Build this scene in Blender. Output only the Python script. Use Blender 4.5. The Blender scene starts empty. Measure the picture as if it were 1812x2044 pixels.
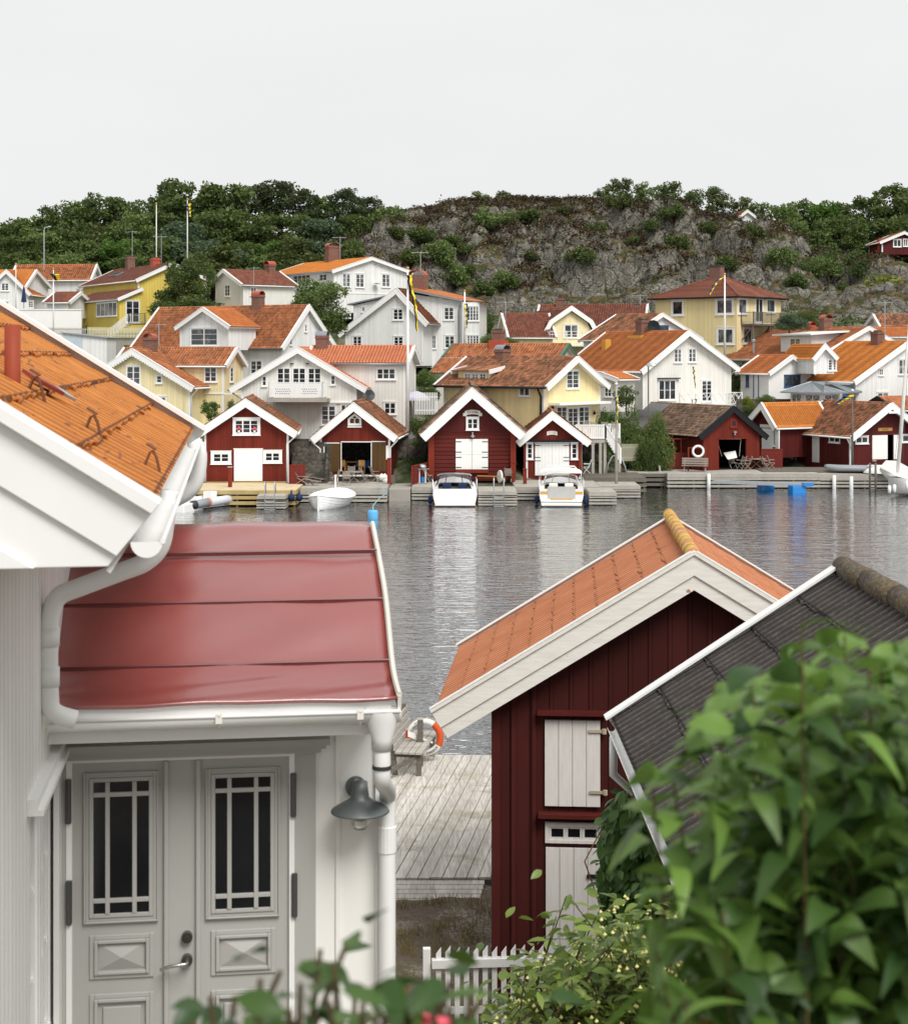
import bpy, math, random
import numpy as np
from mathutils import Vector, Matrix, noise as mnoise
R=math.radians; pi=math.pi; cos=math.cos; sin=math.sin
random.seed(7); rng=np.random.default_rng(7)
SC=bpy.context.scene; COL=SC.collection
# ---------------------------------------------------------------- camera
F=3200.0; CU=906.0; HV=710.0; CZ=9.5          # focal length, centre column and horizon row in photo pixels (1812 wide)
cam=bpy.data.cameras.new('camera'); camo=bpy.data.objects.new('camera',cam); COL.objects.link(camo)
camo.location=(0,0,CZ); camo.rotation_euler=(R(90),0,0)
cam.sensor_fit='HORIZONTAL'; cam.sensor_width=36; cam.lens=36*F/1812; cam.shift_y=-(1022-HV)/1812
cam.clip_start=0.1; cam.clip_end=5000
cam.dof.use_dof=True; cam.dof.focus_distance=38; cam.dof.aperture_fstop=8.0
SC.camera=camo
SC.view_settings.view_transform='Standard'; SC.view_settings.look='None'
SC.view_settings.exposure=0.08; SC.view_settings.gamma=1
SC.cycles.max_bounces=6; SC.cycles.transparent_max_bounces=8; SC.cycles.use_denoising=True
# ---------------------------------------------------------------- overcast sky + soft sun
SUN_EL,SUN_AZ=50,152        # azimuth measured from +Y (view direction) towards +X
W=bpy.data.worlds.new('World'); SC.world=W; W.use_nodes=True
nt=W.node_tree; nt.nodes.clear()
def wn(t,**k):
    n=nt.nodes.new(t)
    for a,b in k.items(): setattr(n,a,b)
    return n
out=wn('ShaderNodeOutputWorld'); bg=wn('ShaderNodeBackground'); sky=wn('ShaderNodeTexSky')
sky.sky_type='NISHITA'; sky.sun_disc=False; sky.sun_elevation=R(SUN_EL); sky.sun_rotation=R(SUN_AZ); sky.dust_density=4; sky.air_density=1
hsv=wn('ShaderNodeHueSaturation'); hsv.inputs['Saturation'].default_value=0.12; hsv.inputs['Value'].default_value=0.35
tc=wn('ShaderNodeTexCoord'); nz=wn('ShaderNodeTexNoise'); nz.inputs['Scale'].default_value=2.2; nz.inputs['Detail'].default_value=5
mp=wn('ShaderNodeMapping'); mp.inputs['Scale'].default_value=(1,1,3.0)
rp=wn('ShaderNodeValToRGB'); rp.color_ramp.elements[0].position=0.3; rp.color_ramp.elements[1].position=0.75
rp.color_ramp.elements[0].color=(8.3,8.45,8.5,1); rp.color_ramp.elements[1].color=(8.95,9.0,9.0,1)
mx=wn('ShaderNodeMix',data_type='RGBA'); mx.inputs[0].default_value=0.93
nt.links.new(tc.outputs['Generated'],mp.inputs[0]); nt.links.new(mp.outputs[0],nz.inputs['Vector']); nt.links.new(nz.outputs[0],rp.inputs[0])
nt.links.new(sky.outputs[0],hsv.inputs['Color']); nt.links.new(hsv.outputs[0],mx.inputs[6]); nt.links.new(rp.outputs[0],mx.inputs[7])
nt.links.new(mx.outputs[2],bg.inputs[0]); nt.links.new(bg.outputs[0],out.inputs[0]); bg.inputs[1].default_value=0.1
sl=bpy.data.lights.new('sun','SUN'); sl.energy=3.0; sl.angle=R(28); sl.color=(1,0.97,0.93)
so_=bpy.data.objects.new('sun',sl); COL.objects.link(so_)
dvec=Vector((sin(R(SUN_AZ))*cos(R(SUN_EL)),cos(R(SUN_AZ))*cos(R(SUN_EL)),sin(R(SUN_EL))))
so_.rotation_euler=dvec.to_track_quat('Z','Y').to_euler()
# ---------------------------------------------------------------- materials
class NT:
    def __init__(s,name):
        s.m=bpy.data.materials.new(name); s.m.use_nodes=True; s.t=s.m.node_tree
        s.b=s.t.nodes['Principled BSDF']; s.tc=None
    def n(s,t,**k):
        x=s.t.nodes.new(t)
        for a,b in k.items(): setattr(x,a,b)
        return x
    def l(s,a,b): s.t.links.new(a,b)
    def obj(s):
        if not s.tc: s.tc=s.n('ShaderNodeTexCoord')
        return s.tc.outputs['Object']
    def math(s,op,a,b=None,c=None,clamp=False):
        x=s.n('ShaderNodeMath',operation=op); x.use_clamp=clamp
        for i,v in enumerate((a,b,c)):
            if v is None: continue
            if isinstance(v,(int,float)): x.inputs[i].default_value=v
            else: s.l(v,x.inputs[i])
        return x.outputs[0]
    def noise(s,scale,detail=3,rough=.55,vec=None,stretch=None):
        x=s.n('ShaderNodeTexNoise'); x.inputs['Scale'].default_value=scale; x.inputs['Detail'].default_value=detail; x.inputs['Roughness'].default_value=rough
        v=vec or s.obj()
        if stretch:
            m=s.n('ShaderNodeMapping'); m.inputs['Scale'].default_value=stretch; s.l(v,m.inputs[0]); v=m.outputs[0]
        s.l(v,x.inputs['Vector']); return x.outputs[0]
    def ramp(s,fac,stops,interp='LINEAR'):
        x=s.n('ShaderNodeValToRGB'); cr=x.color_ramp; cr.interpolation=interp
        while len(cr.elements)<len(stops): cr.elements.new(.5)
        for e,(p,c) in zip(cr.elements,stops):
            e.position=p; e.color=(c,c,c,1) if isinstance(c,(int,float)) else (*c,1)
        s.l(fac,x.inputs[0]); return x.outputs[0]
    def mix(s,f,a,b,mode='MIX'):
        x=s.n('ShaderNodeMix',data_type='RGBA',blend_type=mode)
        for i,v in ((0,f),(6,a),(7,b)):
            if isinstance(v,(int,float)): x.inputs[i].default_value=v if i==0 else (v,v,v,1)
            elif isinstance(v,tuple): x.inputs[i].default_value=(*v,1)
            else: s.l(v,x.inputs[i])
        return x.outputs[2]
    def sep(s,v):
        x=s.n('ShaderNodeSeparateXYZ'); s.l(v,x.inputs[0]); return x.outputs
    def comb(s,a,b,c):
        x=s.n('ShaderNodeCombineXYZ')
        for i,v in enumerate((a,b,c)):
            if isinstance(v,(int,float)): x.inputs[i].default_value=v
            else: s.l(v,x.inputs[i])
        return x.outputs[0]
    def set(s,col=None,rough=None,metal=None,spec=None,bump=None,bs=.5,bd=.01):
        if col is not None:
            if isinstance(col,tuple): s.b.inputs['Base Color'].default_value=(*col,1)
            else: s.l(col,s.b.inputs['Base Color'])
        if rough is not None:
            if isinstance(rough,(int,float)): s.b.inputs['Roughness'].default_value=rough
            else: s.l(rough,s.b.inputs['Roughness'])
        if spec is None and isinstance(rough,(int,float)) and rough>=.55: spec=.18
        if metal is not None: s.b.inputs['Metallic'].default_value=metal
        if spec is not None: s.b.inputs['Specular IOR Level'].default_value=spec
        if bump is not None:
            x=s.n('ShaderNodeBump'); x.inputs['Strength'].default_value=bs; x.inputs['Distance'].default_value=bd
            s.l(bump,x.inputs['Height']); s.l(x.outputs[0],s.b.inputs['Normal'])
        return s.m
def trough_shade(t,col,per,y0,amt,dirt_shade):
    """shade painted into the colour of the valleys of corrugated sheets and tiles (the waves run along the roof's own y)"""
    o=t.sep(t.obj()); w=t.math('MULTIPLY_ADD',t.math('COSINE',t.math('MULTIPLY',t.math('SUBTRACT',o[1],y0),2*pi/per)),.5,.5); return t.mix(t.math('MULTIPLY',t.ramp(w,[(0,1),(.3,.8),(.72,0)]),amt),col,dirt_shade)
def lap_shade(t,col,xs,ca,course,per,y0,amt,dirt_shade,w=.035):
    """shade of the overlap painted along the lower edge of each course of sheets; xs are the eave positions in x"""
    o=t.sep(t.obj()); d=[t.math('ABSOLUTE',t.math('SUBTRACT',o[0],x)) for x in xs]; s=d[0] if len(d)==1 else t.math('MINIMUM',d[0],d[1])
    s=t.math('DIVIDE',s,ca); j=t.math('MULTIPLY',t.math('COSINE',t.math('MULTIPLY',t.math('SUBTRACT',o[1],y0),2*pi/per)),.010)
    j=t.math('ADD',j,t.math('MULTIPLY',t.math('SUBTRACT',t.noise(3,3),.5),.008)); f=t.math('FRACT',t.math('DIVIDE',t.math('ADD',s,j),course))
    return t.mix(t.math('MULTIPLY',t.ramp(f,[(0,1),(w,.9),(w*1.5,0)]),amt),col,dirt_shade)
def mul(c,k): return tuple(x*k for x in c)
def plain(name,c,rough=.5,metal=0,var=.12,sc=3.0):
    t=NT(name); n=t.noise(sc,4); col=t.mix(n,mul(c,1-var),tuple(min(1,x*(1+var)) for x in c)); return t.set(col,rough,metal)
def boards(name,c,period=.24,gap=.06,rough=.6,var=.1,depth=.012,axis='xy',weather=None):
    """painted upright boards with covering battens: the rhythm runs along x+y of the wall's own frame"""
    t=NT(name); o=t.sep(t.obj())
    s=t.math('ADD',o[0],o[1]) if axis=='xy' else o[2 if axis=='z' else 0]
    q=t.math('DIVIDE',s,period); fr=t.math('FRACT',q); idx=t.math('FLOOR',q)
    if axis=='z': h=t.ramp(fr,[(0,0),(gap,.9),(1,1)])
    else: h=t.ramp(fr,[(0,1),(.18,1),(.22,0),(.96,0),(1,1)])
    wn_=t.n('ShaderNodeTexWhiteNoise',noise_dimensions='1D'); t.l(idx,wn_.inputs['W'])
    col=t.mix(wn_.outputs[0],mul(c,1-var),mul(c,1+var*.5))
    stain=t.noise(1.3,5,.65,stretch=(1,1,.35)); col=t.mix(t.ramp(stain,[(.35,0),(.75,.35)]),col,mul(c,.78))
    if weather: 
        w=t.noise(9,4,.7,stretch=(1,1,.08)); col=t.mix(t.ramp(w,[(.45,0),(.62,1)]),col,weather)
    # darker lines along the joints
    g=t.ramp(fr,[(0,.0),(.17,.0),(.205,1),(.24,0),(.93,0),(.975,1),(1,0)]) if axis!='z' else t.ramp(fr,[(0,1),(gap,0),(1,0)])
    col=t.mix(t.math('MULTIPLY',g,.38),col,mul(c,.3))
    return t.set(col,rough,bump=h,bs=.9,bd=depth)
def tiles(name,c1,c2,dirt_shade=(.05,.045,.04),dirtamt=.35,per=.24,course=.34,rough=.75,moss=0):
    t=NT(name); o=t.sep(t.obj())
    a=t.math('FLOOR',t.math('DIVIDE',o[1],per)); b=t.math('FLOOR',t.math('DIVIDE',o[2],course*.6))
    w=t.n('ShaderNodeTexWhiteNoise',noise_dimensions='3D'); t.l(t.comb(a,b,t.math('SIGN',o[0])),w.inputs['Vector'])
    col=t.mix(w.outputs[0],c1,c2)
    n=t.noise(.7,5,.7); col=t.mix(t.ramp(n,[(.42,0),(.72,dirtamt)]),col,dirt_shade)
    n2=t.noise(14,3,.7); col=t.mix(t.ramp(n2,[(.5,0),(.7,dirtamt)]),col,dirt_shade)
    col=trough_shade(t,col,per,0,.42,mul(dirt_shade,.8))  # tile valleys darkened in the colour to stand in for shade
    if moss: col=t.mix(t.ramp(t.noise(1.5,6,.75),[(.5,0),(.62,moss)]),col,(.055,.065,.022))
    return t.set(col,rough)
def foliage(name,dark,light,warm=None,rough=.6,trans=0.35):
    t=NT(name); g=t.n('ShaderNodeNewGeometry'); rnd=g.outputs['Random Per Island']
    col=t.mix(rnd,dark,light)
    cl=t.noise(.55,3,.6); col=t.mix(t.ramp(cl,[(.35,.0),(.7,.7)]),col,light)
    if warm: col=t.mix(t.ramp(t.noise(.9,2),[(.55,0),(.75,.6)]),col,warm)
    t.set(col,rough,spec=.15)
    tr=t.n('ShaderNodeBsdfTranslucent'); t.l(col,tr.inputs[0]); ms=t.n('ShaderNodeMixShader'); ms.inputs[0].default_value=trans
    out=t.t.nodes['Material Output']; t.l(t.b.outputs[0],ms.inputs[1]); t.l(tr.outputs[0],ms.inputs[2]); t.l(ms.outputs[0],out.inputs[0])
    return t.m
M={}
RED=(.16,.022,.016)
M['red']=boards('falu red boards',(.150,.020,.011),.2,var=.25)
M['red2']=boards('deep red boards',(.095,.015,.013),.22,var=.2)
M['redlog']=boards('red logs',(.115,.018,.014),.28,.14,axis='z',depth=.05,var=.15)
M['redplain']=plain('red paint',(.19,.026,.014),.6)
M['redtrim']=plain('brown red trim',(.15,.022,.017),.6)
M['white']=boards('white boards',(.82,.82,.80),.22)
M['white2']=boards('off white boards',(.80,.78,.72),.25,var=.06)
M['render']=plain('white render',(.82,.81,.78),.8,var=.05)
M['yellow']=boards('light yellow boards',(.86,.74,.44),.24)
M['yellow2']=boards('mustard yellow boards',(.70,.54,.12),.3,depth=.03)
M['yellow3']=boards('warm yellow boards',(.88,.73,.40),.2)
M['trim']=plain('white paint',(.82,.82,.80),.45,var=.04)
M['trimold']=NT('weathered white paint'); t=M['trimold']
_n=t.noise(26,5,.7,stretch=(.12,1,1)); _c=t.mix(t.ramp(_n,[(.35,0),(.7,.7)]),(.82,.80,.75),(.66,.62,.54)); _r=t.noise(7,3,.6)
_c=t.mix(t.ramp(_r,[(.70,0),(.76,.9)]),_c,(.35,.14,.04)); M['trimold']=t.set(_c,.7,bump=_n,bs=.3,bd=.004)
M['blue']=plain('blue paint',(.03,.09,.2),.5); M['green']=plain('green paint',(.06,.14,.09),.5); M['black']=plain('black paint',(.012,.014,.016),.6)
M['zinc']=plain('zinc sheet',(.30,.33,.36),.4,.6); M['dkmetal']=plain('dark metal',(.06,.065,.07),.5,.5); M['steel']=plain('galvanised steel',(.55,.57,.58),.35,.8)
M['brick']=NT('brick'); t=M['brick']; o=t.sep(t.obj()); bt=t.n('ShaderNodeTexBrick'); t.l(t.comb(t.math('ADD',o[0],o[1]),o[2],0),bt.inputs['Vector'])
bt.inputs['Scale'].default_value=4; bt.inputs['Color1'].default_value=(.22,.07,.04,1); bt.inputs['Color2'].default_value=(.13,.05,.035,1); bt.inputs['Mortar'].default_value=(.28,.25,.22,1); bt.inputs['Mortar Size'].default_value=.025; bt.inputs['Row Height'].default_value=.3
M['brick']=t.set(bt.outputs[0],.85)
M['redmetal']=plain('red lead sheet',(.42,.07,.035),.45,.1)
def glassmat(name,c,amt):
    t=NT(name); n=t.noise(1.1,2,.5); col=t.mix(t.ramp(n,[(.45,0),(.62,amt)]),c,(.25,.26,.25)); return t.set(col,.08,spec=.6)
M['glass']=glassmat('window glass',(.012,.017,.022),.15); M['glasscur']=glassmat('window glass with pale curtains',(.05,.055,.06),.8)
M['glassblk']=plain('dark glass',(.006,.008,.011),.08)
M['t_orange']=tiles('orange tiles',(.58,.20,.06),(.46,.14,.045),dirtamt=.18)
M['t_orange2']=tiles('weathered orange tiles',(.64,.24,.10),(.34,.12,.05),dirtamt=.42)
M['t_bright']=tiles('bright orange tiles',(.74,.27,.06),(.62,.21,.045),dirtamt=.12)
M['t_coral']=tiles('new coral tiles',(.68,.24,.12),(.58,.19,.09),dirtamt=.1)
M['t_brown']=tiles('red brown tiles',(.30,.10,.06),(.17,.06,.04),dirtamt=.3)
M['t_old']=tiles('old mottled tiles',(.62,.25,.13),(.17,.085,.05),dirt_shade=(.04,.035,.028),dirtamt=.55,per=.2,course=.3,moss=.35)
M['t_grey']=tiles('lichened brown tiles',(.50,.31,.21),(.14,.10,.075),dirt_shade=(.06,.053,.045),dirtamt=.6,per=.2,course=.3,moss=.15)
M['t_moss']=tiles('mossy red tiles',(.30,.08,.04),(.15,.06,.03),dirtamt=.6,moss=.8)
def weathered(name,c,c2,per=.14,axis=0,rough=.85):
    t=NT(name); o=t.sep(t.obj()); g=t.noise(30,5,.7,stretch=(.1,.1,1) if axis!=9 else (.06,.9,.9)); b=t.noise(1.2,5,.7)
    col=t.mix(t.ramp(g,[(.3,0),(.75,1)]),c,c2); col=t.mix(t.ramp(b,[(.4,0),(.7,.5)]),col,mul(c,.55)); return t.set(col,rough,bump=g,bs=.4,bd=.004)
M['grey']=weathered('silver grey timber',(.50,.47,.42),(.30,.275,.24))
M['greydk']=weathered('dark weathered timber',(.20,.18,.15),(.10,.09,.075))
M['pine']=weathered('fresh pressure treated timber',(.50,.38,.17),(.38,.28,.12))
M['pinetop']=weathered('pale new decking',(.72,.60,.40),(.60,.48,.30))
M['teak']=weathered('sun bleached teak',(.38,.33,.28),(.25,.22,.19))
M['brown']=boards('brown varnished boards',(.10,.055,.02),.16,var=.2)
M['barewood']=plain('golden wood',(.45,.22,.05),.5)
M['stone']=NT('rubble stone'); t=M['stone']; v=t.n('ShaderNodeTexVoronoi'); v.inputs['Scale'].default_value=2.4; t.l(t.obj(),v.inputs['Vector'])
v2=t.n('ShaderNodeTexVoronoi',feature='DISTANCE_TO_EDGE'); v2.inputs['Scale'].default_value=2.4; t.l(t.obj(),v2.inputs['Vector'])
_c=t.mix(v.outputs['Color'],(.05,.045,.04),(.15,.13,.105)); _c=t.mix(t.ramp(v2.outputs[0],[(0,1),(.08,0)]),_c,(.04,.04,.035)); M['stone']=t.set(_c,.9,bump=v2.outputs[0],bs=.8,bd=.08)
M['concrete']=plain('concrete',(.34,.32,.28),.9,var=.25,sc=1.2)
M['gel']=plain('white gelcoat',(.82,.82,.80),.22,var=.03); M['geld']=plain('grey vinyl',(.45,.45,.43),.6); M['navy']=plain('navy cloth',(.02,.035,.09),.8)
M['canvas']=plain('white canvas',(.80,.79,.74),.85,var=.08); M['gold']=plain('amber stripe',(.65,.32,.05),.5); M['rubber']=plain('black rubber',(.02,.022,.025),.5)
M['hypalon']=plain('grey tube fabric',(.27,.28,.30),.5); M['hypwhite']=plain('pale grey tube fabric',(.55,.57,.62),.5); M['orangeband']=plain('orange band',(.8,.22,.06),.5)
M['floatblue']=plain('blue plastic float',(.01,.20,.55),.4); M['buoyblue']=plain('pale blue buoy',(.10,.40,.70),.4)
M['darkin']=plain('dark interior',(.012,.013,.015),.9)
M['fyellow']=plain('flag yellow',(.80,.60,.03),.8,var=.03); M['fblue']=plain('flag blue',(.01,.08,.22),.8,var=.03); M['fblack']=plain('flag navy black',(.01,.018,.03),.8)
M['bark']=plain('bark',(.10,.08,.06),.9,var=.3); M['rope']=plain('rope',(.5,.45,.33),.9)
M['redcloth']=plain('red life ring fabric',(.62,.10,.03),.6,var=.08); M['signwhite']=plain('sign board',(.78,.77,.72),.6,var=.03); M['ink']=plain('black lettering',(.02,.02,.02),.7); M['inkgrey']=plain('grey lettering',(.3,.3,.3),.7)
M['fl_dark']=foliage('dark broadleaf foliage',(.034,.056,.018),(.135,.185,.055))
M['fl_mid']=foliage('mid green foliage',(.052,.085,.026),(.19,.26,.08))
M['fl_olive']=foliage('olive foliage',(.035,.05,.015),(.13,.16,.05),warm=(.14,.12,.05))
M['fl_pine']=foliage('pine foliage',(.026,.042,.02),(.09,.12,.05))
M['fl_grey']=foliage('grey green blossoming foliage',(.03,.06,.03),(.13,.18,.10))
M['fl_light']=foliage('fresh green foliage',(.04,.085,.015),(.13,.23,.05))
M['fl_yel']=foliage('yellow green foliage',(.08,.12,.015),(.28,.32,.05))
M['fl_heath']=foliage('dark heather',(.018,.013,.009),(.065,.042,.027),warm=(.05,.055,.02),trans=.1)
M['fl_grass']=foliage('dry grass',(.12,.11,.03),(.28,.22,.08),trans=.2)
M['fl_green']=foliage('lawn grass',(.03,.06,.015),(.08,.13,.03),trans=.2)
M['flower']=plain('cream blossom',(.72,.66,.28),.7); M['flowerw']=plain('white blossom',(.8,.8,.75),.7); M['pink']=plain('pink blossom',(.75,.12,.16),.7)
# ---------------------------------------------------------------- objects
def tag(o,label=None,cat=None,group=None,kind=None):
    if label: o['label']=label
    if cat: o['category']=cat
    if group: o['group']=group
    if kind: o['kind']=kind
    return o
def thing(name,label,cat,loc=(0,0,0),yaw=0,group=None):
    o=bpy.data.objects.new(name,None); COL.objects.link(o); o.location=loc; o.rotation_euler=(0,0,yaw); o.empty_display_size=.2
    return tag(o,label,cat,group)
def mkobj(name,verts,faces,mat,parent=None,smooth=False):
    me=bpy.data.meshes.new(name); me.from_pydata(verts,[],faces); me.update()
    if smooth: me.polygons.foreach_set('use_smooth',[True]*len(me.polygons))
    if mat: me.materials.append(mat)
    o=bpy.data.objects.new(name,me); COL.objects.link(o)
    if parent: o.parent=parent
    return o
def copy_tree(o,parent=None):
    c=o.copy(); COL.objects.link(c)
    if parent: c.parent=parent
    for ch in list(o.children): copy_tree(ch,c)
    return c
class MB:
    def __init__(s): s.v=[]; s.f=[]
    def add(s,vs,fs):
        n=len(s.v); s.v+= [tuple(v) for v in vs]; s.f+=[tuple(i+n for i in f) for f in fs]; return s
    def box(s,x0,x1,y0,y1,z0,z1):
        return s.add([(x0,y0,z0),(x1,y0,z0),(x1,y1,z0),(x0,y1,z0),(x0,y0,z1),(x1,y0,z1),(x1,y1,z1),(x0,y1,z1)],
            [(0,3,2,1),(4,5,6,7),(0,1,5,4),(1,2,6,5),(2,3,7,6),(3,0,4,7)])
    def obox(s,O,U,V,N,u0,u1,v0,v1,n0,n1):
        P=lambda a,b,c: O+U*a+V*b+N*c
        return s.add([P(u0,v0,n0),P(u1,v0,n0),P(u1,v1,n0),P(u0,v1,n0),P(u0,v0,n1),P(u1,v0,n1),P(u1,v1,n1),P(u0,v1,n1)],
            [(0,3,2,1),(4,5,6,7),(0,1,5,4),(1,2,6,5),(2,3,7,6),(3,0,4,7)])
    def bar(s,a,b,w=.04,h=None):
        a=Vector(a);b=Vector(b);d=b-a;L=d.length
        if L<1e-6: return s
        d/=L; up=Vector((0,0,1)) if abs(d.z)<.95 else Vector((0,1,0)); x=d.cross(up).normalized(); y=x.cross(d)
        h=h or w; return s.obox(a,x,y,d,-w/2,w/2,-h/2,h/2,0,L)
    def tube(s,pts,r,n=8,caps=True):
        pts=[Vector(p) for p in pts]; rs=r if isinstance(r,(list,tuple)) else [r]*len(pts)
        rings=[]; ref=None
        for i,p in enumerate(pts):
            d=(pts[min(i+1,len(pts)-1)]-pts[max(i-1,0)]).normalized()
            if ref is None: ref=Vector((0,0,1)) if abs(d.z)<.9 else Vector((0,1,0))
            x=d.cross(ref).normalized(); y=x.cross(d).normalized(); ref=y
            rings.append([p+(x*cos(2*pi*k/n)+y*sin(2*pi*k/n))*rs[i] for k in range(n)])
        vs=[v for r_ in rings for v in r_]; fs=[]
        for i in range(len(pts)-1):
            for k in range(n): fs.append((i*n+k,i*n+(k+1)%n,(i+1)*n+(k+1)%n,(i+1)*n+k))
        if caps: fs+= [tuple(range(n))[::-1],tuple((len(pts)-1)*n+k for k in range(n))]
        return s.add(vs,fs)
    def prism(s,poly,O,U,V,N,n0,n1):
        """extrude polygon (u,v) along N"""
        k=len(poly); vs=[O+U*a+V*b+N*n0 for a,b in poly]+[O+U*a+V*b+N*n1 for a,b in poly]
        fs=[tuple(range(k))[::-1],tuple(range(k,2*k))]+[(i,(i+1)%k,k+(i+1)%k,k+i) for i in range(k)]
        return s.add(vs,fs)
    def lathe(s,prof,c=(0,0,0),n=16):
        c=Vector(c); vs=[];fs=[]
        for r,z in prof:
            for k in range(n): vs.append(c+Vector((r*cos(2*pi*k/n),r*sin(2*pi*k/n),z)))
        for i in range(len(prof)-1):
            for k in range(n): fs.append((i*n+k,i*n+(k+1)%n,(i+1)*n+(k+1)%n,(i+1)*n+k))
        return s.add(vs,fs)
    def build(s,name,mat,parent=None,smooth=False): return mkobj(name,s.v,s.f,mat,parent,smooth)
X=Vector((1,0,0));Y=Vector((0,1,0));Z=Vector((0,0,1)); O0=Vector((0,0,0))
def soft(o,w=.01,seg=2):
    b=o.modifiers.new('bevel','BEVEL'); b.width=w; b.segments=seg; b.limit_method='ANGLE'; return o
class Fr:
    """a thing's own frame: pixel rays of the photograph are met with its planes to read real sizes"""
    def __init__(s,ox,oy,oz,yaw):
        s.o=Vector((ox,oy,oz)); s.yaw=yaw; s.ax=Vector((cos(yaw),sin(yaw),0)); s.ay=Vector((-sin(yaw),cos(yaw),0))
        r=Vector((0,0,CZ))-s.o; s.c=(r.dot(s.ax),r.dot(s.ay),r.z)
    def ray(s,u,v):
        d=Vector(((u-CU)/F,1,-(v-HV)/F)); return d.dot(s.ax),d.dot(s.ay),d.z
    def onY(s,p,c):
        d=s.ray(*p); t=(c-s.c[1])/d[1]; return s.c[0]+t*d[0],s.c[2]+t*d[2]
    def onX(s,p,c):
        d=s.ray(*p); t=(c-s.c[0])/d[0]; return s.c[1]+t*d[1],s.c[2]+t*d[2]
    def onZ(s,p,c):
        d=s.ray(*p); t=(c-s.c[2])/d[2]; return s.c[0]+t*d[0],s.c[1]+t*d[1]
def at(u,v,y): return Vector(((u-CU)/F*y,y,CZ-(v-HV)/F*y))
def gat(u,v,z):
    y=(CZ-z)*F/(v-HV); return Vector(((u-CU)/F*y,y,z))
def sheet(p0,al,up,nm,La,Lu,per,course,amp,step,spw=6,flip=False):
    """corrugated or tiled roof slope as real relief: waves along al, overlapping courses along up"""
    na=max(2,int(round(La/per*spw))+1); nc=max(1,int(round(Lu/course)))
    a=np.linspace(0,La,na); us=[];hs=[]
    for i in range(nc):
        us+=[i*Lu/nc,(i+1)*Lu/nc-.002]; hs+=[step,0]
    us[-1]=Lu
    us=np.array(us);hs=np.array(hs)
    w=np.cos(2*pi*a/per)*amp
    A,U=np.meshgrid(a,us); Hh=hs[:,None]+w[None,:]
    rngl=np.random.default_rng(int(La*1000)%9973); Hh=Hh+rngl.normal(0,amp*.12,(1,na))
    P=np.array(p0)[None,None,:]+A[...,None]*np.array(al)+U[...,None]*np.array(up)+Hh[...,None]*np.array(nm)
    ni=len(us); V=P.reshape(-1,3); i,j=np.meshgrid(np.arange(ni-1),np.arange(na-1),indexing='ij')
    q=(i*na+j).ravel(); Fc=np.stack([q,q+1,q+na+1,q+na],1)
    if flip: Fc=Fc[:,::-1]
    return V,Fc
def bigmesh(name,V,Fc,mat,parent=None,smooth=False):
    me=bpy.data.meshes.new(name); k=Fc.shape[1]
    me.vertices.add(len(V)); me.vertices.foreach_set('co',V.astype(np.float32).ravel())
    me.loops.add(Fc.size); me.loops.foreach_set('vertex_index',Fc.astype(np.int32).ravel())
    me.polygons.add(len(Fc)); me.polygons.foreach_set('loop_start',np.arange(0,Fc.size,k,dtype=np.int32))
    me.update(calc_edges=True); me.validate()
    if smooth: me.polygons.foreach_set('use_smooth',[True]*len(me.polygons))
    if smooth: me.set_sharp_from_angle(angle=R(48))
    me.materials.append(mat); o=bpy.data.objects.new(name,me); COL.objects.link(o)
    if parent: o.parent=parent
    return o
def text(body,parent,loc,rot,size,mat,name='lettering',ext=.004,align='CENTER',space=1.0):
    c=bpy.data.curves.new(name,'FONT'); c.body=body; c.size=size; c.extrude=ext; c.align_x=align; c.align_y='CENTER'; c.space_character=space
    tmp=bpy.data.objects.new(name+'_t',c); COL.objects.link(tmp)
    dg=bpy.context.evaluated_depsgraph_get(); dg.update(); me=bpy.data.meshes.new_from_object(tmp.evaluated_get(dg))
    bpy.data.objects.remove(tmp); me.materials.clear(); me.materials.append(mat)
    o=bpy.data.objects.new(name,me); COL.objects.link(o); o.parent=parent; o.location=loc; o.rotation_euler=rot; return o
# ---------------------------------------------------------------- crops of the photograph, read as pixel coordinates
def crop(x0,y0,s): return lambda x,y: ((x0+x/s)/2.0038,(y0+y/s)/2.0038)
A=crop(0,950,2.0133);B=crop(800,950,2.0133);C_=crop(1600,950,2.0133);D_=crop(2400,950,2.0133);E_=crop(2931,950,2.554)
G_=crop(700,1550,3.02);H_=crop(1200,1550,3.02);I_=crop(1650,1500,3.02);J_=crop(2050,1550,3.02);K_=crop(2550,1500,3.02);L_=crop(3031,1500,3.02)
PX=lambda x,y:(x,y)
# ---------------------------------------------------------------- noise
def _h(i,j,s):
    v=np.sin(i*127.1+j*311.7+s*74.7)*43758.5453; return v-np.floor(v)
def vnoise(x,y,s=0):
    i=np.floor(x);j=np.floor(y);f=x-i;g=y-j;f=f*f*(3-2*f);g=g*g*(3-2*g)
    return (_h(i,j,s)*(1-f)+_h(i+1,j,s)*f)*(1-g)+(_h(i,j+1,s)*(1-f)+_h(i+1,j+1,s)*f)*g
def fbm(x,y,s=0,o=4):
    r=0;a=.5
    for k in range(o): r=r+a*vnoise(x,y,s+k*13); x=x*2.03;y=y*2.03;a*=.5
    return r
def worley(x,y,s=0):
    i=np.floor(x);j=np.floor(y);b1=np.full(np.shape(x),9.);b2=b1.copy();val=np.zeros(np.shape(x))
    for a in (-1,0,1):
        for b in (-1,0,1):
            px=i+a+_h(i+a,j+b,s);py=j+b+_h(i+a,j+b,s+5);d=np.hypot(px-x,py-y);c=_h(i+a,j+b,s+9)
            n=d<b1; b2=np.where(n,b1,np.minimum(b2,d)); val=np.where(n,c,val); b1=np.where(n,d,b1)
    return val,b2-b1
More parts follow.
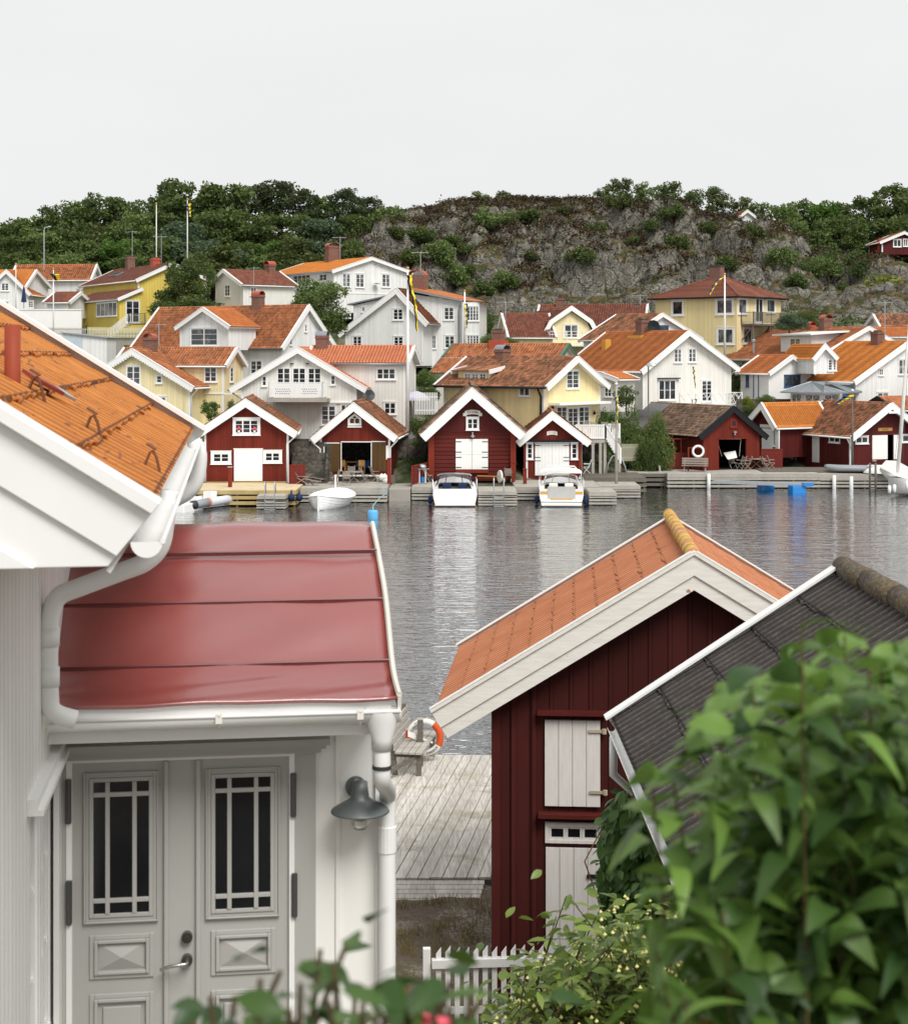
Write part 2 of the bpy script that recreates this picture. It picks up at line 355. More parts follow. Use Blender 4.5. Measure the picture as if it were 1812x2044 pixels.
# ---------------------------------------------------------------- terrain heights
sky_u=np.array([-2500,0,200,400,600,650,700,760,900,1030,1110,1200,1320,1430,1500,1560,1610,1700,1812,4000.])
sky_v=np.array([500,478,462,465,470,468,446,428,402,396,400,403,409,426,440,460,480,478,465,470.])
def shore(x): return np.interp(x,[-60,4,10,12.2,12.6,15.3,15.7,22,80],[104.5,105.5,109,110.5,118.6,118.6,116,120,122])
def smooth(t): t=np.clip(t,0,1); return t*t*(3-2*t)
def ground(x,y,detail=True):
    x=np.asarray(x,float);y=np.asarray(y,float)
    z=np.interp(y,[100,108,112,118,125,135,150,158,165,178,184],[.75,.85,1.5,2.9,4.0,5.4,8.0,9.0,11.8,15,15.6])
    z=np.minimum(z,.72+.34*np.maximum(y-shore(x)-4.5,0))
    u=x/225*F+CU; cr=CZ+(HV-np.interp(u,sky_u,sky_v))/F*225
    wood=smooth((x+12)/-8)                       # wooded, gentler left flank
    right=smooth((x-44)/8)                       # low outcrop at the right
    t=np.clip((y-184)/41,0,1)
    g=(1-wood)*(t**.62)+wood*t
    zr=np.interp(y,[184,190,194,204,212,240],[0,.30,.36,.42,.9,1.0]); g=g*(1-right)+zr*right
    h=(cr-15.6)*g
    h=np.where(y>225,(cr-15.6)*(1-smooth((y-225)/220)*.9),h)
    if detail:
        m=smooth((y-182)/6); 
        w1,e1=worley(x/6.5,y/5.0,1); w2,e2=worley(x/2.3+e1*.5,y/2.0,2); w3,_=worley(x/.9,y/.8,3)
        rock=(w1-.5)*4.4+(w2-.5)*2.0+(w3-.5)*.55-np.exp(-e1*9)*1.8-np.exp(-e2*8)*.7+(fbm(x/9,y/9,4)-.5)*3
        att=np.where(y>212,1-smooth((y-212)/12)*.75,1)*(1-.85*wood)
        h=h+rock*m*att
    return z+h+(0 if not detail else (fbm(x/4,y/4,8)-.47)*.35*smooth((y-shore(x)-6)/3))
def gz(x,y): return float(ground(np.array([x]),np.array([y]))[0])
def grid(name,xs,ys,fn,mat,smoothed=False):
    Xg,Yg=np.meshgrid(xs,ys); Zg=fn(Xg,Yg); V=np.stack([Xg,Yg,Zg],-1).reshape(-1,3)
    ni,nj=len(ys),len(xs); i,j=np.meshgrid(np.arange(ni-1),np.arange(nj-1),indexing='ij'); q=(i*nj+j).ravel()
    return bigmesh(name,V,np.stack([q,q+1,q+nj+1,q+nj],1),mat,smooth=smoothed)
# materials of the land
t=NT('village ground'); n=t.noise(.35,6,.7); n2=t.noise(4,4,.7)
c=t.mix(t.ramp(n,[(.42,0),(.58,1)]),(.035,.055,.018),(.20,.18,.14)); c=t.mix(t.ramp(n2,[(.4,0),(.7,.6)]),c,(.06,.065,.03)); M['land']=t.set(c,.95,bump=n2,bs=.6,bd=.1)
t=NT('rocky heath'); g=t.n('ShaderNodeNewGeometry'); nz_=t.sep(g.outputs['Normal'])[2]
r1=t.noise(.9,7,.75); r2=t.noise(3.5,5,.7,stretch=(1,1,1.6)); r3=t.noise(.22,4,.6)
c=t.ramp(t.math('ADD',t.math('MULTIPLY',r1,.6),t.math('MULTIPLY',t.noise(5,5,.8),.4)),[(.36,(.05,.046,.04)),(.46,(.14,.13,.11)),(.54,(.22,.205,.17)),(.64,(.42,.40,.33))])
vc=t.n('ShaderNodeTexVoronoi',feature='DISTANCE_TO_EDGE'); vc.inputs['Scale'].default_value=.55; mpv=t.n('ShaderNodeMapping'); mpv.inputs['Scale'].default_value=(1,1,.7); t.l(t.obj(),mpv.inputs[0]); nv=t.n('ShaderNodeTexNoise'); nv.inputs['Scale'].default_value=1.2; t.l(mpv.outputs[0],nv.inputs['Vector']); av=t.n('ShaderNodeVectorMath',operation='ADD'); t.l(mpv.outputs[0],av.inputs[0]); t.l(nv.outputs['Color'],av.inputs[1]); t.l(av.outputs[0],vc.inputs['Vector'])
c=t.mix(t.ramp(r2,[(.38,.85),(.52,0)]),c,(.04,.037,.03)); c=t.mix(t.ramp(vc.outputs[0],[(0,.95),(.055,0)]),c,(.018,.017,.014)); c=t.mix(t.ramp(t.noise(7,3,.6),[(.60,0),(.68,.7)]),c,(.48,.46,.36))
veg=t.mix(t.ramp(t.noise(1.3,5,.7),[(.42,0),(.55,1)]),(.040,.027,.017),(.13,.10,.045)); veg=t.mix(t.ramp(t.noise(.8,4,.6),[(.5,0),(.6,1)]),veg,(.05,.065,.02))
mask=t.math('ADD',t.math('MULTIPLY',nz_,1.0),t.math('MULTIPLY',t.math('SUBTRACT',r3,.5),1.7))
c=t.mix(t.ramp(mask,[(.72,0),(.84,1)]),c,veg); M['hill']=t.set(c,.95,bump=r2,bs=.9,bd=.35)
xs=np.concatenate([np.arange(-260,-78,7),np.arange(-78,78,.7),np.arange(78,260,7)])
gr=grid('ground',xs,np.concatenate([np.arange(99.5,184.3,.7)]),ground,M['land']); 
# behind the quays the land drops straight to the sea bed
xs2=np.concatenate([np.arange(-300,-90,8),np.arange(-90,90,.36),np.arange(90,300,8)])
ys2=np.concatenate([np.arange(183.5,200,.27),np.arange(200,232,.4),np.arange(232,460,4)])
hl=grid('hill',xs2,ys2,ground,M['hill'])
rk=grid('rocks',np.arange(-22,120,.4),np.arange(168,184.4,.3),lambda x,y: ground(x,y,False)-.5+smooth((y-169)/7)*smooth((x+16)/7)*(.9+1.6*smooth((x-40)/8)+(worley(x/3.1,y/2.6,21)[0]-.4)*1.8+(worley(x/1.3,y/1.2,22)[0]-.5)*.9-np.exp(-worley(x/3.1,y/2.6,21)[1]*9)*.8),M['hill']); tag(rk,kind='structure')
tag(gr,kind='structure');tag(hl,kind='structure')
# shave the ground where the harbour basin is
me=gr.data; co=np.empty(len(me.vertices)*3,np.float32); me.vertices.foreach_get('co',co); co=co.reshape(-1,3)
sh=shore(co[:,0]); under=co[:,1]<sh; co[under,2]=-1.2-(sh[under]-co[under,1])*.3; me.vertices.foreach_set('co',co.ravel()); me.update()
# ---------------------------------------------------------------- water
t=NT('harbour water'); o=t.sep(t.obj())
w1=t.noise(1.5,2.5,.5,stretch=(.45,1.3,1)); w2=t.noise(3.4,2,.5,stretch=(.6,1.1,1)); w3=t.noise(.3,3,.6,stretch=(.5,1.4,1)); w4=t.noise(.05,3,.6)
hgt=t.math('ADD',t.math('MULTIPLY',w1,.6),t.math('ADD',t.math('MULTIPLY',w2,.42),t.math('MULTIPLY',w3,1.1)))
bmp=t.n('ShaderNodeBump'); bmp.inputs['Strength'].default_value=1.0; bmp.inputs['Distance'].default_value=.085; t.l(hgt,bmp.inputs['Height'])
fr_=t.n('ShaderNodeFresnel'); fr_.inputs['IOR'].default_value=1.34; t.l(bmp.outputs[0],fr_.inputs['Normal']); fac=t.math('MULTIPLY',fr_.outputs[0],1.8,clamp=True); fac=t.math('MINIMUM',fac,.93)
gl_=t.n('ShaderNodeBsdfGlossy'); gl_.inputs['Roughness'].default_value=.05; gl_.inputs['Color'].default_value=(.97,.98,1,1); t.l(bmp.outputs[0],gl_.inputs['Normal']); df_=t.n('ShaderNodeBsdfDiffuse'); df_.inputs['Color'].default_value=(.010,.014,.014,1)
ms=t.n('ShaderNodeMixShader'); t.l(fac,ms.inputs[0]); t.l(df_.outputs[0],ms.inputs[1]); t.l(gl_.outputs[0],ms.inputs[2]); t.l(ms.outputs[0],t.t.nodes['Material Output'].inputs[0]); t.t.nodes.remove(t.b)
M['water']=t.m
mb=MB(); mb.add([(-1500,20.5,0),(1500,20.5,0),(1500,1800,0),(-1500,1800,0)],[(0,1,2,3)]); wt=mb.build('water',M['water']); tag(wt,kind='structure')
# ---------------------------------------------------------------- windows, doors, houses
def window(par,O,U,N,a0,a1,z0,z1,n=2,rows=2,frame=None,glass=None,fw=.075,sill=True,name='window',mx=None,mw=.03,lift=0,pane='pane'):
    if a1<a0: a0,a1=a1,a0
    if z1<z0: z0,z1=z1,z0
    frame=frame or M['trim']; glass=glass or random.choice([M['glass'],M['glass'],M['glasscur']])
    fw=min(fw,(a1-a0)*.16,(z1-z0)*.2); m=MB(); d=.05+lift
    m.obox(O,U,Z,N,a0,a0+fw,z0,z1,0,d); m.obox(O,U,Z,N,a1-fw,a1,z0,z1,0,d)
    m.obox(O,U,Z,N,a0+fw,a1-fw,z1-fw,z1,0,d+.004); m.obox(O,U,Z,N,a0+fw,a1-fw,z0,z0+fw*.8,0,d+.004)
    if sill: m.obox(O,U,Z,N,a0-.04,a1+.04,z0-.05,z0-.001,0,d+.06); m.obox(O,U,Z,N,a0-.03,a1+.03,z1+.001,z1+.04,0,d+.03)
    g0=a0+fw;g1=a1-fw;h0=z0+fw*.8;h1=z1-fw; w=(g1-g0)/n
    for i in range(n):
        s0=g0+i*w;s1=s0+w; st=min(.045,w*.14)
        m.obox(O,U,Z,N,s0+.001,s0+st,h0+.001,h1-.001,.006+lift,d-.012); m.obox(O,U,Z,N,s1-st,s1-.001,h0+.001,h1-.001,.006+lift,d-.012)
        m.obox(O,U,Z,N,s0+st,s1-st,h0+.001,h0+st,.006+lift,d-.015); m.obox(O,U,Z,N,s0+st,s1-st,h1-st,h1-.001,.006+lift,d-.015)
        for r in range(1,rows):
            zz=h0+(h1-h0)*r/rows; m.obox(O,U,Z,N,s0+st,s1-st,zz-mw/2,zz+mw/2,.006+lift,d-.018)
    f=m.build(name,frame,par)
    g=MB(); g.obox(O,U,Z,N,g0+.002,g1-.002,h0+.002,h1-.002,.003+lift,.012+lift)
    p=g.build(pane,glass,f)
    if mx is not None: f.matrix_local=mx
    return f
def planks(par,name,O,U,N,a0,a1,z0,z1,mat,n=5,th=.04,gap=.008,mx=None):
    if a1<a0: a0,a1=a1,a0
    if z1<z0: z0,z1=z1,z0
    m=MB(); w=(a1-a0)/n
    for i in range(n): m.obox(O,U,Z,N,a0+i*w+gap/2,a0+(i+1)*w-gap/2,z0,z1,0,th+(i%2)*.003)
    o=m.build(name,mat,par)
    if mx is not None: o.matrix_local=mx
    return o
ROOF={'tile':(.24,.34,.040,.055,6),'fine':(.20,.30,.038,.045,5),'corr':(.17,1.1,.022,.02,6),'flat':(.3,.36,.008,.025,4)}
class House:
    def __init__(s,name,label,cat,d,yaw,apex,eL,eR,base,L=None,back=None,wall='white',roof='t_orange',trim='trim',so=.4,fo=.35,kind='tile',bh=.26,
                 parent=None,group=None,notch=None,gutter='trim',soff='trim',y_apex=None,th=.14,backbarge=True,corner=True,bcap=True,pref='',gutters=True,walls=True,zb=None,hw=None,wb=-.6,rl=0):
        s.d=d; ox=(apex[0]-CU)/F*d; za=CZ-(apex[1]-HV)/F*d
        zb=CZ-(base-HV)/F*d if zb is None else zb
        yaw=R(yaw); s.fr=Fr(ox,d,zb,yaw); s.P=pref
        if parent is None:
            s.T=thing(name,label,cat,(ox,d,zb),yaw,group); s.mx=None
        else:
            s.T=parent; s.mx=(Matrix.Translation(parent.location)@Matrix.Rotation(parent.rotation_euler.z,4,'Z')).inverted()@(Matrix.Translation((ox,d,zb))@Matrix.Rotation(yaw,4,'Z'))
        s.z=za-zb; fr=s.fr
        s.x0,s.z0=fr.onY(eL,0); s.x1,s.z1=fr.onY(eR,0)
        if hw is not None:      # seen almost along its gable: width given, eave heights read from the picture
            s.x0,s.x1=-hw,hw; s.z0=CZ-(eL[1]-HV)/F*(d+hw*abs(fr.ax.y)*(-1 if yaw>0 else 1))-zb; s.z1=s.z0
        if L is None:
            # length so that the ridge's far end falls on pixel column `back`
            k=(back-CU)/F; L=(k*fr.o.y-fr.o.x)/(fr.ay.x-k*fr.ay.y)
        s.L=L; s.so=so; s.fo=fo; s.print=(name,round(L,1),round(s.x1-s.x0,1),round(zb,1)); print('HOUSE',s.print)
        s.trim=M[trim]; roofm=M[roof]; wallm=M[wall]
        per,course,amp,step,spw=ROOF[kind]
        xr,zr=0.0,s.z
        VV=[];FF=[];n=0; s.up=[]
        for sd,(xe,ze) in ((-1,(s.x0,s.z0)),(1,(s.x1,s.z1))):
            up=Vector((xr-xe,0,zr-ze)); Lu=up.length; up/=Lu; nm=Vector((-up.z,0,up.x)) if sd<0 else Vector((up.z,0,-up.x)); s.up.append((up,nm,Lu))
            P0=Vector((xe,0,ze))+nm*rl
            if sd<0: V,Fc=sheet(tuple(P0),(0,1,0),up,nm,L,Lu,per,course,amp,step,spw,flip=True)
            else: V,Fc=sheet(tuple(P0),(0,1,0),up,nm,L,Lu,per,course,amp,step,spw)
            VV.append(V);FF.append(Fc+n);n+=len(V)
        ro=s.part(bigmesh(s.P+'roof',np.concatenate(VV),np.concatenate(FF),roofm)); s.roof=ro
        zrr=zr+rl/max(.3,abs(s.up[0][0].x))
        if rl:
            for (up,nm,Lu),(xe,ze) in zip(s.up,((s.x0,s.z0),(s.x1,s.z1))):
                m=MB(); m.obox(Vector((xe,.01,ze)),up,nm,Y,.01,Lu,-.02,rl-.01,0,L-.02); m.build('roof_layer',roofm,ro)
        m=MB(); 
        m.tube([(xr,.0,zrr),(xr,L,zrr)],.11 if kind!='corr' else .09,8); m.build('ridge_tiles',roofm,ro)
        # boarding under the tiles
        m=MB()
        for (up,nm,Lu),(xe,ze) in zip(s.up,((s.x0,s.z0),(s.x1,s.z1))):
            P0=Vector((xe,.02,ze))-nm*(th); m.obox(P0,up,nm,Y,0.02,Lu-.02,0,th-.04,0,L-.04)
        s.part(m.build(s.P+'roof_underside',M[soff]))
        # walls
        wx0,wx1=s.x0+so,s.x1-so; s.wx0,s.wx1=wx0,wx1
        zz=lambda x: (s.z0+(x-s.x0)*(zr-s.z0)/(xr-s.x0) if x<xr else s.z1+(x-s.x1)*(zr-s.z1)/(xr-s.x1))-th-.02
        s.wz0,s.wz1=zz(wx0),zz(wx1); s.zz=zz
        if walls:
            poly=[(wx0,wb),(wx1,wb),(wx1,s.wz1),(xr,zz(xr-1e-4)),(wx0,s.wz0)]
            m=MB()
            if notch is None:
                m.prism(poly,O0,X,Z,Y,fo,L-fo)
            else:
                c,nx0,ny0,nx1=notch; a0,zt=fr.onY(c(nx0,ny0),fo); a1,_=fr.onY(c(nx1,ny0),fo); s.nt=(a0,a1,zt)
                pf=[(wx0,-.6),(a0,-.6),(a0,zt),(a1,zt),(a1,-.6),(wx1,-.6),(wx1,s.wz1),(xr,zz(xr-1e-4)),(wx0,s.wz0)]
                m.prism(pf,O0,X,Z,Y,fo,fo+.15); m.prism(poly,O0,X,Z,Y,L-fo-.15,L-fo)
                m.box(wx0,wx0+.12,fo+.15,L-fo-.15,-.6,s.wz0); m.box(wx1-.12,wx1,fo+.15,L-fo-.15,-.6,s.wz1)
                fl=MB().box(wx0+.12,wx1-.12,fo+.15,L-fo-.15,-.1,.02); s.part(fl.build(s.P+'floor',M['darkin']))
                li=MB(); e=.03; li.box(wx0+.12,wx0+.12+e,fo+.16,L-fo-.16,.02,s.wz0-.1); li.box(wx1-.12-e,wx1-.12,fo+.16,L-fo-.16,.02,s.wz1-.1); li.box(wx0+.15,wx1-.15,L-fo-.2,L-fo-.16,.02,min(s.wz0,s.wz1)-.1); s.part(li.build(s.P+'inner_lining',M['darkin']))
            s.part(m.build(s.P+'wall',wallm))
            if corner:
                c_=.11
                for x in (wx0,wx1):
                    for (yo,yi,yc) in ((fo-.03,fo,fo+c_),(L-fo+.03,L-fo,L-fo-c_)):
                        sg=-1 if x==wx0 else 1; e=x+sg*.03; i_=x-sg*c_; h=(s.wz0 if sg<0 else s.wz1)-.03
                        m=MB(); m.prism([(e,yo),(i_,yo),(i_,yi),(x,yi),(x,yc),(e,yc)],O0,X,Y,Z,max(wb,-.3),h); s.part(m.build(s.P+'corner_board',s.trim))
        # bargeboards
        for k,(ya,yb) in enumerate([(-.045,0)]+([(L,L+.045)] if backbarge else [])):
            for side in (0,1):
                up,nm,Lu=s.up[side]; xe,ze=((s.x0,s.z0),(s.x1,s.z1))[side]
                b=bh; dn=(-nm.x*b,-nm.z*b); ce=abs(up.x)
                poly=[(xe+nm.x*.05,ze+nm.z*.05),(xr,zr+.05/ce),(xr,zr-b/ce),(xe+dn[0],ze+dn[1])]
                if side: poly=poly[::-1]
                m=MB(); m.prism(poly,O0,X,Z,Y,ya+(side*.002),yb)
                if bcap:
                    poly2=[(xe+nm.x*.05,ze+nm.z*.05),(xr,zr+.05/ce),(xr,zr+.09/ce),(xe+nm.x*.09,ze+nm.z*.09)]
                    if side: poly2=poly2[::-1]
                    y0_,y1_=(-.07,.13) if k==0 else (L-.13,L+.07)
                    m.prism(poly2,O0,X,Z,Y,y0_,y1_+side*.002)
                s.part(m.build(s.P+'bargeboard',s.trim))
        if gutters:
            for side in (0,1):
                xe,ze=((s.x0,s.z0),(s.x1,s.z1))[side]; sg=-1 if side==0 else 1
                m=MB(); m.tube([(xe+sg*.05,.05,ze-.07),(xe+sg*.05,L-.05,ze-.07)],.065,8); s.part(m.build(s.P+'gutter',M[gutter],smooth=True))
    def part(s,o,sub=None):
        if sub is not None: o.parent=sub; return o
        o.parent=s.T
        if s.mx is not None: o.matrix_local=s.mx
        return o
    def plane(s,side):
        if side=='f': return Vector((0,s.fo,0)),X,-Y
        if side=='l': return Vector((s.wx0,0,0)),-Y,-X
        if side=='r': return Vector((s.wx1,0,0)),Y,X
    def rect(s,c,x0,y0,x1,y1,side='f',off=0):
        p=c(x0,(y0+y1)/2);q=c(x1,(y0+y1)/2);m_=c((x0+x1)/2,y0);n_=c((x0+x1)/2,y1)
        if side=='f': f=lambda P:s.fr.onY(P,s.fo-off)
        elif side=='l': f=lambda P:(lambda r:(-r[0],r[1]))(s.fr.onX(P,s.wx0-off))
        else: f=lambda P:s.fr.onX(P,s.wx1+off)
        a0=f(p)[0];a1=f(q)[0];z1=f(m_)[1];z0=f(n_)[1]
        return min(a0,a1),max(a0,a1),z0,z1
    def win(s,c,x0,y0,x1,y1,n=2,rows=3,side='f',**k):
        a0,a1,z0,z1=s.rect(c,x0,y0,x1,y1,side); O,U,N=s.plane(side)
        return window(s.T,O,U,N,a0,a1,z0,z1,n,rows,mx=s.mx,**k)
    def door(s,c,x0,y0,x1,y1,mat,n=5,side='f',th=.06,name='door'):
        a0,a1,z0,z1=s.rect(c,x0,y0,x1,y1,side); O,U,N=s.plane(side)
        return planks(s.T,name,O,U,N,a0,a1,z0,z1,mat,n,th,mx=s.mx)
    def pboard(s,c,x0,y0,x1,y1,mat,th=.08,side='f',name='trim_board'):
        a0,a1,z0,z1=s.rect(c,x0,y0,x1,y1,side); O,U,N=s.plane(side)
        m=MB(); m.obox(O,U,Z,N,a0,a1,z0,z1,.001,th); return s.part(m.build(name,mat))
    def chim(s,c,x0,y0,x1,y1,hood=None,mat='brick',x=0,dep=.8,name='chimney',down=1.5,base=None):
        p=c((x0+x1)/2,y0);q=c((x0+x1)/2,y1); yy,zt=s.fr.onX(p,x)
        if yy<.6 or yy>s.L-.5: yy=min(max(yy,.8),s.L-.8); zt=s.fr.onY(p,yy)[1]
        dist=(s.fr.o+s.fr.ax*x+s.fr.ay*yy).y; w=(c(x1,y0)[0]-c(x0,y0)[0])/F*dist; w=max(.4,w*.82)/2; dd=min(w,dep/2)
        hz=zt-(.32 if hood else 0); zb=s.z-abs(x)*.6-down
        m=MB(); m.box(x-w,x+w,yy-dd,yy+dd,zb,hz-.22); m.box(x-w-.05,x+w+.05,yy-dd-.05,yy+dd+.05,hz-.22,hz-.12); m.box(x-w-.02,x+w+.02,yy-dd-.02,yy+dd+.02,hz-.12,hz)
        o=s.part(m.build(name,M[mat]),None)
        if hood:
            h=MB(); n=8; e=.02
            for i in range(n):
                a=pi*i/n;b=pi*(i+1)/n; w2=w+.02
                pts=[(x-cos(a)*w2,hz+sin(a)*.34),(x-cos(b)*w2,hz+sin(b)*.34),(x-cos(b)*(w2-e),hz+sin(b)*.32),(x-cos(a)*(w2-e),hz+sin(a)*.32)]
                h.prism(pts[::-1],O0,X,Z,Y,yy-dd-.05,yy+dd+.05)
            ho=h.build('chimney_hood',M[hood],o)
        else:
            h=MB(); h.box(x-w*.6,x+w*.6,yy-dd*.6,yy+dd*.6,hz+.001,hz+.12); h.build('chimney_pot',M['dkmetal'],o)
        return o
    def spout(s,x,y,z1,z0=0,mat='trim',r=.045,xo=None):
        xo=x if xo is None else xo
        m=MB(); m.tube([(xo,y,z1),(xo,y,z1-.1),(x,y,z1-.55),(x,y,z0)],r,8); return s.part(m.build('downspout',M[mat],smooth=True))
    def roofpt(s,c,x,y,side=0):
        """point where the ray through pixel meets the left (0) or right (1) slope"""
        up,nm,Lu=s.up[side]; d=Vector(s.fr.ray(*c(x,y))); o=Vector(s.fr.c); t=(Vector((0,0,s.z))-o).dot(nm)/d.dot(nm); return o+d*t
def antenna(label,u,v0,v1,y,group=None,z0=None):
    p=at(u,v0,y); zb=at(u,v1,y).z if z0 is None else z0; h=p.z-zb
    T=thing('antenna',label,'antenna',(p.x,y,zb),R(random.uniform(-40,40)),group)
    MB().tube([(0,0,-.3),(0,0,h)],.03,6).build('mast',M['steel'],T)
    m=MB(); m.tube([(-.9,0,h-.15),(.7,0,h-.1)],.022,5)
    for i in range(7): xx=-.85+i*.25; m.tube([(xx,-.28+.02*i,h-.13),(xx,.28-.02*i,h-.13)],.013,4)
    m.build('aerial',M['steel'],T); return T
def flagpole(label,u,v0,y,zb=None,v1=None,mat='trim',r=.06,cat='flagpole'):
    p=at(u,v0,y); zb=at(u,v1,y).z if v1 is not None else zb; h=p.z-zb
    T=thing('flagpole',label,cat,(p.x,y,zb),0)
    MB().tube([(0,0,-.5),(0,0,h*.5),(0,0,h)],[r*1.25,r,r*.6],8).build('pole',M[mat],T,smooth=True)
    MB().lathe([(0,h),(.09,h+.03),(.11,h+.09),(.08,h+.16),(0,h+.18)],n=10).build('finial',M['gold' if mat=='trim' else 'trim'],T,smooth=True)
    return T,h,p
def pennant(label,p,pts,y,cols,w=.35):
    """long cloth hanging in folds; pts are its centre line in pixels, top first"""
    P=[at(a,b,y) for a,b in pts]; T=thing('pennant',label,'flag',P[0],0); n=14
    def strip(side,mat,name,ny):
        vs=[];fs=[]
        for i in range(n+1):
            t=i/n*(len(P)-1); k=min(int(t),len(P)-2); q=P[k].lerp(P[k+1],t-k)-P[0]
            ww=w*(1-.55*i/n); f=.12*sin(i*1.7)
            for e in (0,1): vs.append((q.x+side*ww*.5*e+.03*sin(i*2.3),q.y+f+.1*e*cos(i*1.3),q.z))
            for e in (0,1): vs.append((q.x+side*ww*.5*e+.03*sin(i*2.3),q.y+f+.1*e*cos(i*1.3)+.02,q.z))
        for i in range(n):
            a=i*4; b=a+4; fs+=[(a,a+1,b+1,b),(a+2,b+2,b+3,a+3),(a+1,a+3,b+3,b+1),(a,b,b+2,a+2)]
        mkobj(name,vs,fs,mat,T)
    strip(-1,M[cols[0]],'dark_half',0); strip(1,M[cols[1]],'yellow_half',0); return T
# ================================================================= THE VILLAGE, back rows first
# --- white gabled house with orange cross wing, far left
h=House('white_house','white wooden house at far left, its gable and orange wing half cut by the frame','house',168,0,A(50,262),A(-165,458),A(250,458),A(0,610)[1],L=8,wall='white',roof='t_orange',gutter='trim')
h.win(A,8,362,75,430,2,3); h.win(A,-5,512,75,560,2,1)
w=House('','','',171,80,A(296,262),A(205,402),A(420,402),A(0,600)[1],L=11,wall='white',roof='t_bright',parent=h.T,so=.3)
w.win(A,228,508,272,568,2,3,side='l')
h2=House('long_white_house','long white house with weathered orange roof and white end verges, behind the gabled one','house',180,82,A(782,218),A(735,340),A(830,340),A(0,610)[1],back=A(128,222)[0],roof='t_orange2',so=.35)
h2.win(A,608,408,688,440,2,2,side='l')
b=House('outbuilding','low white outbuilding with small brown tiled roof beside the yellow house','outbuilding',165,75,A(655,440),A(560,520),A(740,520),A(0,600)[1],back=A(440,452)[0],roof='t_brown',so=.3)
# --- mustard yellow house
h=House('yellow_house','mustard yellow house with brown roof and lower front wing, left of the big tree','house',163,32,A(1395,204),A(1092,342),A(1700,342),A(0,690)[1],back=A(915,250)[0],wall='yellow2',roof='t_brown',kind='flat')
h.chim(A,1010,155,1085,262); h.chim(A,1213,165,1287,225,mat='redmetal',name='vent_stack')
m=MB(); q=h.roofpt(A,935,300,0); up,nm,Lu=h.up[0]; m.obox(q,Y,up,nm,-1.2,1.2,-.45,.45,.02,.14); f=h.part(m.build('skylight',M['zinc'])); m=MB(); m.obox(q,Y,up,nm,-1.1,1.1,-.36,.36,.14,.16); m.build('pane',M['glasscur'],f)
w=House('','','',159,32,A(1155,398),A(945,490),A(1365,700),A(0,725)[1],L=1,parent=h.T,walls=False) if False else None
# lower wing under a single pitch
fr=Fr(*at(*A(945,490),158).to_tuple()[:2],at(0,A(0,715)[1],158).z,R(32)); mxw=h.T.matrix_basis.copy()
mxr=(Matrix.Translation(h.T.location)@Matrix.Rotation(h.T.rotation_euler.z,4,'Z')).inverted()@(Matrix.Translation(fr.o)@Matrix.Rotation(fr.yaw,4,'Z'))
ztop=fr.onY(A(945,492),0)[1]; xR,zR=fr.onY(A(1150,405),0); k_=(A(565,0)[0]-CU)/F; Lw=(k_*fr.o.y-fr.o.x)/(fr.ay.x-k_*fr.ay.y)
m=MB(); m.prism([(.3,-.6),(xR+.2,-.6),(xR+.2,zR-.25),(.3,ztop-.22)],O0,X,Z,Y,.3,Lw-.3); o=m.build('wing_wall',M['yellow2'],h.T); o.matrix_local=mxr
up=Vector((xR,0,zR-ztop)); Lu=up.length; up/=Lu; nm=Vector((-up.z,0,up.x)); V,Fc=sheet((0,0,ztop),(0,1,0),up,nm,Lw,Lu,.3,.36,.008,.025,4,flip=True)
o=bigmesh('wing_roof',V,Fc,M['t_brown'],h.T); o.matrix_local=mxr
m=MB(); m.obox(Vector((0,-.05,ztop)),up,nm,Y,0,Lu,-.26,.07,0,.06); m.obox(Vector((0,0,ztop)),Y,up,nm,0,Lw,-.05,.0,-.14,-.02); m.obox(Vector((0,.0,ztop)),up,nm,Y,.05,Lu,-.13,-.04,0.02,Lw-.02); o=m.build('bargeboard',M['trim'],h.T); o.matrix_local=mxr
def frwin(fr,T,mx,c,x0,y0,x1,y1,pl,n,rows,side='f',**k):
    if side=='f':
        a0=fr.onY(c(x0,(y0+y1)/2),pl)[0];a1=fr.onY(c(x1,(y0+y1)/2),pl)[0];z1=fr.onY(c((x0+x1)/2,y0),pl)[1];z0=fr.onY(c((x0+x1)/2,y1),pl)[1]; O,U,N=Vector((0,pl,0)),X,-Y
    elif side=='l':
        a0=-fr.onX(c(x0,(y0+y1)/2),pl)[0];a1=-fr.onX(c(x1,(y0+y1)/2),pl)[0];z1=fr.onX(c((x0+x1)/2,y0),pl)[1];z0=fr.onX(c((x0+x1)/2,y1),pl)[1]; O,U,N=Vector((pl,0,0)),-Y,-X
    else:
        a0=fr.onX(c(x0,(y0+y1)/2),pl)[0];a1=fr.onX(c(x1,(y0+y1)/2),pl)[0];z1=fr.onX(c((x0+x1)/2,y0),pl)[1];z0=fr.onX(c((x0+x1)/2,y1),pl)[1]; O,U,N=Vector((pl,0,0)),Y,X
    return window(T,O,U,N,a0,a1,z0,z1,n,rows,mx=mx,**k)
frwin(fr,h.T,mxr,A,778,520,942,635,.3,5,1,side='l',glass=M['glasscur']); frwin(fr,h.T,mxr,A,1010,505,1125,685,.3,2,3,name='french_door')
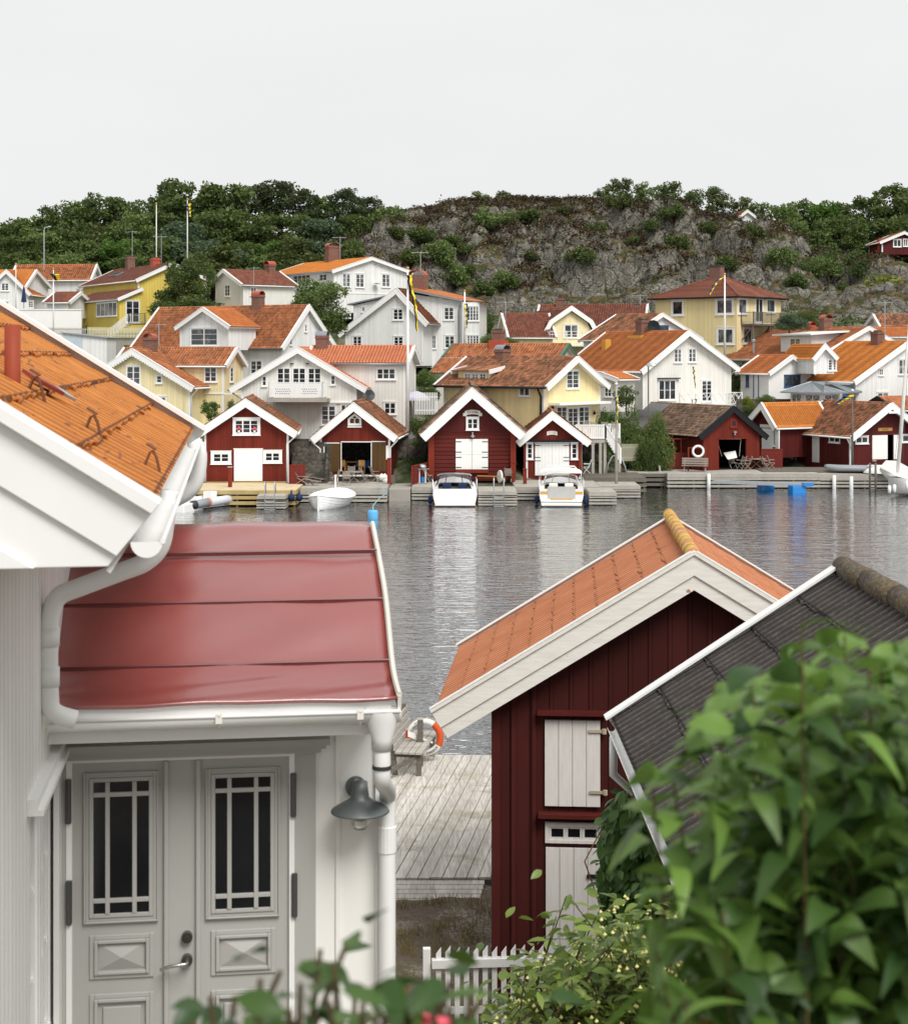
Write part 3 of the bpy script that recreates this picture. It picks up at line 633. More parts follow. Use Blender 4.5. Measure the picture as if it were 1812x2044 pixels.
# railing helper -------------------------------------------------------------
def railing(T,a,b,h=.95,mat=None,n=None,style='bars',mx=None,post=.07,rails=(1,.1),name='railing',bw=.03):
    a=Vector(a);b=Vector(b);L=(b-a).length;m=MB();mat=mat or M['trim']
    for k in rails: m.bar(a+Z*h*k,b+Z*h*k,post*.8,post*.7)
    np_=max(1,round(L/1.6))
    for i in range(np_+1): p=a.lerp(b,i/np_); m.bar(p,p+Z*(h+.06),post)
    if style=='bars':
        n=n or int(L/.12)
        for i in range(n): p=a.lerp(b,(i+.5)/n); m.bar(p+Z*h*.1,p+Z*h,bw)
    elif style=='solid':
        n=n or int(L/.13)
        for i in range(n): p=a.lerp(b,(i+.5)/n); m.bar(p+Z*h*.05,p+Z*h*.97,min(.11,L/n*.88),.03)
    elif style=='x':
        for i in range(np_):
            for k in range(2):
                p=a.lerp(b,(i+k/2)/np_);q=a.lerp(b,(i+k/2+.5)/np_); m.bar(p+Z*.1,q+Z*h,.045,.03); m.bar(q+Z*.1,p+Z*h,.045,.03)
    o=m.build(name,mat,T)
    if mx is not None: o.matrix_local=mx
    return o
g0=at(*A(1045,690),156.5)
T=thing('stair','white wooden garden stair with handrails against the yellow house','stair',(g0.x,156.5,g0.z-1.6),0)
railing(T,(-2.0,-.5,0),(0,-.5,1.6),mat=M['trim']); railing(T,(-2.0,.5,0),(0,.5,1.6)); railing(T,(0,-.5,1.6),(1.6,-.5,1.6),mat=M['greydk'])
m=MB()
for i in range(8): m.box(-2+i*.25,-1.73+i*.25,-.48,.48,i*.2,i*.2+.05)
m.box(0,2.6,-.5,1.8,1.5,1.6); m.build('steps',M['greydk'],T)
for x in (.1,1.5,2.5): pass
# picket fences and walls below the yellow house
def picket(name,label,p,q,h,mat,pw=.07,gap=.07,top=0,group=None,cat='fence'):
    L=(q-p).length; T=thing(name,label,cat,p,math.atan2(q.y-p.y,q.x-p.x),group); dz=q.z-p.z; m=MB(); n=int(L/(pw+gap))
    for i in range(n):
        x=i*(pw+gap); z=dz*x/L; m.box(x,x+pw,-.012,.012,z,z+h)
    m.build('pickets',mat,T); m=MB()
    for k in (.2,.8): m.bar((0,.03,h*k),(L,.03,h*k+dz),.04,.07)
    m.build('rails',mat,T); return T
picket('picket_fence','cream picket fence on the concrete wall below the mustard yellow house',at(*A(705,805),153),at(*A(1160,808),153),1.0,plain('cream paint',(.62,.58,.38)),.09,.05)
picket('picket_fence','unpainted grey picket fence left of the cream one',at(*A(300,785),154),at(*A(703,790),154),.75,M['grey'],.05,.06)
p=at(*A(720,808),153.2); T=tag(MB().box(0,(A(1130,0)[0]-A(720,0)[0])/F*153,0,.5,-2.2,0).build('garden_wall',M['concrete']),'bare concrete garden wall under the cream picket fence','wall'); T.location=p
p=at(*A(150,575),158); L_t=(A(655,0)[0]-A(150,0)[0])/F*158
T=thing('parapet_wall','white plastered terrace wall below the outbuilding at left','wall',(p.x,158,p.z-2.6),0); MB().box(0,L_t,0,.4,-1,2.5).build('wall',M['render'],T); MB().box(-.05,L_t+.05,-.06,.46,2.501,2.6).build('coping',M['trim'],T)
p=at(*A(500,770),149); T=thing('shed','small pale blue and white shed just above the near orange roof','shed',(p.x,149,p.z-3),R(-8)); MB().prism([(0,-1),(4.3,-1),(4.3,2.55),(0,3)],O0,X,Z,Y,0,2.5).build('wall',M['white'],T); MB().prism([(-.1,3.02),(4.45,2.53),(4.45,2.6),(-.1,3.1)],O0,X,Z,Y,-.2,2.7).build('roof',M['zinc'],T); planks(T,'door',O0,X,-Y,.15,2.0,1.1,2.7,plain('pale blue paint',(.5,.58,.64)),7)
T,hh,p=flagpole('white flagpole with a small black and yellow pennant, left background',A(430,250)[0],A(0,255)[1],152,v1=A(0,790)[1]); pennant('short black and yellow pennant at the top of the left flagpole',p,[A(436,290),A(452,318),A(462,345)],151.9,('fblack','fyellow'),.9)
flagpole('thin bare white flagpole beside the far left gable',A(128,0)[0],A(0,220)[1],162,v1=A(0,585)[1],r=.05)
T,hh,p=flagpole('tall bare white flagpole before the woods, above the red vent stack',A(1259,0)[0],814/2,176,v1=540)
T,hh,p=flagpole('tall white flagpole with yellow pennant before the woods',748/2,398,178,v1=545); pennant('narrow yellow and blue pennant near the top of the tall woodland flagpole',p,[(376,405),(377,418),(379,432)],177.9,('fblue','fyellow'),.5)
# parasol closed, far left
p=at(*A(192,570),160); T=thing('parasol','closed navy parasol on the terrace in front of the far left house','parasol',p,0); MB().lathe([(.03,0),(.03,.6),(.28,.65),(.2,1.2),(.12,1.9),(.02,2.3)],n=9).build('canopy',M['navy'],T)
# --- small white house with red brown roof
h=House('small_white_house','small white house with red brown roof between the big tree and the villa','house',165,-52,B(183,258),B(92,352),B(337,378),B(0,560)[1],back=B(640,270)[0],roof='t_brown',wall='white2',so=.3)
h.win(B,200,378,243,475,2,3); h.win(B,402,398,455,468,2,2,side='r'); h.chim(B,513,190,610,268,hood='redmetal')
antenna('television aerial on the small white house',B(432,0)[0],B(0,235)[1],B(0,430)[1],160)
# --- upper white villa
h=House('white_villa','large white villa with bright orange roof highest on the slope, balcony at its left','house',166,36,B(1385,160),B(1060,268),B(1715,280),B(0,560)[1],back=B(835,186)[0],roof='t_bright',so=.5,gutter='zinc')
for r in ((1142,285,1212,398),(1250,288,1322,403),(1460,290,1530,400)): h.win(B,*r,2,3,glass=M['glasscur'])
h.win(B,622,308,680,398,2,3,side='l'); h.win(B,752,296,890,398,4,3,side='l',glass=M['glass']); h.win(B,962,290,1024,350,2,2,side='l')
h.chim(B,1003,42,1125,182,hood='redmetal'); h.pboard(B,1120,448,1640,456,M['trim'],.04)
q=[h.fr.onX(B(x,y),h.wx0-1.6) for x,y in ((545,480),(880,478))]; z_=min(q[0][1],q[1][1])
mxh=None; y0_,y1_=sorted((q[0][0],q[1][0])); MB().box(h.wx0-1.7,h.wx0,y0_-.1,y1_+.1,z_-.15,z_).build('balcony_deck',M['trim'],h.T)
railing(h.T,(h.wx0-1.6,y0_,z_),(h.wx0-1.6,y1_,z_),1.15,style='x',name='balcony_railing'); railing(h.T,(h.wx0-1.6,y0_,z_),(h.wx0,y0_,z_),1.15,style='x',name='balcony_railing')
h.win(B,555,500,700,560,4,2,side='l'); m=MB(); a_,b_=h.fr.onY(B(1405,378),h.fo); m.lathe([(.0,0),(.35,.12),(.37,.14),(0,.03)],(a_,h.fo-.5,b_),12); h.part(m.build('satellite_dish',M['steel']))
# --- white house with bay windows and the large gable
h=House('white_gable_house','white house with wide grey-edged gable and red roofed bay wing, below the villa','house',148,-20,B(1580,410),B(1105,778),B(1838,695),C_(0,980)[1],L=7,roof='t_moss',so=.7,gutter='zinc',bh=.4)
for r in ((1552,570,1638,665,2),(1228,790,1306,885,2),(1557,793,1640,885,2)): h.win(B,*r[:4],r[4],3)
frW=Fr(*at(*C_(215,700),150).to_tuple()[:2],h.fr.o.z,R(-8)); mxr=(Matrix.Translation(h.T.location)@Matrix.Rotation(h.T.rotation_euler.z,4,'Z')).inverted()@(Matrix.Translation(frW.o)@Matrix.Rotation(frW.yaw,4,'Z'))
P=lambda x,y,pl=0: frW.onY(C_(x,y),pl)
xa,za=P(110,455);xb,zb_=P(510,520);xc,zc=P(655,522)
m=MB(); m.prism([(xa,-.8),(xb,-.8),(xb,zb_),(xa,za)],O0,X,Z,Y,0,5); o=m.build('wing_wall',M['white'],h.T); o.matrix_local=mxr
m=MB(); m.prism([(xb,-.8),(xc-.1,-.8),(xc-.1,zc-.03),(xb,zb_-.01)],O0,X,Z,Y,-.9,4.9); o=m.build('bay_wall',M['white'],h.T); o.matrix_local=mxr
m=MB(); xd,zd=P(60,425); up=Vector((xb-xd,0,zb_-zd)).normalized(); m.prism([(xd,zd-.02),(xb,zb_+.02),(xb,zb_+.16),(xd,zd+.14)],O0,X,Z,Y,-.5,5.4); o=m.build('wing_fascia',M['zinc'],h.T); o.matrix_local=mxr
xe,ze=P(690,520,-1.2); xt,zt_=P(345,437,2)
Vv=[(xd,-.3,zd+.17),(xb,-.5,zb_+.19),(xe,-1.3,ze+.05),(xe,5.4,ze+.05),(xt,2.8,zt_+.1),(xd,2.8,zd+.5),(xd,5.6,zd+.17)]
o=mkobj('wing_roof',Vv,[(0,1,4,5),(1,2,4),(2,3,4),(3,6,5,4)],M['t_orange'],h.T); o.matrix_local=mxr
for r,pl,n in (((350,556,437,665),0,2),((248,783,292,895),0,2),((356,786,442,892),0,2),((535,550,638,672),-.9,4),((533,783,640,880),-.9,4)):
    frwin(frW,h.T,mxr,C_,*r,pl,n,3 if n==2 else 4,glass=M['glasscur'] if n==4 else None)
m=MB(); a_,b_=P(480,540,-.1); m.tube([(a_,-.1,b_),(a_-.1,-.1,b_-.6),(a_-.1,-.1,-.4)],.06,8); o=m.build('downspout',M['zinc'],h.T); o.matrix_local=mxr
a_,b_=P(225,690,-.3); m=MB(); m.tube([(a_,-.3,b_),(a_-.2,-.3,b_-.8),(a_-.2,-.3,-1)],.06,8); o=m.build('downspout',M['zinc'],h.T); o.matrix_local=mxr
# small mono-pitch bay at the left of the gable
P=lambda x,y,pl=1.2: h.fr.onY(B(x,y),pl)
x0_,z0_=P(1195,535);x1_,z1_=P(1500,468)
m=MB(); m.prism([(x0_+.5,-.6),(x1_,-.6),(x1_,z1_-.15),(x0_+.5,z0_-.15)],O0,X,Z,Y,1.2,4); h.part(m.build('side_bay_wall',M['white']))
m=MB(); m.prism([(x0_,z0_-.12),(x1_,z1_-.12),(x1_,z1_+.02),(x0_,z0_+.02)],O0,X,Z,Y,.9,4.2); h.part(m.build('side_bay_roof',M['zinc']))
for r in ((1300,556,1332,600),(1150,610,1216,650)): 
    a0,zz1=P(r[0],r[1]);a1,zz0=P(r[2],r[3]); window(h.T,Vector((0,1.2,0)),X,-Y,a0,a1,zz0,zz1,2,1)
hc=House('brick_chimney','','x',154,0,C_(140,300),C_(80,340),C_(200,340),C_(0,430)[1],L=2,walls=False,gutters=False) if False else None
m=MB(); p=at(*C_(140,430),152)
o=MB().box(-.9,.9,-.5,.5,-1.5,1.5).build('chimney',M['brick'],h.T); o.location=h.T.matrix_basis.inverted()@p if False else ((Matrix.Translation(h.T.location)@Matrix.Rotation(h.T.rotation_euler.z,4,'Z')).inverted()@p)
hd=MB(); 
for i in range(8):
    a=pi*i/8;b=pi*(i+1)/8; hd.prism([(-cos(a)*.9,1.5+sin(a)*.5),(-cos(b)*.9,1.5+sin(b)*.5),(-cos(b)*.85,1.5+sin(b)*.45),(-cos(a)*.85,1.5+sin(a)*.45)][::-1],O0,X,Z,Y,-.5,.5)
hd.build('chimney_hood',M['redmetal'],o)
antenna('television aerial behind the red hooded chimney of the bay windowed house',C_(165,0)[0],C_(0,110)[1],C_(0,430)[1],153)
# --- gambrel house and its long brown roof
h=House('long_yellow_house','long pale yellow house under a brown tiled roof at the foot of the rock','house',158,78,D_(385,538),D_(330,745),D_(440,612),D_(0,800)[1],back=C_(1120,580)[0],wall='yellow',roof='t_brown',so=.4,hw=3.6)
h.chim(C_,1248,487,1332,575); h.chim(D_,258,545,338,640,down=2)
antenna('small aerial on the long brown roof',D_(325,0)[0],D_(0,455)[1],D_(0,560)[1],158)
g=Fr(*at(*C_(1380,550),151).to_tuple()[:2],at(0,C_(0,930)[1],151).z,R(20)); T=thing('gambrel_house','pale yellow house front with mansard gable and white balcony, centre right','house',g.o,g.yaw)
P=lambda x,y,pl=0: g.onY(C_(x,y),pl)
prof=[P(1105,862),P(1205,672),P(1380,552),P(1545,667),P(1650,862)]
Lg=7.0; m=MB(); inn=[(x+(.35 if x<0 else -.35 if x>0 else 0),z-.2) for x,z in prof]; m.prism([(inn[0][0],-.6),(inn[-1][0],-.6)]+inn[::-1],O0,X,Z,Y,.35,Lg); m.build('wall',M['yellow'],T)
VV=[];FF=[];n=0
for i in range(4):
    (xa,za),(xb,zb_)=(prof[i],prof[i+1]) if i<2 else (prof[i+1],prof[i]); up=Vector((xb-xa,0,zb_-za)); Lu=up.length; up/=Lu; nm=Vector((-up.z,0,up.x)) if i<2 else Vector((up.z,0,-up.x))
    V,Fc=sheet((xa,0,za),(0,1,0),up,nm,Lg,Lu,.24,.34,.028,.035,5,flip=i<2); VV.append(V);FF.append(Fc+n);n+=len(V)
bigmesh('roof',np.concatenate(VV),np.concatenate(FF),M['t_brown'],T)
for i in range(4):
    (xa,za),(xb,zb_)=prof[i],prof[i+1]; d=Vector((xb-xa,0,zb_-za)).normalized(); nn=Vector((-d.z,0,d.x)); b=.36
    m=MB(); m.prism([(xa+nn.x*.06,za+nn.z*.06),(xa-nn.x*b,za-nn.z*b),(xb-nn.x*b,zb_-nn.z*b),(xb+nn.x*.06,zb_+nn.z*.06)],O0,X,Z,Y,-.06-i*.003,0.02); m.build('bargeboard',M['trim'],T)
frwin(g,T,None,C_,1318,697,1435,808,.35,2,1)
a0,z0_=P(1205,862,-1);a1,_=P(1600,862,-1); MB().box(a0,a1,-1.05,.35,z0_-.15,z0_).build('balcony_deck',M['trim'],T); 
for s_,e_ in (((a0,-1,z0_),(a1,-1,z0_)),((a0,-1,z0_),(a0,.35,z0_)),((a1,-1,z0_),(a1,.35,z0_))): railing(T,s_,e_,1.25,style='bars',rails=(1,.75,.1),name='balcony_railing',n=10)
w=House('yellow_annex','yellow annex with dark red brown roof and white arched gable edge, left of the mansard'.replace(' and white arched gable edge','') ,'house',152,-82,C_(815,612),C_(780,760),C_(868,805),C_(0,900)[1],back=C_(1200,612)[0],wall='yellow',roof='t_brown',so=.3)
antenna('thin aerial in front of the dark red annex roof',C_(848,0)[0],C_(0,512)[1],C_(0,800)[1],146)
# --- hipped yellow villa on the right
d=156; p=at(*D_(1100,470),d); g=Fr(p.x,d,at(0,D_(0,955)[1],d).z,R(-42)); T=thing('hipped_villa','two storey yellow villa with brown hipped roof and brown balcony under the rock','house',g.o,g.yaw)
k=(D_(443,0)[0]-CU)/F; t_=(k*g.o.y-g.o.x)/(g.ax.x-k*g.ax.y); k=(D_(1455,0)[0]-CU)/F; t2=(k*g.o.y-g.o.x)/(g.ay.x-k*g.ay.y); zt=g.onY(D_(1100,470),0)[1]; print('HIP',t_,t2,zt)
MB().box(t_,0,0,t2,-.5,zt).build('wall',M['yellow3'],T); MB().box(t_+.2,-.2,.2,t2-.2,-1.6,-.5).build('foundation',M['concrete'],T)
ov=.55; za=CZ-(D_(0,300)[1]-HV)/F*(d+3)-g.o.z; cx=t_/2; cy=t2/2; c4=[(t_-ov,-ov),(ov,-ov),(ov,t2+ov),(t_-ov,t2+ov)]; r0=(cx-.25,cy);r1=(cx+.25,cy)
VV=[];FF=[];n=0
def tri_sheet(a,b,top0,top1,per=.26,course=.34,amp=.03,step=.03):
    """hip slope: courses between eave a-b and ridge top0-top1"""
    a=Vector(a);b=Vector(b);t0=Vector(top0);t1=Vector(top1); Lu=((t0+t1)/2-(a+b)/2).length; nc=int(Lu/course); na=int((b-a).length/per*5)
    nm=(b-a).cross(t0-a).normalized(); nm=nm if nm.z>0 else -nm; V=[];Lf=(b-a).length; dirn=(b-a)/Lf
    for i in range(nc):
        for e,hs in ((0,step),(1,0)):
            t=(i+e*.98)/nc; l=a.lerp(t0,t); r=b.lerp(t1,t)
            for j in range(na+1):
                q=l.lerp(r,j/na); s_=(q-a).dot(dirn); V.append(q+nm*(hs+amp*cos(2*pi*s_/per)))
    ni=nc*2; i,j=np.meshgrid(np.arange(ni-1),np.arange(na),indexing='ij'); q=(i*(na+1)+j).ravel(); return np.array([tuple(v) for v in V]),np.stack([q,q+1,q+na+2,q+na+1],1)
ze_=zt-.02
for a,b,u0,u1 in ((0,1,r0,r1),(1,2,r1,r1),(2,3,r1,r0),(3,0,r0,r0)):
    V,Fc=tri_sheet((*c4[a],ze_),(*c4[b],ze_),(*u0,za),(*u1,za)); VV.append(V);FF.append(Fc+n);n+=len(V)
rf=bigmesh('roof',np.concatenate(VV),np.concatenate(FF),M['t_brown'],T)
m=MB(); m.box(t_-ov,ov,-ov,t2+ov,ze_-.14,ze_-.05); m.build('eaves',M['black'],T); m=MB()
for a,r_ in ((0,r0),(1,r1),(2,r1),(3,r0)): m.tube([(*c4[a],ze_+.04),(*r_,za+.04)],.1,6)
m.build('hip_tiles',M['t_brown'],rf)
m=MB(); m.tube([(t_-ov,-ov-.06,ze_-.08),(ov+.06,-ov-.06,ze_-.08),(ov+.06,t2+ov,ze_-.08)],.06,8); m.build('gutter',M['black'],T)
for r in ((572,497,676,630),(928,485,1078,622)): frwin(g,T,None,D_,*r,0,1,1,fw=.2)
frwin(g,T,None,D_,935,722,1082,862,0,1,1,fw=.2)
for r,n_,rw in (((1108,483,1182,618),1,1),((1245,480,1312,686),2,1),((1335,488,1410,610),1,1),((1148,720,1222,858),1,1)): frwin(g,T,None,D_,*r,0,n_,rw,side='r',fw=.16)
y0_,zb_=g.onX(D_(1232,690),1.4); y1_=y0_+6.6; MB().box(0.02,1.5,y0_,y1_,zb_-.2,zb_).build('balcony_deck',M['greydk'],T)
railing(T,(1.45,y0_,zb_),(1.45,y1_,zb_),1.1,mat=M['greydk'],name='balcony_railing'); railing(T,(0.05,y0_,zb_),(1.45,y0_,zb_),1.1,mat=M['greydk'],name='balcony_railing')
m=MB(); 
for yy in (y0_+.1,y0_+3.2,y1_-.1): m.bar((1.3,yy,zb_-.2),(1.3,yy,-1),.14); m.bar((1.3,yy,zb_-.3),(0.1,yy,zb_-1.6),.1)
m.build('balcony_posts',M['greydk'],T)
o=MB().box(cx-.8,cx+.5,cy-.4,cy+.4,za-1,za+1.0).build('chimney',M['brick'],T); MB().box(cx-.86,cx+.56,cy-.46,cy+.46,za+1.001,za+1.15).build('chimney_cap',M['dkmetal'],o)
T2,hh,p=flagpole('white flagpole with a thin blue and yellow pennant before the hipped villa',D_(1003,0)[0],D_(0,300)[1],141,v1=D_(0,975)[1],r=.09); pennant('thin faded blue and yellow pennant blown left before the hipped villa',p,[D_(988,312),D_(935,355),D_(905,410),D_(880,460)],140.8,('fblue','fyellow'),.35)
# --- blue windowed gable behind the right white house
h=House('white_cottage','white cottage gable with blue window frame behind the orange ridge','house',141,40,D_(505,612),D_(195,822),D_(828,815),D_(0,900)[1],back=D_(130,640)[0],roof='t_old')
h.win(D_,440,708,548,772,2,1,frame=M['blue']); h.chim(D_,285,665,345,775,down=2)
# --- big orange house with dormer, left centre
h=House('orange_roof_house','big white house with steep orange roof and white dormer, left of centre','house',134,60,B(880,545),B(660,892),B(1102,882),A(0,1480)[1],back=A(1280,572)[0],roof='t_orange2',kind='tile',so=.45,gutter='dkmetal',bh=.3)
h.chim(B,420,430,515,575,hood='redmetal'); h.win(B,405,985,503,1100,2,3,side='l'); h.win(B,720,800,742,868,1,2); h.win(B,840,700,860,760,1,2)
w=House('','','',131,-30,A(1630,565),A(1403,728),A(1850,718),A(0,905)[1],L=4.2,wb=0,parent=h.T,pref='dormer_',roof='t_orange',so=.35,gutters=False,backbarge=False)
w.win(A,1533,726,1757,872,2,3,glass=M['glasscur'])
# --- light yellow house at left
h=House('light_yellow_house','light yellow house with scalloped gable trim beside the near orange roof','house',121,-14,A(1060,900),A(560,1212),A(1562,1208),A(0,1530)[1],L=7,wall='yellow',roof='t_orange2',so=.5,bh=.34)
h.win(A,1015,1030,1135,1188,2,3); h.win(A,1255,1105,1310,1175,1,2); h.win(A,1258,1278,1342,1345,2,1)
m=MB()
for side in (0,1):
    up,nm,Lu=h.up[side]; xe,ze=((h.x0,h.z0),(h.x1,h.z1))[side]; n=int(Lu/.22)
    for i in range(n): q=Vector((xe,0,ze))+up*((i+.5)*Lu/n)-nm*.36; m.lathe([(0,-.09),(.1,-.06),(.1,.05)],(q.x,.02,q.z),6)
h.part(m.build('scalloped_trim',M['trim']))
w=House('','','',124,74,B(300,888),B(247,1032),B(347,1036),A(0,1530)[1],back=A(1000,905)[0],parent=h.T,pref='wing_',wall='yellow',roof='t_orange2',so=.3,hw=2.1)
w.win(A,1643,1038,1750,1165,2,3,side='l'); w.win(A,1528,1278,1560,1455,2,4,side='l'); w.win(B,240,1040,268,1165,1,3)
w.pboard(A,1570,1250,2050,1262,M['trim'],.05,side='l'); h.spout(h.wx1+.12,.4,h.z1-.1,xo=h.x1+.05)
h.chim(A,1155,772,1265,905,hood='redmetal',down=2); antenna('aerial on the light yellow house chimney',A(1280,0)[0],A(0,690)[1],A(0,880)[1],127)
# hanging blue glass ball by the yellow corner
p=at(*A(1480,1425),120); T=thing('glass_float','small blue glass float hanging at the yellow house corner','ornament',p,0); m=MB(); m.lathe([(0,-.16),(.11,-.11),(.16,0),(.11,.11),(0,.16)],n=10); m.build('ball',M['navy'],T,smooth=True); MB().tube([(0,0,.15),(0,0,.9)],.012,4).build('cord',M['rope'],T)
# --- white house with balcony
h=House('balcony_house','white house with broad low gable and white balcony on dark planks','house',116,-6,B(785,886),B(232,1222),B(1345,1218),B(0,1610)[1],L=9,wall='white2',roof='t_coral',so=.85,gutter='zinc',bh=.36)
for x0 in (618,742,866): h.win(B,x0,1046,x0+112,1186,2,3,glass=M['glass'],sill=False,fw=.05)
h.win(B,495,1110,540,1198,1,2); h.win(B,1048,1103,1094,1188,1,2)
h.win(B,972,1348,1098,1512,2,4,name='french_door'); h.win(B,1128,1338,1220,1512,2,3); h.pboard(B,960,1322,1240,1334,M['trim'],.12)
fr=h.fr; pl=h.fo-1.5; a0,zd=fr.onY(B(555,1292),pl); a1,_=fr.onY(B(985,1292),pl)
MB().box(a0-.1,a1+.3,pl-.1,h.fo,zd-.28,zd-.02).build('balcony_deck',M['grey'],h.T)
m=MB()
for s_,e_ in (((a0,pl,zd),(a1,pl,zd)),((a0,pl,zd),(a0,h.fo,zd)),((a1,pl,zd),(a1,h.fo,zd))): railing(h.T,s_,e_,1.12,style='solid',name='balcony_railing')
m=MB(); 
for i in range(7):
    for j in range(3):
        for k_ in (0,1): xx=a0+(a1-a0)*(.13+.5*k_)+i*.16+(j%2)*.08; m.lathe([(0,-.0),(.03,.0),(0,.001)],(xx,0,0),6) if False else m.box(xx-.028,xx+.028,pl-.030,pl-.024,zd+.3+j*.16,zd+.355+j*.16)
o=m.build('balcony_cutouts',M['glassblk'],h.T)
m=MB(); [m.lathe([(0,.0),(.12,-.03),(.13,-.1),(0,-.1)],(h.fr.onY(B(x,1008),h.fo)[0],h.fo-.08,h.fr.onY(B(x,1008),h.fo)[1]),8) for x in (740,865)]; h.part(m.build('gable_lamps',M['dkmetal']))
w=House('','','',118.5,80,B(1728,875),B(1688,1012),B(1762,1022),B(0,1560)[1],back=B(900,895)[0],parent=h.T,pref='wing_',wall='white2',roof='t_coral',so=.3,gutter='zinc',hw=2.3)
w.win(B,1418,1048,1578,1145,3,2,side='l',glass=M['glass']); w.win(B,1478,1322,1582,1425,2,2,side='l')
w.chim(B,825,748,943,885,hood='zinc',down=1.5); 
q=h.fr.onY(B(1330,1270),h.fo-.5); m=MB(); m.lathe([(0,.02),(.38,.12),(.4,.15),(0,.06)],(0,0,0),14); o=h.part(m.build('satellite_dish',M['dkmetal'])); o.matrix_local=Matrix.Translation((q[0]+.3,h.fo-.6,q[1]))@Matrix.Rotation(R(70),4,'X')@Matrix.Rotation(R(40),4,'Y')
m=MB(); a_,b_=h.fr.onY(B(1335,1235),h.fo-.3); m.tube([(a_,h.fo-.3,b_),(a_-.25,h.fo-.1,b_-.5),(a_-.45,h.fo-.1,b_-.9),(a_-.45,h.fo-.1,-.2)],.06,8); h.part(m.build('downspout',M['zinc'],smooth=True))
a_,b_=h.fr.onY(B(245,1240),h.fo-.3); m=MB(); m.tube([(a_,h.fo-.3,b_),(a_+.4,h.fo-.1,b_-.3),(a_+.85,h.fo-.1,b_-.6),(a_+.85,h.fo-.1,-.2)],.06,8); h.part(m.build('downspout',M['zinc'],smooth=True))
T,hh,p=flagpole('tall white flagpole with long yellow and navy pennant beside the balcony house',B(1672,0)[0],B(0,255)[1],112,v1=B(0,1500)[1],r=.1); pennant('long yellow and navy pennant hanging down the tall white flagpole',p,[B(1683,300),B(1695,400),B(1722,500),B(1738,600),B(1748,755)],111.8,('fblack','fyellow'),.34)
# --- green edged roof behind the yellow middle house
h=House('green_edged_house','cream house with green bargeboards and long orange roof behind the warm yellow one','house',129,66,C_(1362,858),C_(1290,965),C_(1432,965),C_(0,1400)[1],back=C_(420,878)[0],wall='white2',roof='t_orange2',trim='green',so=.3,kind='tile')
up,nm,Lu=h.up[0]
h.chim(C_,735,745,850,945,mat='brick',down=.6); q=h.fr.onX(C_(793,900),-.0)
m=MB(); m.box(-.78,.78,q[0]-.55,q[0]+.55,h.z-2.2,h.z+.35); h.part(m.build('chimney_base',M['redmetal']))
# its left slope runs lower than the small gable suggests
k_=(C_(265,0)[0]-CU)/F
fx,fz=h.fr.onY(C_(1100,1112),0); V,Fc=sheet((h.x0-2.4,0,h.z0-2.4*abs(up.z/up.x)),(0,1,0),up,nm,h.L,2.5/abs(up.x),.24,.34,.028,.035,5,flip=True); h.part(bigmesh('lower_roof',V,Fc,M['t_orange2']))
xw=h.x0-2.0; m=MB(); m.box(xw,h.wx0+.1,.5,h.L-.35,-.6,h.z0-2.0*abs(up.z/up.x)-.25); h.part(m.build('lower_wall',M['white2']))
m=MB(); P0=Vector((h.x0-2.4,0,h.z0-2.4*abs(up.z/up.x))); m.obox(P0,up,nm,Y,0,2.4/abs(up.x),-.25,.07,h.L,h.L+.05); h.part(m.build('bargeboard',M['green']))
# --- warm yellow house in the middle
h=House('warm_yellow_house','warm yellow house with mottled tile roof and shed dormer behind the white-doored boathouses','house',117,50,C_(1435,962),C_(1178,1205),C_(1692,1195),C_(0,1620)[1],back=C_(535,972)[0],wall='yellow3',roof='t_old',kind='fine',so=.5,fo=.6,gutter='black',bh=.34)
h.win(C_,1335,1065,1440,1218,2,4,glass=M['glasscur']); h.win(C_,955,1205,1048,1280,2,1,side='l')
for x0 in (1255,1345,1435): h.win(C_,x0,1355 if x0!=1345 else 1365,x0+88,1522,2,4,sill=False,name='terrace_door',glass=M['glasscur'])
a0,a1,z0_,z1_=h.rect(C_,1195,1318,1610,1342); m=MB(); m.obox(Vector((0,h.fo,0)),X,Z,-Y,a0,a1,z0_,z1_-.05,.02,1.0); h.part(m.build('awning_case',M['trim']))
m=MB(); a_=h.rect(C_,1130,1205,1140,1230,'l'); yv=-a_[0]; m.tube([(h.wx0-.35,yv,h.z0-.1),(h.wx0-.1,yv-.1,h.z0-.7),(h.wx0-.1,yv-.1,-.4)],.07,8); h.part(m.build('downspout',M['black'],smooth=True))
h.chim(C_,765,865,885,1008,hood='zinc',down=1.6)
for x in (1218,1553): 
    a_,b_=h.fr.onY(C_(x,1370 if x<1300 else 1412),h.fo); m=MB(); m.lathe([(.02,.16),(.09,.05),(.09,-.1),(0,-.14)],(a_,h.fo-.14,b_),8); m.bar((a_,h.fo,b_+.2),(a_,h.fo-.14,b_+.2),.03); h.part(m.build('wall_lantern',M['black']))
# shed dormer: wall low on the left slope, own gentle roof
up,nm,Lu=h.up[0]; fr=h.fr
xd=h.x0+1.0; ya=fr.onX(C_(722,1110),xd)[0]; yb=fr.onX(C_(468,1110),xd)[0]; zt_=fr.onX(C_(600,1075),xd)[1]; zl=h.z0+(xd-h.x0)*abs(up.z/up.x)-.1
sl=.16; xt=(h.z-.1-zt_-.0)/( -sl if False else 1) if False else None
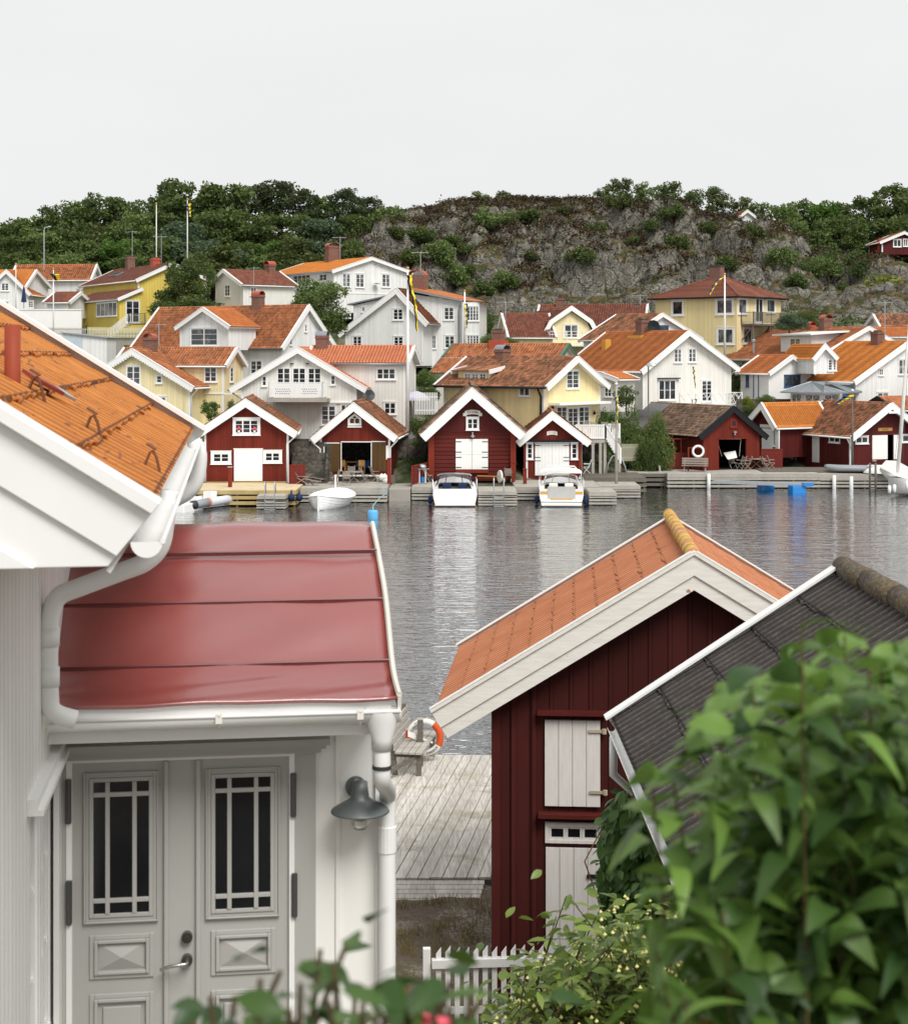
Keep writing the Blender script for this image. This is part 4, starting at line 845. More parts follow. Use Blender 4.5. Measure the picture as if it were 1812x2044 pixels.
# roof meets main slope where zt_+sl*(x-xd)=z0+(x-x0)*g
gslope=abs(up.z/up.x); xm=(zt_-sl*xd-h.z0+gslope*h.x0)/(gslope-sl); xm=min(xm,-.2); zm=zt_+sl*(xm-xd)
m=MB(); m.prism([(xd,zl),(xm,zm-.1),(xd,zt_)],O0,X,Z,Y,ya,yb); h.part(m.build('dormer_wall',M['yellow3']))
upd=Vector((1,0,sl)).normalized(); nmd=Vector((-upd.z,0,upd.x)); LL=(xm-xd+.5)/upd.x
V,Fc=sheet((xd-.45,ya-.3,zt_-.45*sl+.1),(0,1,0),upd,nmd,yb-ya+.6,LL+.1,.2,.3,.028,.03,5,flip=True); h.part(bigmesh('dormer_roof',V,Fc,M['t_old']))
for yy in (ya-.36,yb+.3):
    m=MB(); m.obox(Vector((xd-.5,yy,zt_-.45*sl+.1)),upd,nmd,Y,0,LL,-.24,.08,0,.06); h.part(m.build('bargeboard',M['trim']))
for i in range(3): 
    r=(515+i*62,1088,515+i*62+58,1178); a0=-fr.onX(C_(r[0],1130),xd)[0];a1=-fr.onX(C_(r[2],1130),xd)[0];z1_=fr.onX(C_(600,r[1]),xd)[1];z0_=fr.onX(C_(600,r[3]),xd)[1]; window(h.T,Vector((xd,0,0)),-Y,-X,a0,a1,max(z0_,zl-.2),z1_,2,3,sill=False)
# the house's near verge on the left end is already its rear bargeboard
YH=h
# --- white house right of centre
h=House('white_corner_house','white house with orange roof, large gable and cross braced balcony rail, right of centre','house',130,33,D_(720,752),D_(330,1078),D_(1128,1058),D_(0,1400)[1],back=D_(45,770)[0],wall='white2',roof='t_orange',so=.6,fo=.5,kind='fine',bh=.34)
for r in ((590,892,657,1008),(706,888,774,1006)): h.win(D_,*r,2,3,glass=M['glasscur'])
h.win(D_,466,1143,610,1310,3,2); h.win(D_,812,1146,900,1322,2,5,name='balcony_door',glass=M['glass']); h.pboard(D_,458,1128,632,1138,M['dkmetal'],.25)
h.chim(D_,285,665,410,795); m=MB(); q=h.fr.onX(D_(318,790),-.3); m.box(-.9,.5,q[0]-.9,q[0]+.9,h.z-.75,h.z-.3); h.part(m.build('chimney_flashing',M['gold']))
q=h.fr.onX(D_(405,715),0); m=MB(); m.lathe([(0,.02),(.5,.14),(.52,.17),(0,.07)],n=14); o=h.part(m.build('satellite_dish',M['black'])); o.matrix_local=Matrix.Translation((0.3,q[0],q[1]))@Matrix.Rotation(R(80),4,'X')@Matrix.Rotation(R(-30),4,'Y')
q=h.roofpt(D_,50,890,0); m=MB(); m.box(-.3,.3,-.25,.25,-.6,.75); o=h.part(m.build('roof_vent',M['gold'])); o.location=q if h.mx is None else q
pl=h.fo-1.6; a0,zd=h.fr.onY(D_(645,1362),pl); a1,_=h.fr.onY(D_(1145,1362),pl)
MB().box(a0,a1,pl,h.fo,zd-.2,zd).build('balcony_deck',M['trim'],h.T); railing(h.T,(a0,pl+.05,zd),(a1,pl+.05,zd),1.05,style='x',name='balcony_railing'); railing(h.T,(a1-.05,pl,zd),(a1-.05,h.fo+1.2,zd),1.05,style='x',name='balcony_railing')
m=MB(); [m.bar((x,pl+.1,zd-.2),(x,pl+.1,-1.2),.12) for x in (a0+.2,(a0+a1)/2,a1-.1)]; h.part(m.build('balcony_posts',M['trim']))
a_,b_=h.fr.onY(D_(768,1330),pl); text('17',h.T,(a_-.2,pl-.01,b_),(R(90),0,0),.75,M['ink'],'house_number'); 
h.spout(h.wx1+.1,h.fo+.2,h.z1-.1,xo=h.x1-.1)
q=h.fr.onY(D_(760,1130),h.fo-.15); p=at(*D_(752,1035),127); pennant('blue and yellow pennant hanging on the white corner house gable',p,[D_(752,1040),D_(756,1090),D_(762,1150),D_(768,1215)],128.3,('fblue','fyellow'),.16)
w=House('entrance_porch','low white porch with small orange roof and corner windows left of the white corner house','porch',125,-40,D_(5,1088),D_(-140,1150),D_(145,1142),D_(0,1340)[1],L=3,wall='white2',roof='t_orange',so=.3)
w.win(D_,33,1172,97,1285,2,3)
# --- blue window house
h=House('blue_window_house','small white house with blue framed window and orange roof, right side','house',134,37,E_(612,1206),E_(368,1388),E_(852,1384),E_(0,1650)[1],back=E_(265,1225)[0],wall='render',roof='t_orange',so=.35,kind='fine')
h.win(E_,521,1403,686,1522,2,1,frame=M['blue'],glass=M['glasscur']); h.win(E_,133,1406,165,1524,1,1,side='l',frame=M['blue'])
h.pboard(E_,209,1390,216,1640,M['blue'],.04,side='l',name='corner_trim'); h.pboard(E_,259,1390,266,1640,M['blue'],.04,side='l',name='corner_trim'); 
p=at(*E_(420,1650),131); o=tag(MB().box(-3,5.8,0,.6,-1.9,0).build('garden_wall',M['stone']),'rubble stone terrace wall under the small house with the blue window','wall'); o.location=p
# --- orange house with shed dormer
h=House('shed_dormer_house','white house with faded orange roof and wide shed dormer, two red chimneys behind','house',144,22,E_(1395,912),E_(822,1246),E_(1965,1246),E_(0,1460)[1],back=E_(378,945)[0],wall='white',roof='t_orange2',so=.5)
h.chim(E_,885,790,1015,960,hood='redmetal'); h.chim(E_,755,860,840,950,mat='redmetal',hood='redmetal',name='vent_stack')
up,nm,Lu=h.up[0]; fr=h.fr; gs=abs(up.z/up.x); q=h.roofpt(E_,690,1168,0); xd=q.x
ya=fr.onX(E_(800,1100),xd)[0]; yb=fr.onX(E_(488,1100),xd)[0]; zt_=fr.onX(E_(600,998),xd)[1]; zl=q.z-.1; sl=.06
xm=min((zt_-sl*xd-h.z0+gs*h.x0)/(gs-sl),-.1); zm=zt_+sl*(xm-xd)
m=MB(); m.prism([(xd,zl),(xm,zm-.05),(xd,zt_)],O0,X,Z,Y,ya,yb); h.part(m.build('dormer_wall',M['white']))
m=MB(); m.prism([(xd-.5,zt_-.02),(xm+.2,zm+.05),(xm+.2,zm+.2),(xd-.5,zt_+.13)],O0,X,Z,Y,ya-.6,yb+.7); h.part(m.build('dormer_roof',M['trim']))
a0=-fr.onX(E_(583,1080),xd)[0];a1=-fr.onX(E_(692,1080),xd)[0];z1_=fr.onX(E_(640,1023),xd)[1];z0_=fr.onX(E_(640,1140),xd)[1]; window(h.T,Vector((xd,0,0)),-Y,-X,a0,a1,z0_,z1_,2,3)
q=h.roofpt(E_,212,1180,0); m=MB(); m.lathe([(.12,-.3),(.12,1.0),(.2,1.05),(.2,1.25),(.05,1.35)],n=10); o=h.part(m.build('vent_pipe',M['steel'])); o.location=q
# far right roofs
h=House('brown_roof_house','white house with dull brown roof at the right edge under the outcrop','house',162,-84,E_(1428,785),E_(1330,912),E_(1500,912),E_(0,1000)[1],L=12,roof='t_old',so=.3)
h=House('low_orange_house','low white building with pale orange roof, right edge above the brick chimney','house',153,-80,E_(1400,922),E_(1330,1010),E_(1480,1012),E_(0,1070)[1],L=9,roof='t_orange',so=.3)
antenna('tall thin aerial at the right edge above the brick chimney',E_(1552,0)[0],E_(0,650)[1],E_(0,1010)[1],136)
# --- right white house with bay and dormer
h=House('bay_window_house','white house at right edge with gabled dormer and grey metal roofed bay','house',134,31,E_(1800,1062),E_(1238,1472),E_(2362,1472),E_(0,1700)[1],L=7.6,wall='white',roof='t_bright',so=.5,bh=.34,kind='fine')
h.win(E_,1485,1335,1537,1410,2,2); h.win(E_,1686,1238,1820,1402,3,2,glass=M['glasscur']); h.win(E_,1468,1576,1590,1638,2,1,glass=M['glasscur'])
w=House('','','',132,31-14,E_(945,1093),E_(818,1247),E_(1078,1236),E_(0,1392)[1],L=5.5,wb=0,parent=h.T,pref='dormer_',roof='t_bright',so=.28,gutters=False,backbarge=False,wall='white')
w.win(E_,963,1238,1058,1362,2,4,glass=M['glasscur'])
h.chim(E_,1415,960,1545,1070,down=.8,x=-.2)
up,nm,Lu=h.up[0]; fr=h.fr; zq=fr.onX(E_(1238,1404),h.x0)[1]
m=MB(); m.obox(Vector((h.x0-.55,.05,h.z0-.28)),Vector((cos(R(16)),0,sin(R(16)))),Vector((-sin(R(16)),0,cos(R(16)))),Y,0,.62,0,.04,0,h.L+2.5); h.part(m.build('eaves_flashing',M['zinc']))
# bay: octagonal glazed room with faceted metal roof
pc=at(*E_(890,1690),131); T=thing('glazed_bay','white glazed bay with lattice windows under faceted grey metal roof','bay window',(pc.x,131,pc.z-1.2),R(12))
ztb=at(0,E_(0,1570)[1],131).z-(pc.z-1.2); zap=at(0,E_(0,1468)[1],132.5).z-(pc.z-1.2); rr=2.25; N6=6
pts=[(rr*1.15*cos(pi+pi*i/5),rr*sin(pi+pi*i/5)) for i in range(6)]
m=MB(); k=len(pts); vs=[(x,y,-.6) for x,y in pts]+[(x,y,ztb) for x,y in pts]; m.add(vs,[(i,i+1,k+i+1,k+i) for i in range(k-1)]); m.build('wall',M['trim'],T)
for i in range(5):
    a=Vector((*pts[i],0));b=Vector((*pts[i+1],0)); d_=(b-a); Lb=d_.length; d_/=Lb; nn=Vector((d_.y,-d_.x,0)); f=window(T,a,d_,nn,.12,Lb-.12,.9,ztb-.15,2,2,glass=M['glasscur'],sill=False); m=MB()
    for s in range(2):
        w0=.17+s*(Lb-.34)/2; w1=w0+(Lb-.34)/2
        for e in range(2): z0_=.9+e*(ztb-1.05)/2; z1_=z0_+(ztb-1.05)/2; m.bar(a+d_*w0+Z*z0_+nn*.04,a+d_*w1+Z*z1_+nn*.04,.025); m.bar(a+d_*w1+Z*z0_+nn*.04,a+d_*w0+Z*z1_+nn*.04,.025)
    m.build('lattice',M['trim'],f)
pr=[(rr*1.55*cos(pi+pi*i/5),rr*1.35*sin(pi+pi*i/5)) for i in range(6)]; vs=[(x,y,ztb) for x,y in pr]+[(.6,.3,zap),(-.6,.3,zap)]; m=MB(); m.add(vs,[(i,i+1,6 if i>2 else 7) for i in range(5)]+[(2,6,7)]); 
m.add([(x,y,ztb-.12) for x,y in pr]+[(x,y,ztb-.001) for x,y in pr],[(i,i+1,7+i,6+i) for i in range(5)]); rfo=m.build('roof',M['zinc'],T); m=MB()
for i in range(6): m.tube([(*pr[i],ztb+.02),((.6 if i>2 else -.6),.3,zap+.02)],.03,5)
for i in range(5):
    for f_ in (.33,.66): a=Vector((*pr[i],ztb+.01)).lerp(Vector((*pr[i+1],ztb+.01)),f_); b=Vector(((.6 if i>2 else -.6),.3,zap+.01)); m.tube([a,a.lerp(b,.96)],.018,4)
m.build('seams',M['zinc'],rfo)
# ================================================================= BOATHOUSES
b1=House('boathouse','red boathouse with three-pane loft window and plain white double door, leftmost','boathouse',106.5,4,G_(850,146),G_(236,556),G_(1478,548),G_(0,1150)[1],L=9,rl=.08,wall='red',roof='t_old',kind='fine',so=.62,fo=.45,bh=.42)
b1.win(G_,697,365,1030,572,3,3,glass=M['glass'],fw=.16); b1.win(G_,432,768,680,922,2,2,glass=M['glassblk'],fw=.2); b1.win(G_,1060,758,1293,910,2,2,glass=M['glassblk'],fw=.2)
b1.door(G_,712,745,1056,1128,M['trim'],2); b1.pboard(G_,706,734,1062,745,M['trim'],.09)
p4=b1.rect(G_,700,1132,1110,1168); MB().box(p4[0],p4[1],b1.fo-.55,b1.fo-.01,-.35,.0).build('step',M['pine'],b1.T); b1.pboard(G_,380,1135,1345,1180,M['pine'],.06,name='sill_board')
for x,sd in ((b1.wx0+.06,0),(b1.wx1-.08,1)):
    xe=(b1.x0,b1.x1)[sd]; ze=(b1.z0,b1.z1)[sd]; m=MB(); m.tube([(xe,.25,ze-.1),(xe*.97,.2,ze-.2),(x,b1.fo-.08,ze-.75),(x,b1.fo-.08,-.1)],.055,8); m.build('downspout',M['trim'],b1.T,smooth=True)
for k in range(2):
    a_,b_=b1.fr.onY(G_((770,960)[k],525),b1.fo-.06); f=MB(); f.lathe([(.07,-.08),(.09,.05),(0,.05)],(a_,b1.fo-.12,b_),8); o=f.build('flower_pot',M['trim'],b1.T); q=MB(); [q.box(a_+dx-.05,a_+dx+.05,b1.fo-.17,b1.fo-.08,b_+.1+dz,b_+.2+dz) for dx,dz in ((-.08,0),(.06,.04),(0,.1),(.12,-.02))]; q.build('blossoms',M['pink'],o)
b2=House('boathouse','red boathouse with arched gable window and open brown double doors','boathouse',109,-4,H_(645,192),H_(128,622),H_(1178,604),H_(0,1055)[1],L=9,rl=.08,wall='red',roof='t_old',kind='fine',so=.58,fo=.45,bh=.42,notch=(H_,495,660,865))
a0,a1,z0,z1=b2.rect(H_,577,310,742,458); xm=(a0+a1)/2; Of=Vector((0,b2.fo,0)); m=MB(); fw=.15; zs=z0+(z1-z0)*.55
poly=[(a0,z0),(a1,z0),(a1,zs),(xm,z1),(a0,zs)]; inn=[(a0+fw,z0+fw),(a1-fw,z0+fw),(a1-fw,zs-.05),(xm,z1-fw*1.1),(a0+fw,zs-.05)]
for i in range(5): j=(i+1)%5; m.prism([poly[i],poly[j],inn[j],inn[i]],Of,X,Z,-Y,0,.06+i*.001)
m.bar((xm,b2.fo-.03,z0+fw),(xm,b2.fo-.03,zs),.05); m.bar((xm,b2.fo-.03,zs),(a0+fw,b2.fo-.03,zs+.1),.04); m.bar((xm,b2.fo-.03,zs),(a1-fw,b2.fo-.03,zs+.1),.04); m.obox(Of,X,Z,-Y,a0-.02,a1+.02,z0-.13,z0-.05,0,.1)
f=m.build('arched_window',M['trim'],b2.T); m=MB(); m.prism(inn,Of,X,Z,-Y,.002,.012); m.build('pane',M['brown'],f)
b2.door(H_,303,672,492,1016,M['brown'],5); b2.door(H_,866,652,1040,1012,M['brown'],5)
for r in ((495,652,503,1010),(858,652,866,1010),(495,650,866,660),(300,664,480,674),(862,646,1035,656),(284,712,298,905),(1040,700,1064,868)): b2.pboard(H_,*r,M['trim'],.1,name='door_frame')
b2.pboard(H_,215,1058,1150,1150,M['greydk'],.3,name='step')
for x,sd in ((b2.wx0+.02,0),(b2.wx1+.05,1)):
    xe=(b2.x0,b2.x1)[sd]; ze=(b2.z0,b2.z1)[sd]; m=MB(); m.tube([(xe,.25,ze-.1),(xe*.97,.2,ze-.25),(x,b2.fo-.08,ze-.7),(x,b2.fo-.08,-.3)],.055,8); m.build('downspout',M['trim'],b2.T,smooth=True)
# table and chairs glimpsed inside
def stool(label,p,yaw,group): 
    T=thing('chair',label,'chair',p,yaw,group); MB().box(-.22,.22,-.22,.22,.42,.46).build('seat',M['barewood'],T)
    for x in (-.19,.19):
        for y in (-.19,.19): MB().box(x-.02,x+.02,y-.02,y+.02,0,.42 if y<0 else .42).build('leg',M['barewood'],T)
    MB().box(-.22,.22,.18,.21,.5,.9).build('backrest',M['barewood'],T); return T
zf=b2.fr.o.z+.02
def inpos(h,x,y,z=.02): q=h.fr.o+h.fr.ax*x+h.fr.ay*y; return Vector((q.x,q.y,h.fr.o.z+z))
for i,(x,yy,lb) in enumerate(((-1.0,1.6,'golden wooden chair inside the open boathouse, left of the blue covered table'),(.35,1.5,'golden wooden chair inside the open boathouse, in front of the blue cloth'),(1.3,1.7,'golden wooden chair inside the open boathouse, half behind the right door'))): stool(lb,inpos(b2,x,yy),R(180+i*9),'golden chairs in the open boathouse')
T=thing('table','brown table inside the open boathouse','table',inpos(b2,.3,2.4)); MB().box(-1.2,1.2,-.45,.45,.7,.75).build('tabletop',M['barewood'],T)
for x in (-1.1,1.1):
    for y in (-.35,.35): MB().box(x-.03,x+.03,y-.03,y+.03,0,.7).build('leg',M['barewood'],T)
m=MB(); n=10; vs=[];fs=[]
for i in range(n+1):
    for j in range(5): x=-.8+1.6*i/n; y=-.5+.25*j; vs.append((x,y,.55*(0) + (.77 if 0<j<4 else .35+.06*sin(i*2.1))+.06*sin(i*1.3+j)))
for i in range(n):
    for j in range(4): a=i*5+j; fs.append((a,a+1,a+6,a+5))
o=tag(mkobj('tablecloth',vs,fs,plain('checked blue cloth',(.03,.08,.22),.9)),'blue cloth bundled over the table inside the open boathouse','cloth'); sd=o.modifiers.new('s','SOLIDIFY'); sd.thickness=.03; o.location=inpos(b2,.75,2.2)
b3=House('boathouse','tall dark red boathouse of horizontal logs with large white double door, middle','boathouse',109,0,I_(718,163),I_(98,738),I_(1355,718),I_(0,1182)[1],L=10,wall='redlog',roof='t_grey',kind='fine',so=.9,fo=.9,bh=.5,corner=False,gutters=False,th=.2,rl=.24)
zc=b3.fr.onY(I_(700,690),b3.fo)[1]
poly=[(b3.wx0+.05,zc),(b3.wx1-.05,zc),(b3.wx1-.05,b3.zz(b3.wx1-.05)),(0,b3.zz(-1e-4)),(b3.wx0+.05,b3.zz(b3.wx0+.05))]; m=MB(); m.prism(poly,O0,X,Z,Y,b3.fo-.06,b3.fo-.004); m.build('gable_boarding',M['red2'],b3.T)
for r in ((190,640,260,1200),(1180,630,1246,1180)): a0,a1,z0,z1=b3.rect(I_,*r); m=MB(); m.box(a0,a1,b3.fo-.25,b3.fo+.1,-.3,b3.zz((a0+a1)/2)-.05); m.build('corner_pillar',M['redplain'],b3.T)
b3.win(I_,645,508,803,662,2,2,glass=M['glass'],fw=.1,lift=.075)
for r in ((520,772,716,960),(718,772,910,960),(520,962,716,1138),(718,962,910,1138)): b3.door(I_,*r,M['trim'],1,name='door_leaf')
for yv in (800,925,988,1110):
    for r in ((522,yv,590,yv+9),(838,yv,908,yv+9)): b3.pboard(I_,*r,M['black'],.08,name='strap_hinge')
b3.pboard(I_,520,1145,915,1180,M['redplain'],.2,name='threshold'); a_,b_=b3.fr.onY(I_(725,725),b3.fo-.2); m=MB(); m.lathe([(.05,.2),(.05,.02),(.16,-.05),(.16,-.1),(.0,-.2)],(a_,b3.fo-.18,b_),10); m.build('door_lamp',M['steel'],b3.T)
def arcsign(T,fr,c,x0,x1,yv,h,fo,body,size,cut=False,mat='signwhite',ink='ink',nm='name_sign'):
    a0,zz=fr.onY(c(x0,yv),fo); a1,_=fr.onY(c(x1,yv),fo); w=a1-a0; n=12; top=[];bot=[]
    for i in range(n+1):
        t=i/n; x=a0+w*t; z=zz+w*.09*(1-(2*t-1)**2); top.append((x,z+h/2)); bot.append((x,z-h/2))
    m=MB(); m.prism(bot+top[::-1],O0,X,Z,Y,fo-.05,fo-.005); 
    if cut: m.obox(Vector((a0,fo-.02,zz-.06)),X,Z,Y,-.12,.12,-h*.42,h*.3,-.02,.012); m.obox(Vector((a1,fo-.02,zz-.06)),X,Z,Y,-.12,.12,-h*.42,h*.3,-.02,.012)
    sg=m.build(nm,M[mat],T); k=len(body)
    for i,ch in enumerate(body):
        t=.16+.68*(i+.5)/k; x=a0+w*t; z=zz+w*.09*(1-(2*t-1)**2); text(ch,sg,(x,fo-.052,z),(R(90),-(2*t-1)*.3*-1,0),size,M[ink],'letter',.003)
arcsign(b3.T,b3.fr,I_,630,818,462,.30,b3.fo-.06,'SOLSIDAN',.24,True)
b4=House('boathouse','small red boathouse with white plank doors between two narrow windows','boathouse',111,0,J_(480,300),J_(42,662),J_(948,660),J_(0,1062)[1],L=9,wall='red',roof='t_old',kind='fine',so=.72,fo=.5,bh=.42,gutters=False,rl=.12)
b4.win(J_,163,664,250,868,1,3,glass=M['glassblk'],fw=.12); b4.win(J_,700,664,790,868,1,3,glass=M['glassblk'],fw=.12); b4.door(J_,270,676,476,1060,M['trim'],5,name='door_leaf'); b4.door(J_,477,676,682,1060,M['trim'],5,name='door_leaf'); b4.pboard(J_,262,660,690,672,M['trim'],.1)
b4.pboard(J_,148,628,812,655,M['black'],.35,name='lintel_beam'); b4.pboard(J_,795,640,830,1062,M['redplain'],.12,name='corner_pillar'); b4.pboard(J_,132,640,160,1062,M['redtrim'],.12,name='corner_pillar')
for yv in (695,838,880):
    for r in ((272,yv,338,yv+8),(612,yv,680,yv+8)): b4.pboard(J_,*r,M['black'],.08,name='strap_hinge')
arcsign(b4.T,b4.fr,J_,413,540,556,.26,b4.fo,'Frida',.2,ink='inkgrey')
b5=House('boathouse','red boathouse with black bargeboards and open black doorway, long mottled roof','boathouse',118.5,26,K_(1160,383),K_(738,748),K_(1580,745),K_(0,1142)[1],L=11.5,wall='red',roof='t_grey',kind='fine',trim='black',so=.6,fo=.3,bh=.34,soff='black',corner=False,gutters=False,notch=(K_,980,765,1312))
b5.win(K_,1114,532,1196,632,1,1,frame=M['redplain'],glass=M['glassblk'],fw=.12); b5.pboard(K_,972,762,1322,772,M['redplain'],.1); a_,b_=b5.fr.onY(K_(1160,690),b5.fo); m=MB(); m.lathe([(0,.1),(.14,.06),(.14,-.02),(.06,-.08),(.06,-.2),(0,-.2)],(a_,b5.fo-.15,b_),10); m.build('door_lamp',M['steel'],b5.T)
up,nm,Lu=b5.up[0]; V,Fc=sheet(Vector((b5.x0-.02,b5.L-3.4,b5.z0-.02))+nm*.07,(0,1,0),up,nm,3.45,Lu+.05,.12,1.6,.012,.012,5,flip=True); bigmesh('asphalt_roof_patch',V,Fc,plain('grey felt',(.17,.17,.17),.95,var=.3,sc=6),b5.T)
b6=House('boathouse','small dark red hut with tall white gable edge and bright orange roof, between two boathouses','boathouse',124,-58,L_(40,346),L_(-210,640),L_(210,642),L_(0,900)[1],back=L_(735,340)[0],wall='red2',roof='t_bright',so=.35,fo=.4,bh=.34)
b6.door(L_,52,645,185,892,M['trim'],1); b6.win(L_,188,668,228,860,2,3,glass=M['glass'],fw=.05); b6.pboard(L_,228,640,262,898,M['trim'],.1); a_,b_=b6.fr.onY(L_(103,616),b6.fo-.01); MB().box(a_-.7,a_+.7,b6.fo-.05,b6.fo-.005,b_-.12,b_+.12).build('name_board',M['signwhite'],b6.T)
b7=House('boathouse','wide dark red boathouse with long mottled roof and white doors, right side','boathouse',120.5,23,L_(1622,344),L_(1128,752),L_(2116,752),L_(0,1108)[1],back=L_(790,0)[0],wall='red2',roof='t_old',kind='fine',so=.5,fo=.8,bh=.36,notch=(L_,1560,722,1636))
b7.door(L_,1376,726,1560,1016,M['trim'],1,name='door_leaf'); b7.door(L_,1634,722,1690,1016,M['trim'],1,name='door_leaf')
b7.win(L_,1172,736,1332,830,2,1,glass=M['glass'],fw=.08); b7.win(L_,1733,715,1900,812,2,1,glass=M['glass'],fw=.08); b7.win(L_,860,742,994,818,2,1,side='l',glass=M['glass'],fw=.07)
b7.pboard(L_,660,726,742,1052,M['white'],.05,side='l',name='side_door'); a_,b_=b7.fr.onY(L_(1533,656),b7.fo)
sg=MB().box(a_-.65,a_+.65,b7.fo-.05,b7.fo-.004,b_-.12,b_+.12).build('name_board',M['barewood'],b7.T); text('ELLEN',sg,(a_,b7.fo-.053,b_),(R(90),0,0),.2,M['ink'],'lettering',.003)
m=MB(); m.tube([(b7.x0,.5,b7.z0-.1),(b7.x0+.25,.6,b7.z0-.45),(b7.wx0+.1,.72,b7.z0-.9),(b7.wx0+.1,.72,-.1)],.06,8); m.build('downspout',M['trim'],b7.T,smooth=True)
m=MB(); m.obox(Vector((0,-.06,b7.z-.62)),X,Z,-Y,-.38,.38,-.12,.05,0,.06); m.build('gable_tie',M['trim'],b7.T)
b8=House('boathouse','roof of an orange tiled boathouse behind the wide dark red one, right edge','boathouse',127,-72,L_(1440,265),L_(1200,400),L_(1470,395),L_(0,800)[1],L=12,wall='red2',roof='t_orange2',trim='black',hw=2.6)
# ================================================================= QUAYS AND JETTIES
def dock(name,label,x0,x1,y0,y1,z,top='grey',side='grey',cat='jetty',slat=.2,nsl=4,posts=True,plank='y',yaw=0,zb=-.1,depth=1.0,group=None):
    T=thing(name,label,cat,(x0,y0,0),R(yaw),group); w=x1-x0;d=y1-y0; m=MB(); pw=.14
    if plank=='y':
        n=int(w/pw); [m.box(i*w/n+.004,(i+1)*w/n-.004,0,d,z-.045,z+(i%3)*.002) for i in range(n)]
    else:
        n=int(d/pw); [m.box(0,w,i*d/n+.004,(i+1)*d/n-.004,z-.045,z+(i%3)*.002) for i in range(n)]
    m.build('decking',M[top],T); m=MB()
    h=z-.05
    for i in range(nsl):
        zt=h-i*(h+.02)/nsl; th=(h+.02)/nsl*.62
        if i==0: th=.24
        m.box(0,w,-.03,.03,zt-th,zt); m.box(-.03,.0,-.03,d,zt-th,zt-.002); m.box(w,w+.03,-.03,d,zt-th,zt-.002)
    m.build('side_boards',M[side],T)
    n=max(2,int(w/1.8)+1); k=max(2,int(d/2)+1)
    for i in range(n):
        m=MB(); x=.1+(w-.2)*i/(n-1); m.box(x-.07,x+.07,.035,.19,-1,z-.05); m.build('pile',M['greydk'],T)
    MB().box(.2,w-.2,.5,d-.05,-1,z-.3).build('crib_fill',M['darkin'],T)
    return T
def px_x(u,y): return (u-CU)/F*y
dock('deck','pale new timber deck with yellow board front before the leftmost boathouse',-19.2,-9.95,101,106.4,1.05,'pinetop','pine','deck',.28,3,plank='x')
for i,s_ in enumerate(((340,1240,1300),)): pass
dock('jetty','short grey jetty with metal bathing ladder below the new timber deck',-12.2,-10.45,99.3,101,.82,'grey','grey',nsl=5)
dock('jetty','grey timber quay with seating area before the open boathouse',-10.35,-4.35,103.6,108.9,.95,'grey','grey',nsl=4,plank='x')
dock('jetty','grey quay section with kettle grill, left of the log boathouse',-2.75,1.4,105.2,109.4,.9,'grey','grey',nsl=4,plank='x')
dock('jetty','grey jetty with plank top and tall ladder between the two motorboats',1.55,3.95,101.2,105.15,.93,'grey','grey',nsl=5)
dock('jetty','grey quay section before the small boathouse with plank doors',4.0,9.6,105.2,110.8,.9,'grey','grey',nsl=4,plank='x')
dock('jetty','greenish grey slatted jetty right of the amber striped motorboat',8.6,10.3,101.8,105.1,.84,'grey','grey',nsl=4)
dock('jetty','low grey jetty at the foot of the wooden flagpole',9.7,12.4,106.8,110.2,.84,'grey','grey',nsl=4)
dock('deck','weathered walkway deck behind the wooden flagpole',9.0,13.2,110.3,115.5,1.1,'greydk','greydk','deck',.22,3,plank='y')
dock('quay','long low grey quay between the flagpole deck and the black edged boathouse',12.6,15.3,115.6,119.8,1.05,'grey','greydk','quay',.22,3,plank='x')
dock('deck','pale timber terrace in front of the black edged boathouse',15.3,26.2,114.8,119.0,1.06,'grey','grey','deck',.22,4,plank='x')
dock('quay','long slatted timber quay with two white fender posts, right side',25.3,31.6,114.9,117.2,1.0,'grey','grey','quay',.2,4,plank='x')
dock('deck','dark weathered deck along the wide dark red boathouse',22.4,40,116.3,120.6,1.12,'greydk','greydk','deck',.22,3,plank='x')
# concrete slip
T=tag(MB().box(-4.25,-2.85,104.8,110,-1,.75).build('slipway',M['concrete']),'rough concrete slip between the open boathouse and the log boathouse','slipway')
p=at(*J_(1140,760),114)
T=tag(MB().box(7.6,10.6,116.6,117.2,0.6,3.0).build('retaining_wall',M['stone']),'dark rubble retaining wall under the white terrace','wall')
T=tag(MB().box(-11.2,-8.3,109.5,110.0,0.6,3.6).build('retaining_wall',M['stone']),'dark stone wall with steps between the two left boathouses','wall')
T=thing('steps','dark stone steps with thin handrail between the two left boathouses','steps',(-11.0,107.2,.9)); m=MB()
for i in range(9): m.box(0,2.5,i*.3,2.9,i*.26-.1,i*.26+.16)
m.build('treads',M['stone'],T); railing(T,(2.3,.2,.3),(2.3,2.8,2.6),.9,mat=M['black'],post=.035,bw=.02,rails=(1,),n=8,name='handrail')
T=tag(MB().box(-30,-2,114.4,115.0,1.2,3.55).build('retaining_wall',M['stone']),'long stone terrace wall under the white balcony house','wall')
def posts(label,pts,mat='trim',r=.14,h=1.0,name='fender_post',group=None,cat='post'):
    for i,(u,v0,v1,lb) in enumerate(pts):
        g_=gat(u,v1,0.0); p=at(u,v0,g_.y); T=thing(name,lb,cat,(g_.x,g_.y,0),0,group); o=MB().tube([(0,0,-.8),(0,0,p.z-.03),(0,0,p.z)],[r,r,r*.8],10).build('post',M[mat],T,smooth=True); MB().tube([(0,0,p.z+.001),(0,0,p.z+.03)],r*.7,8).build('cap',M[mat],T)
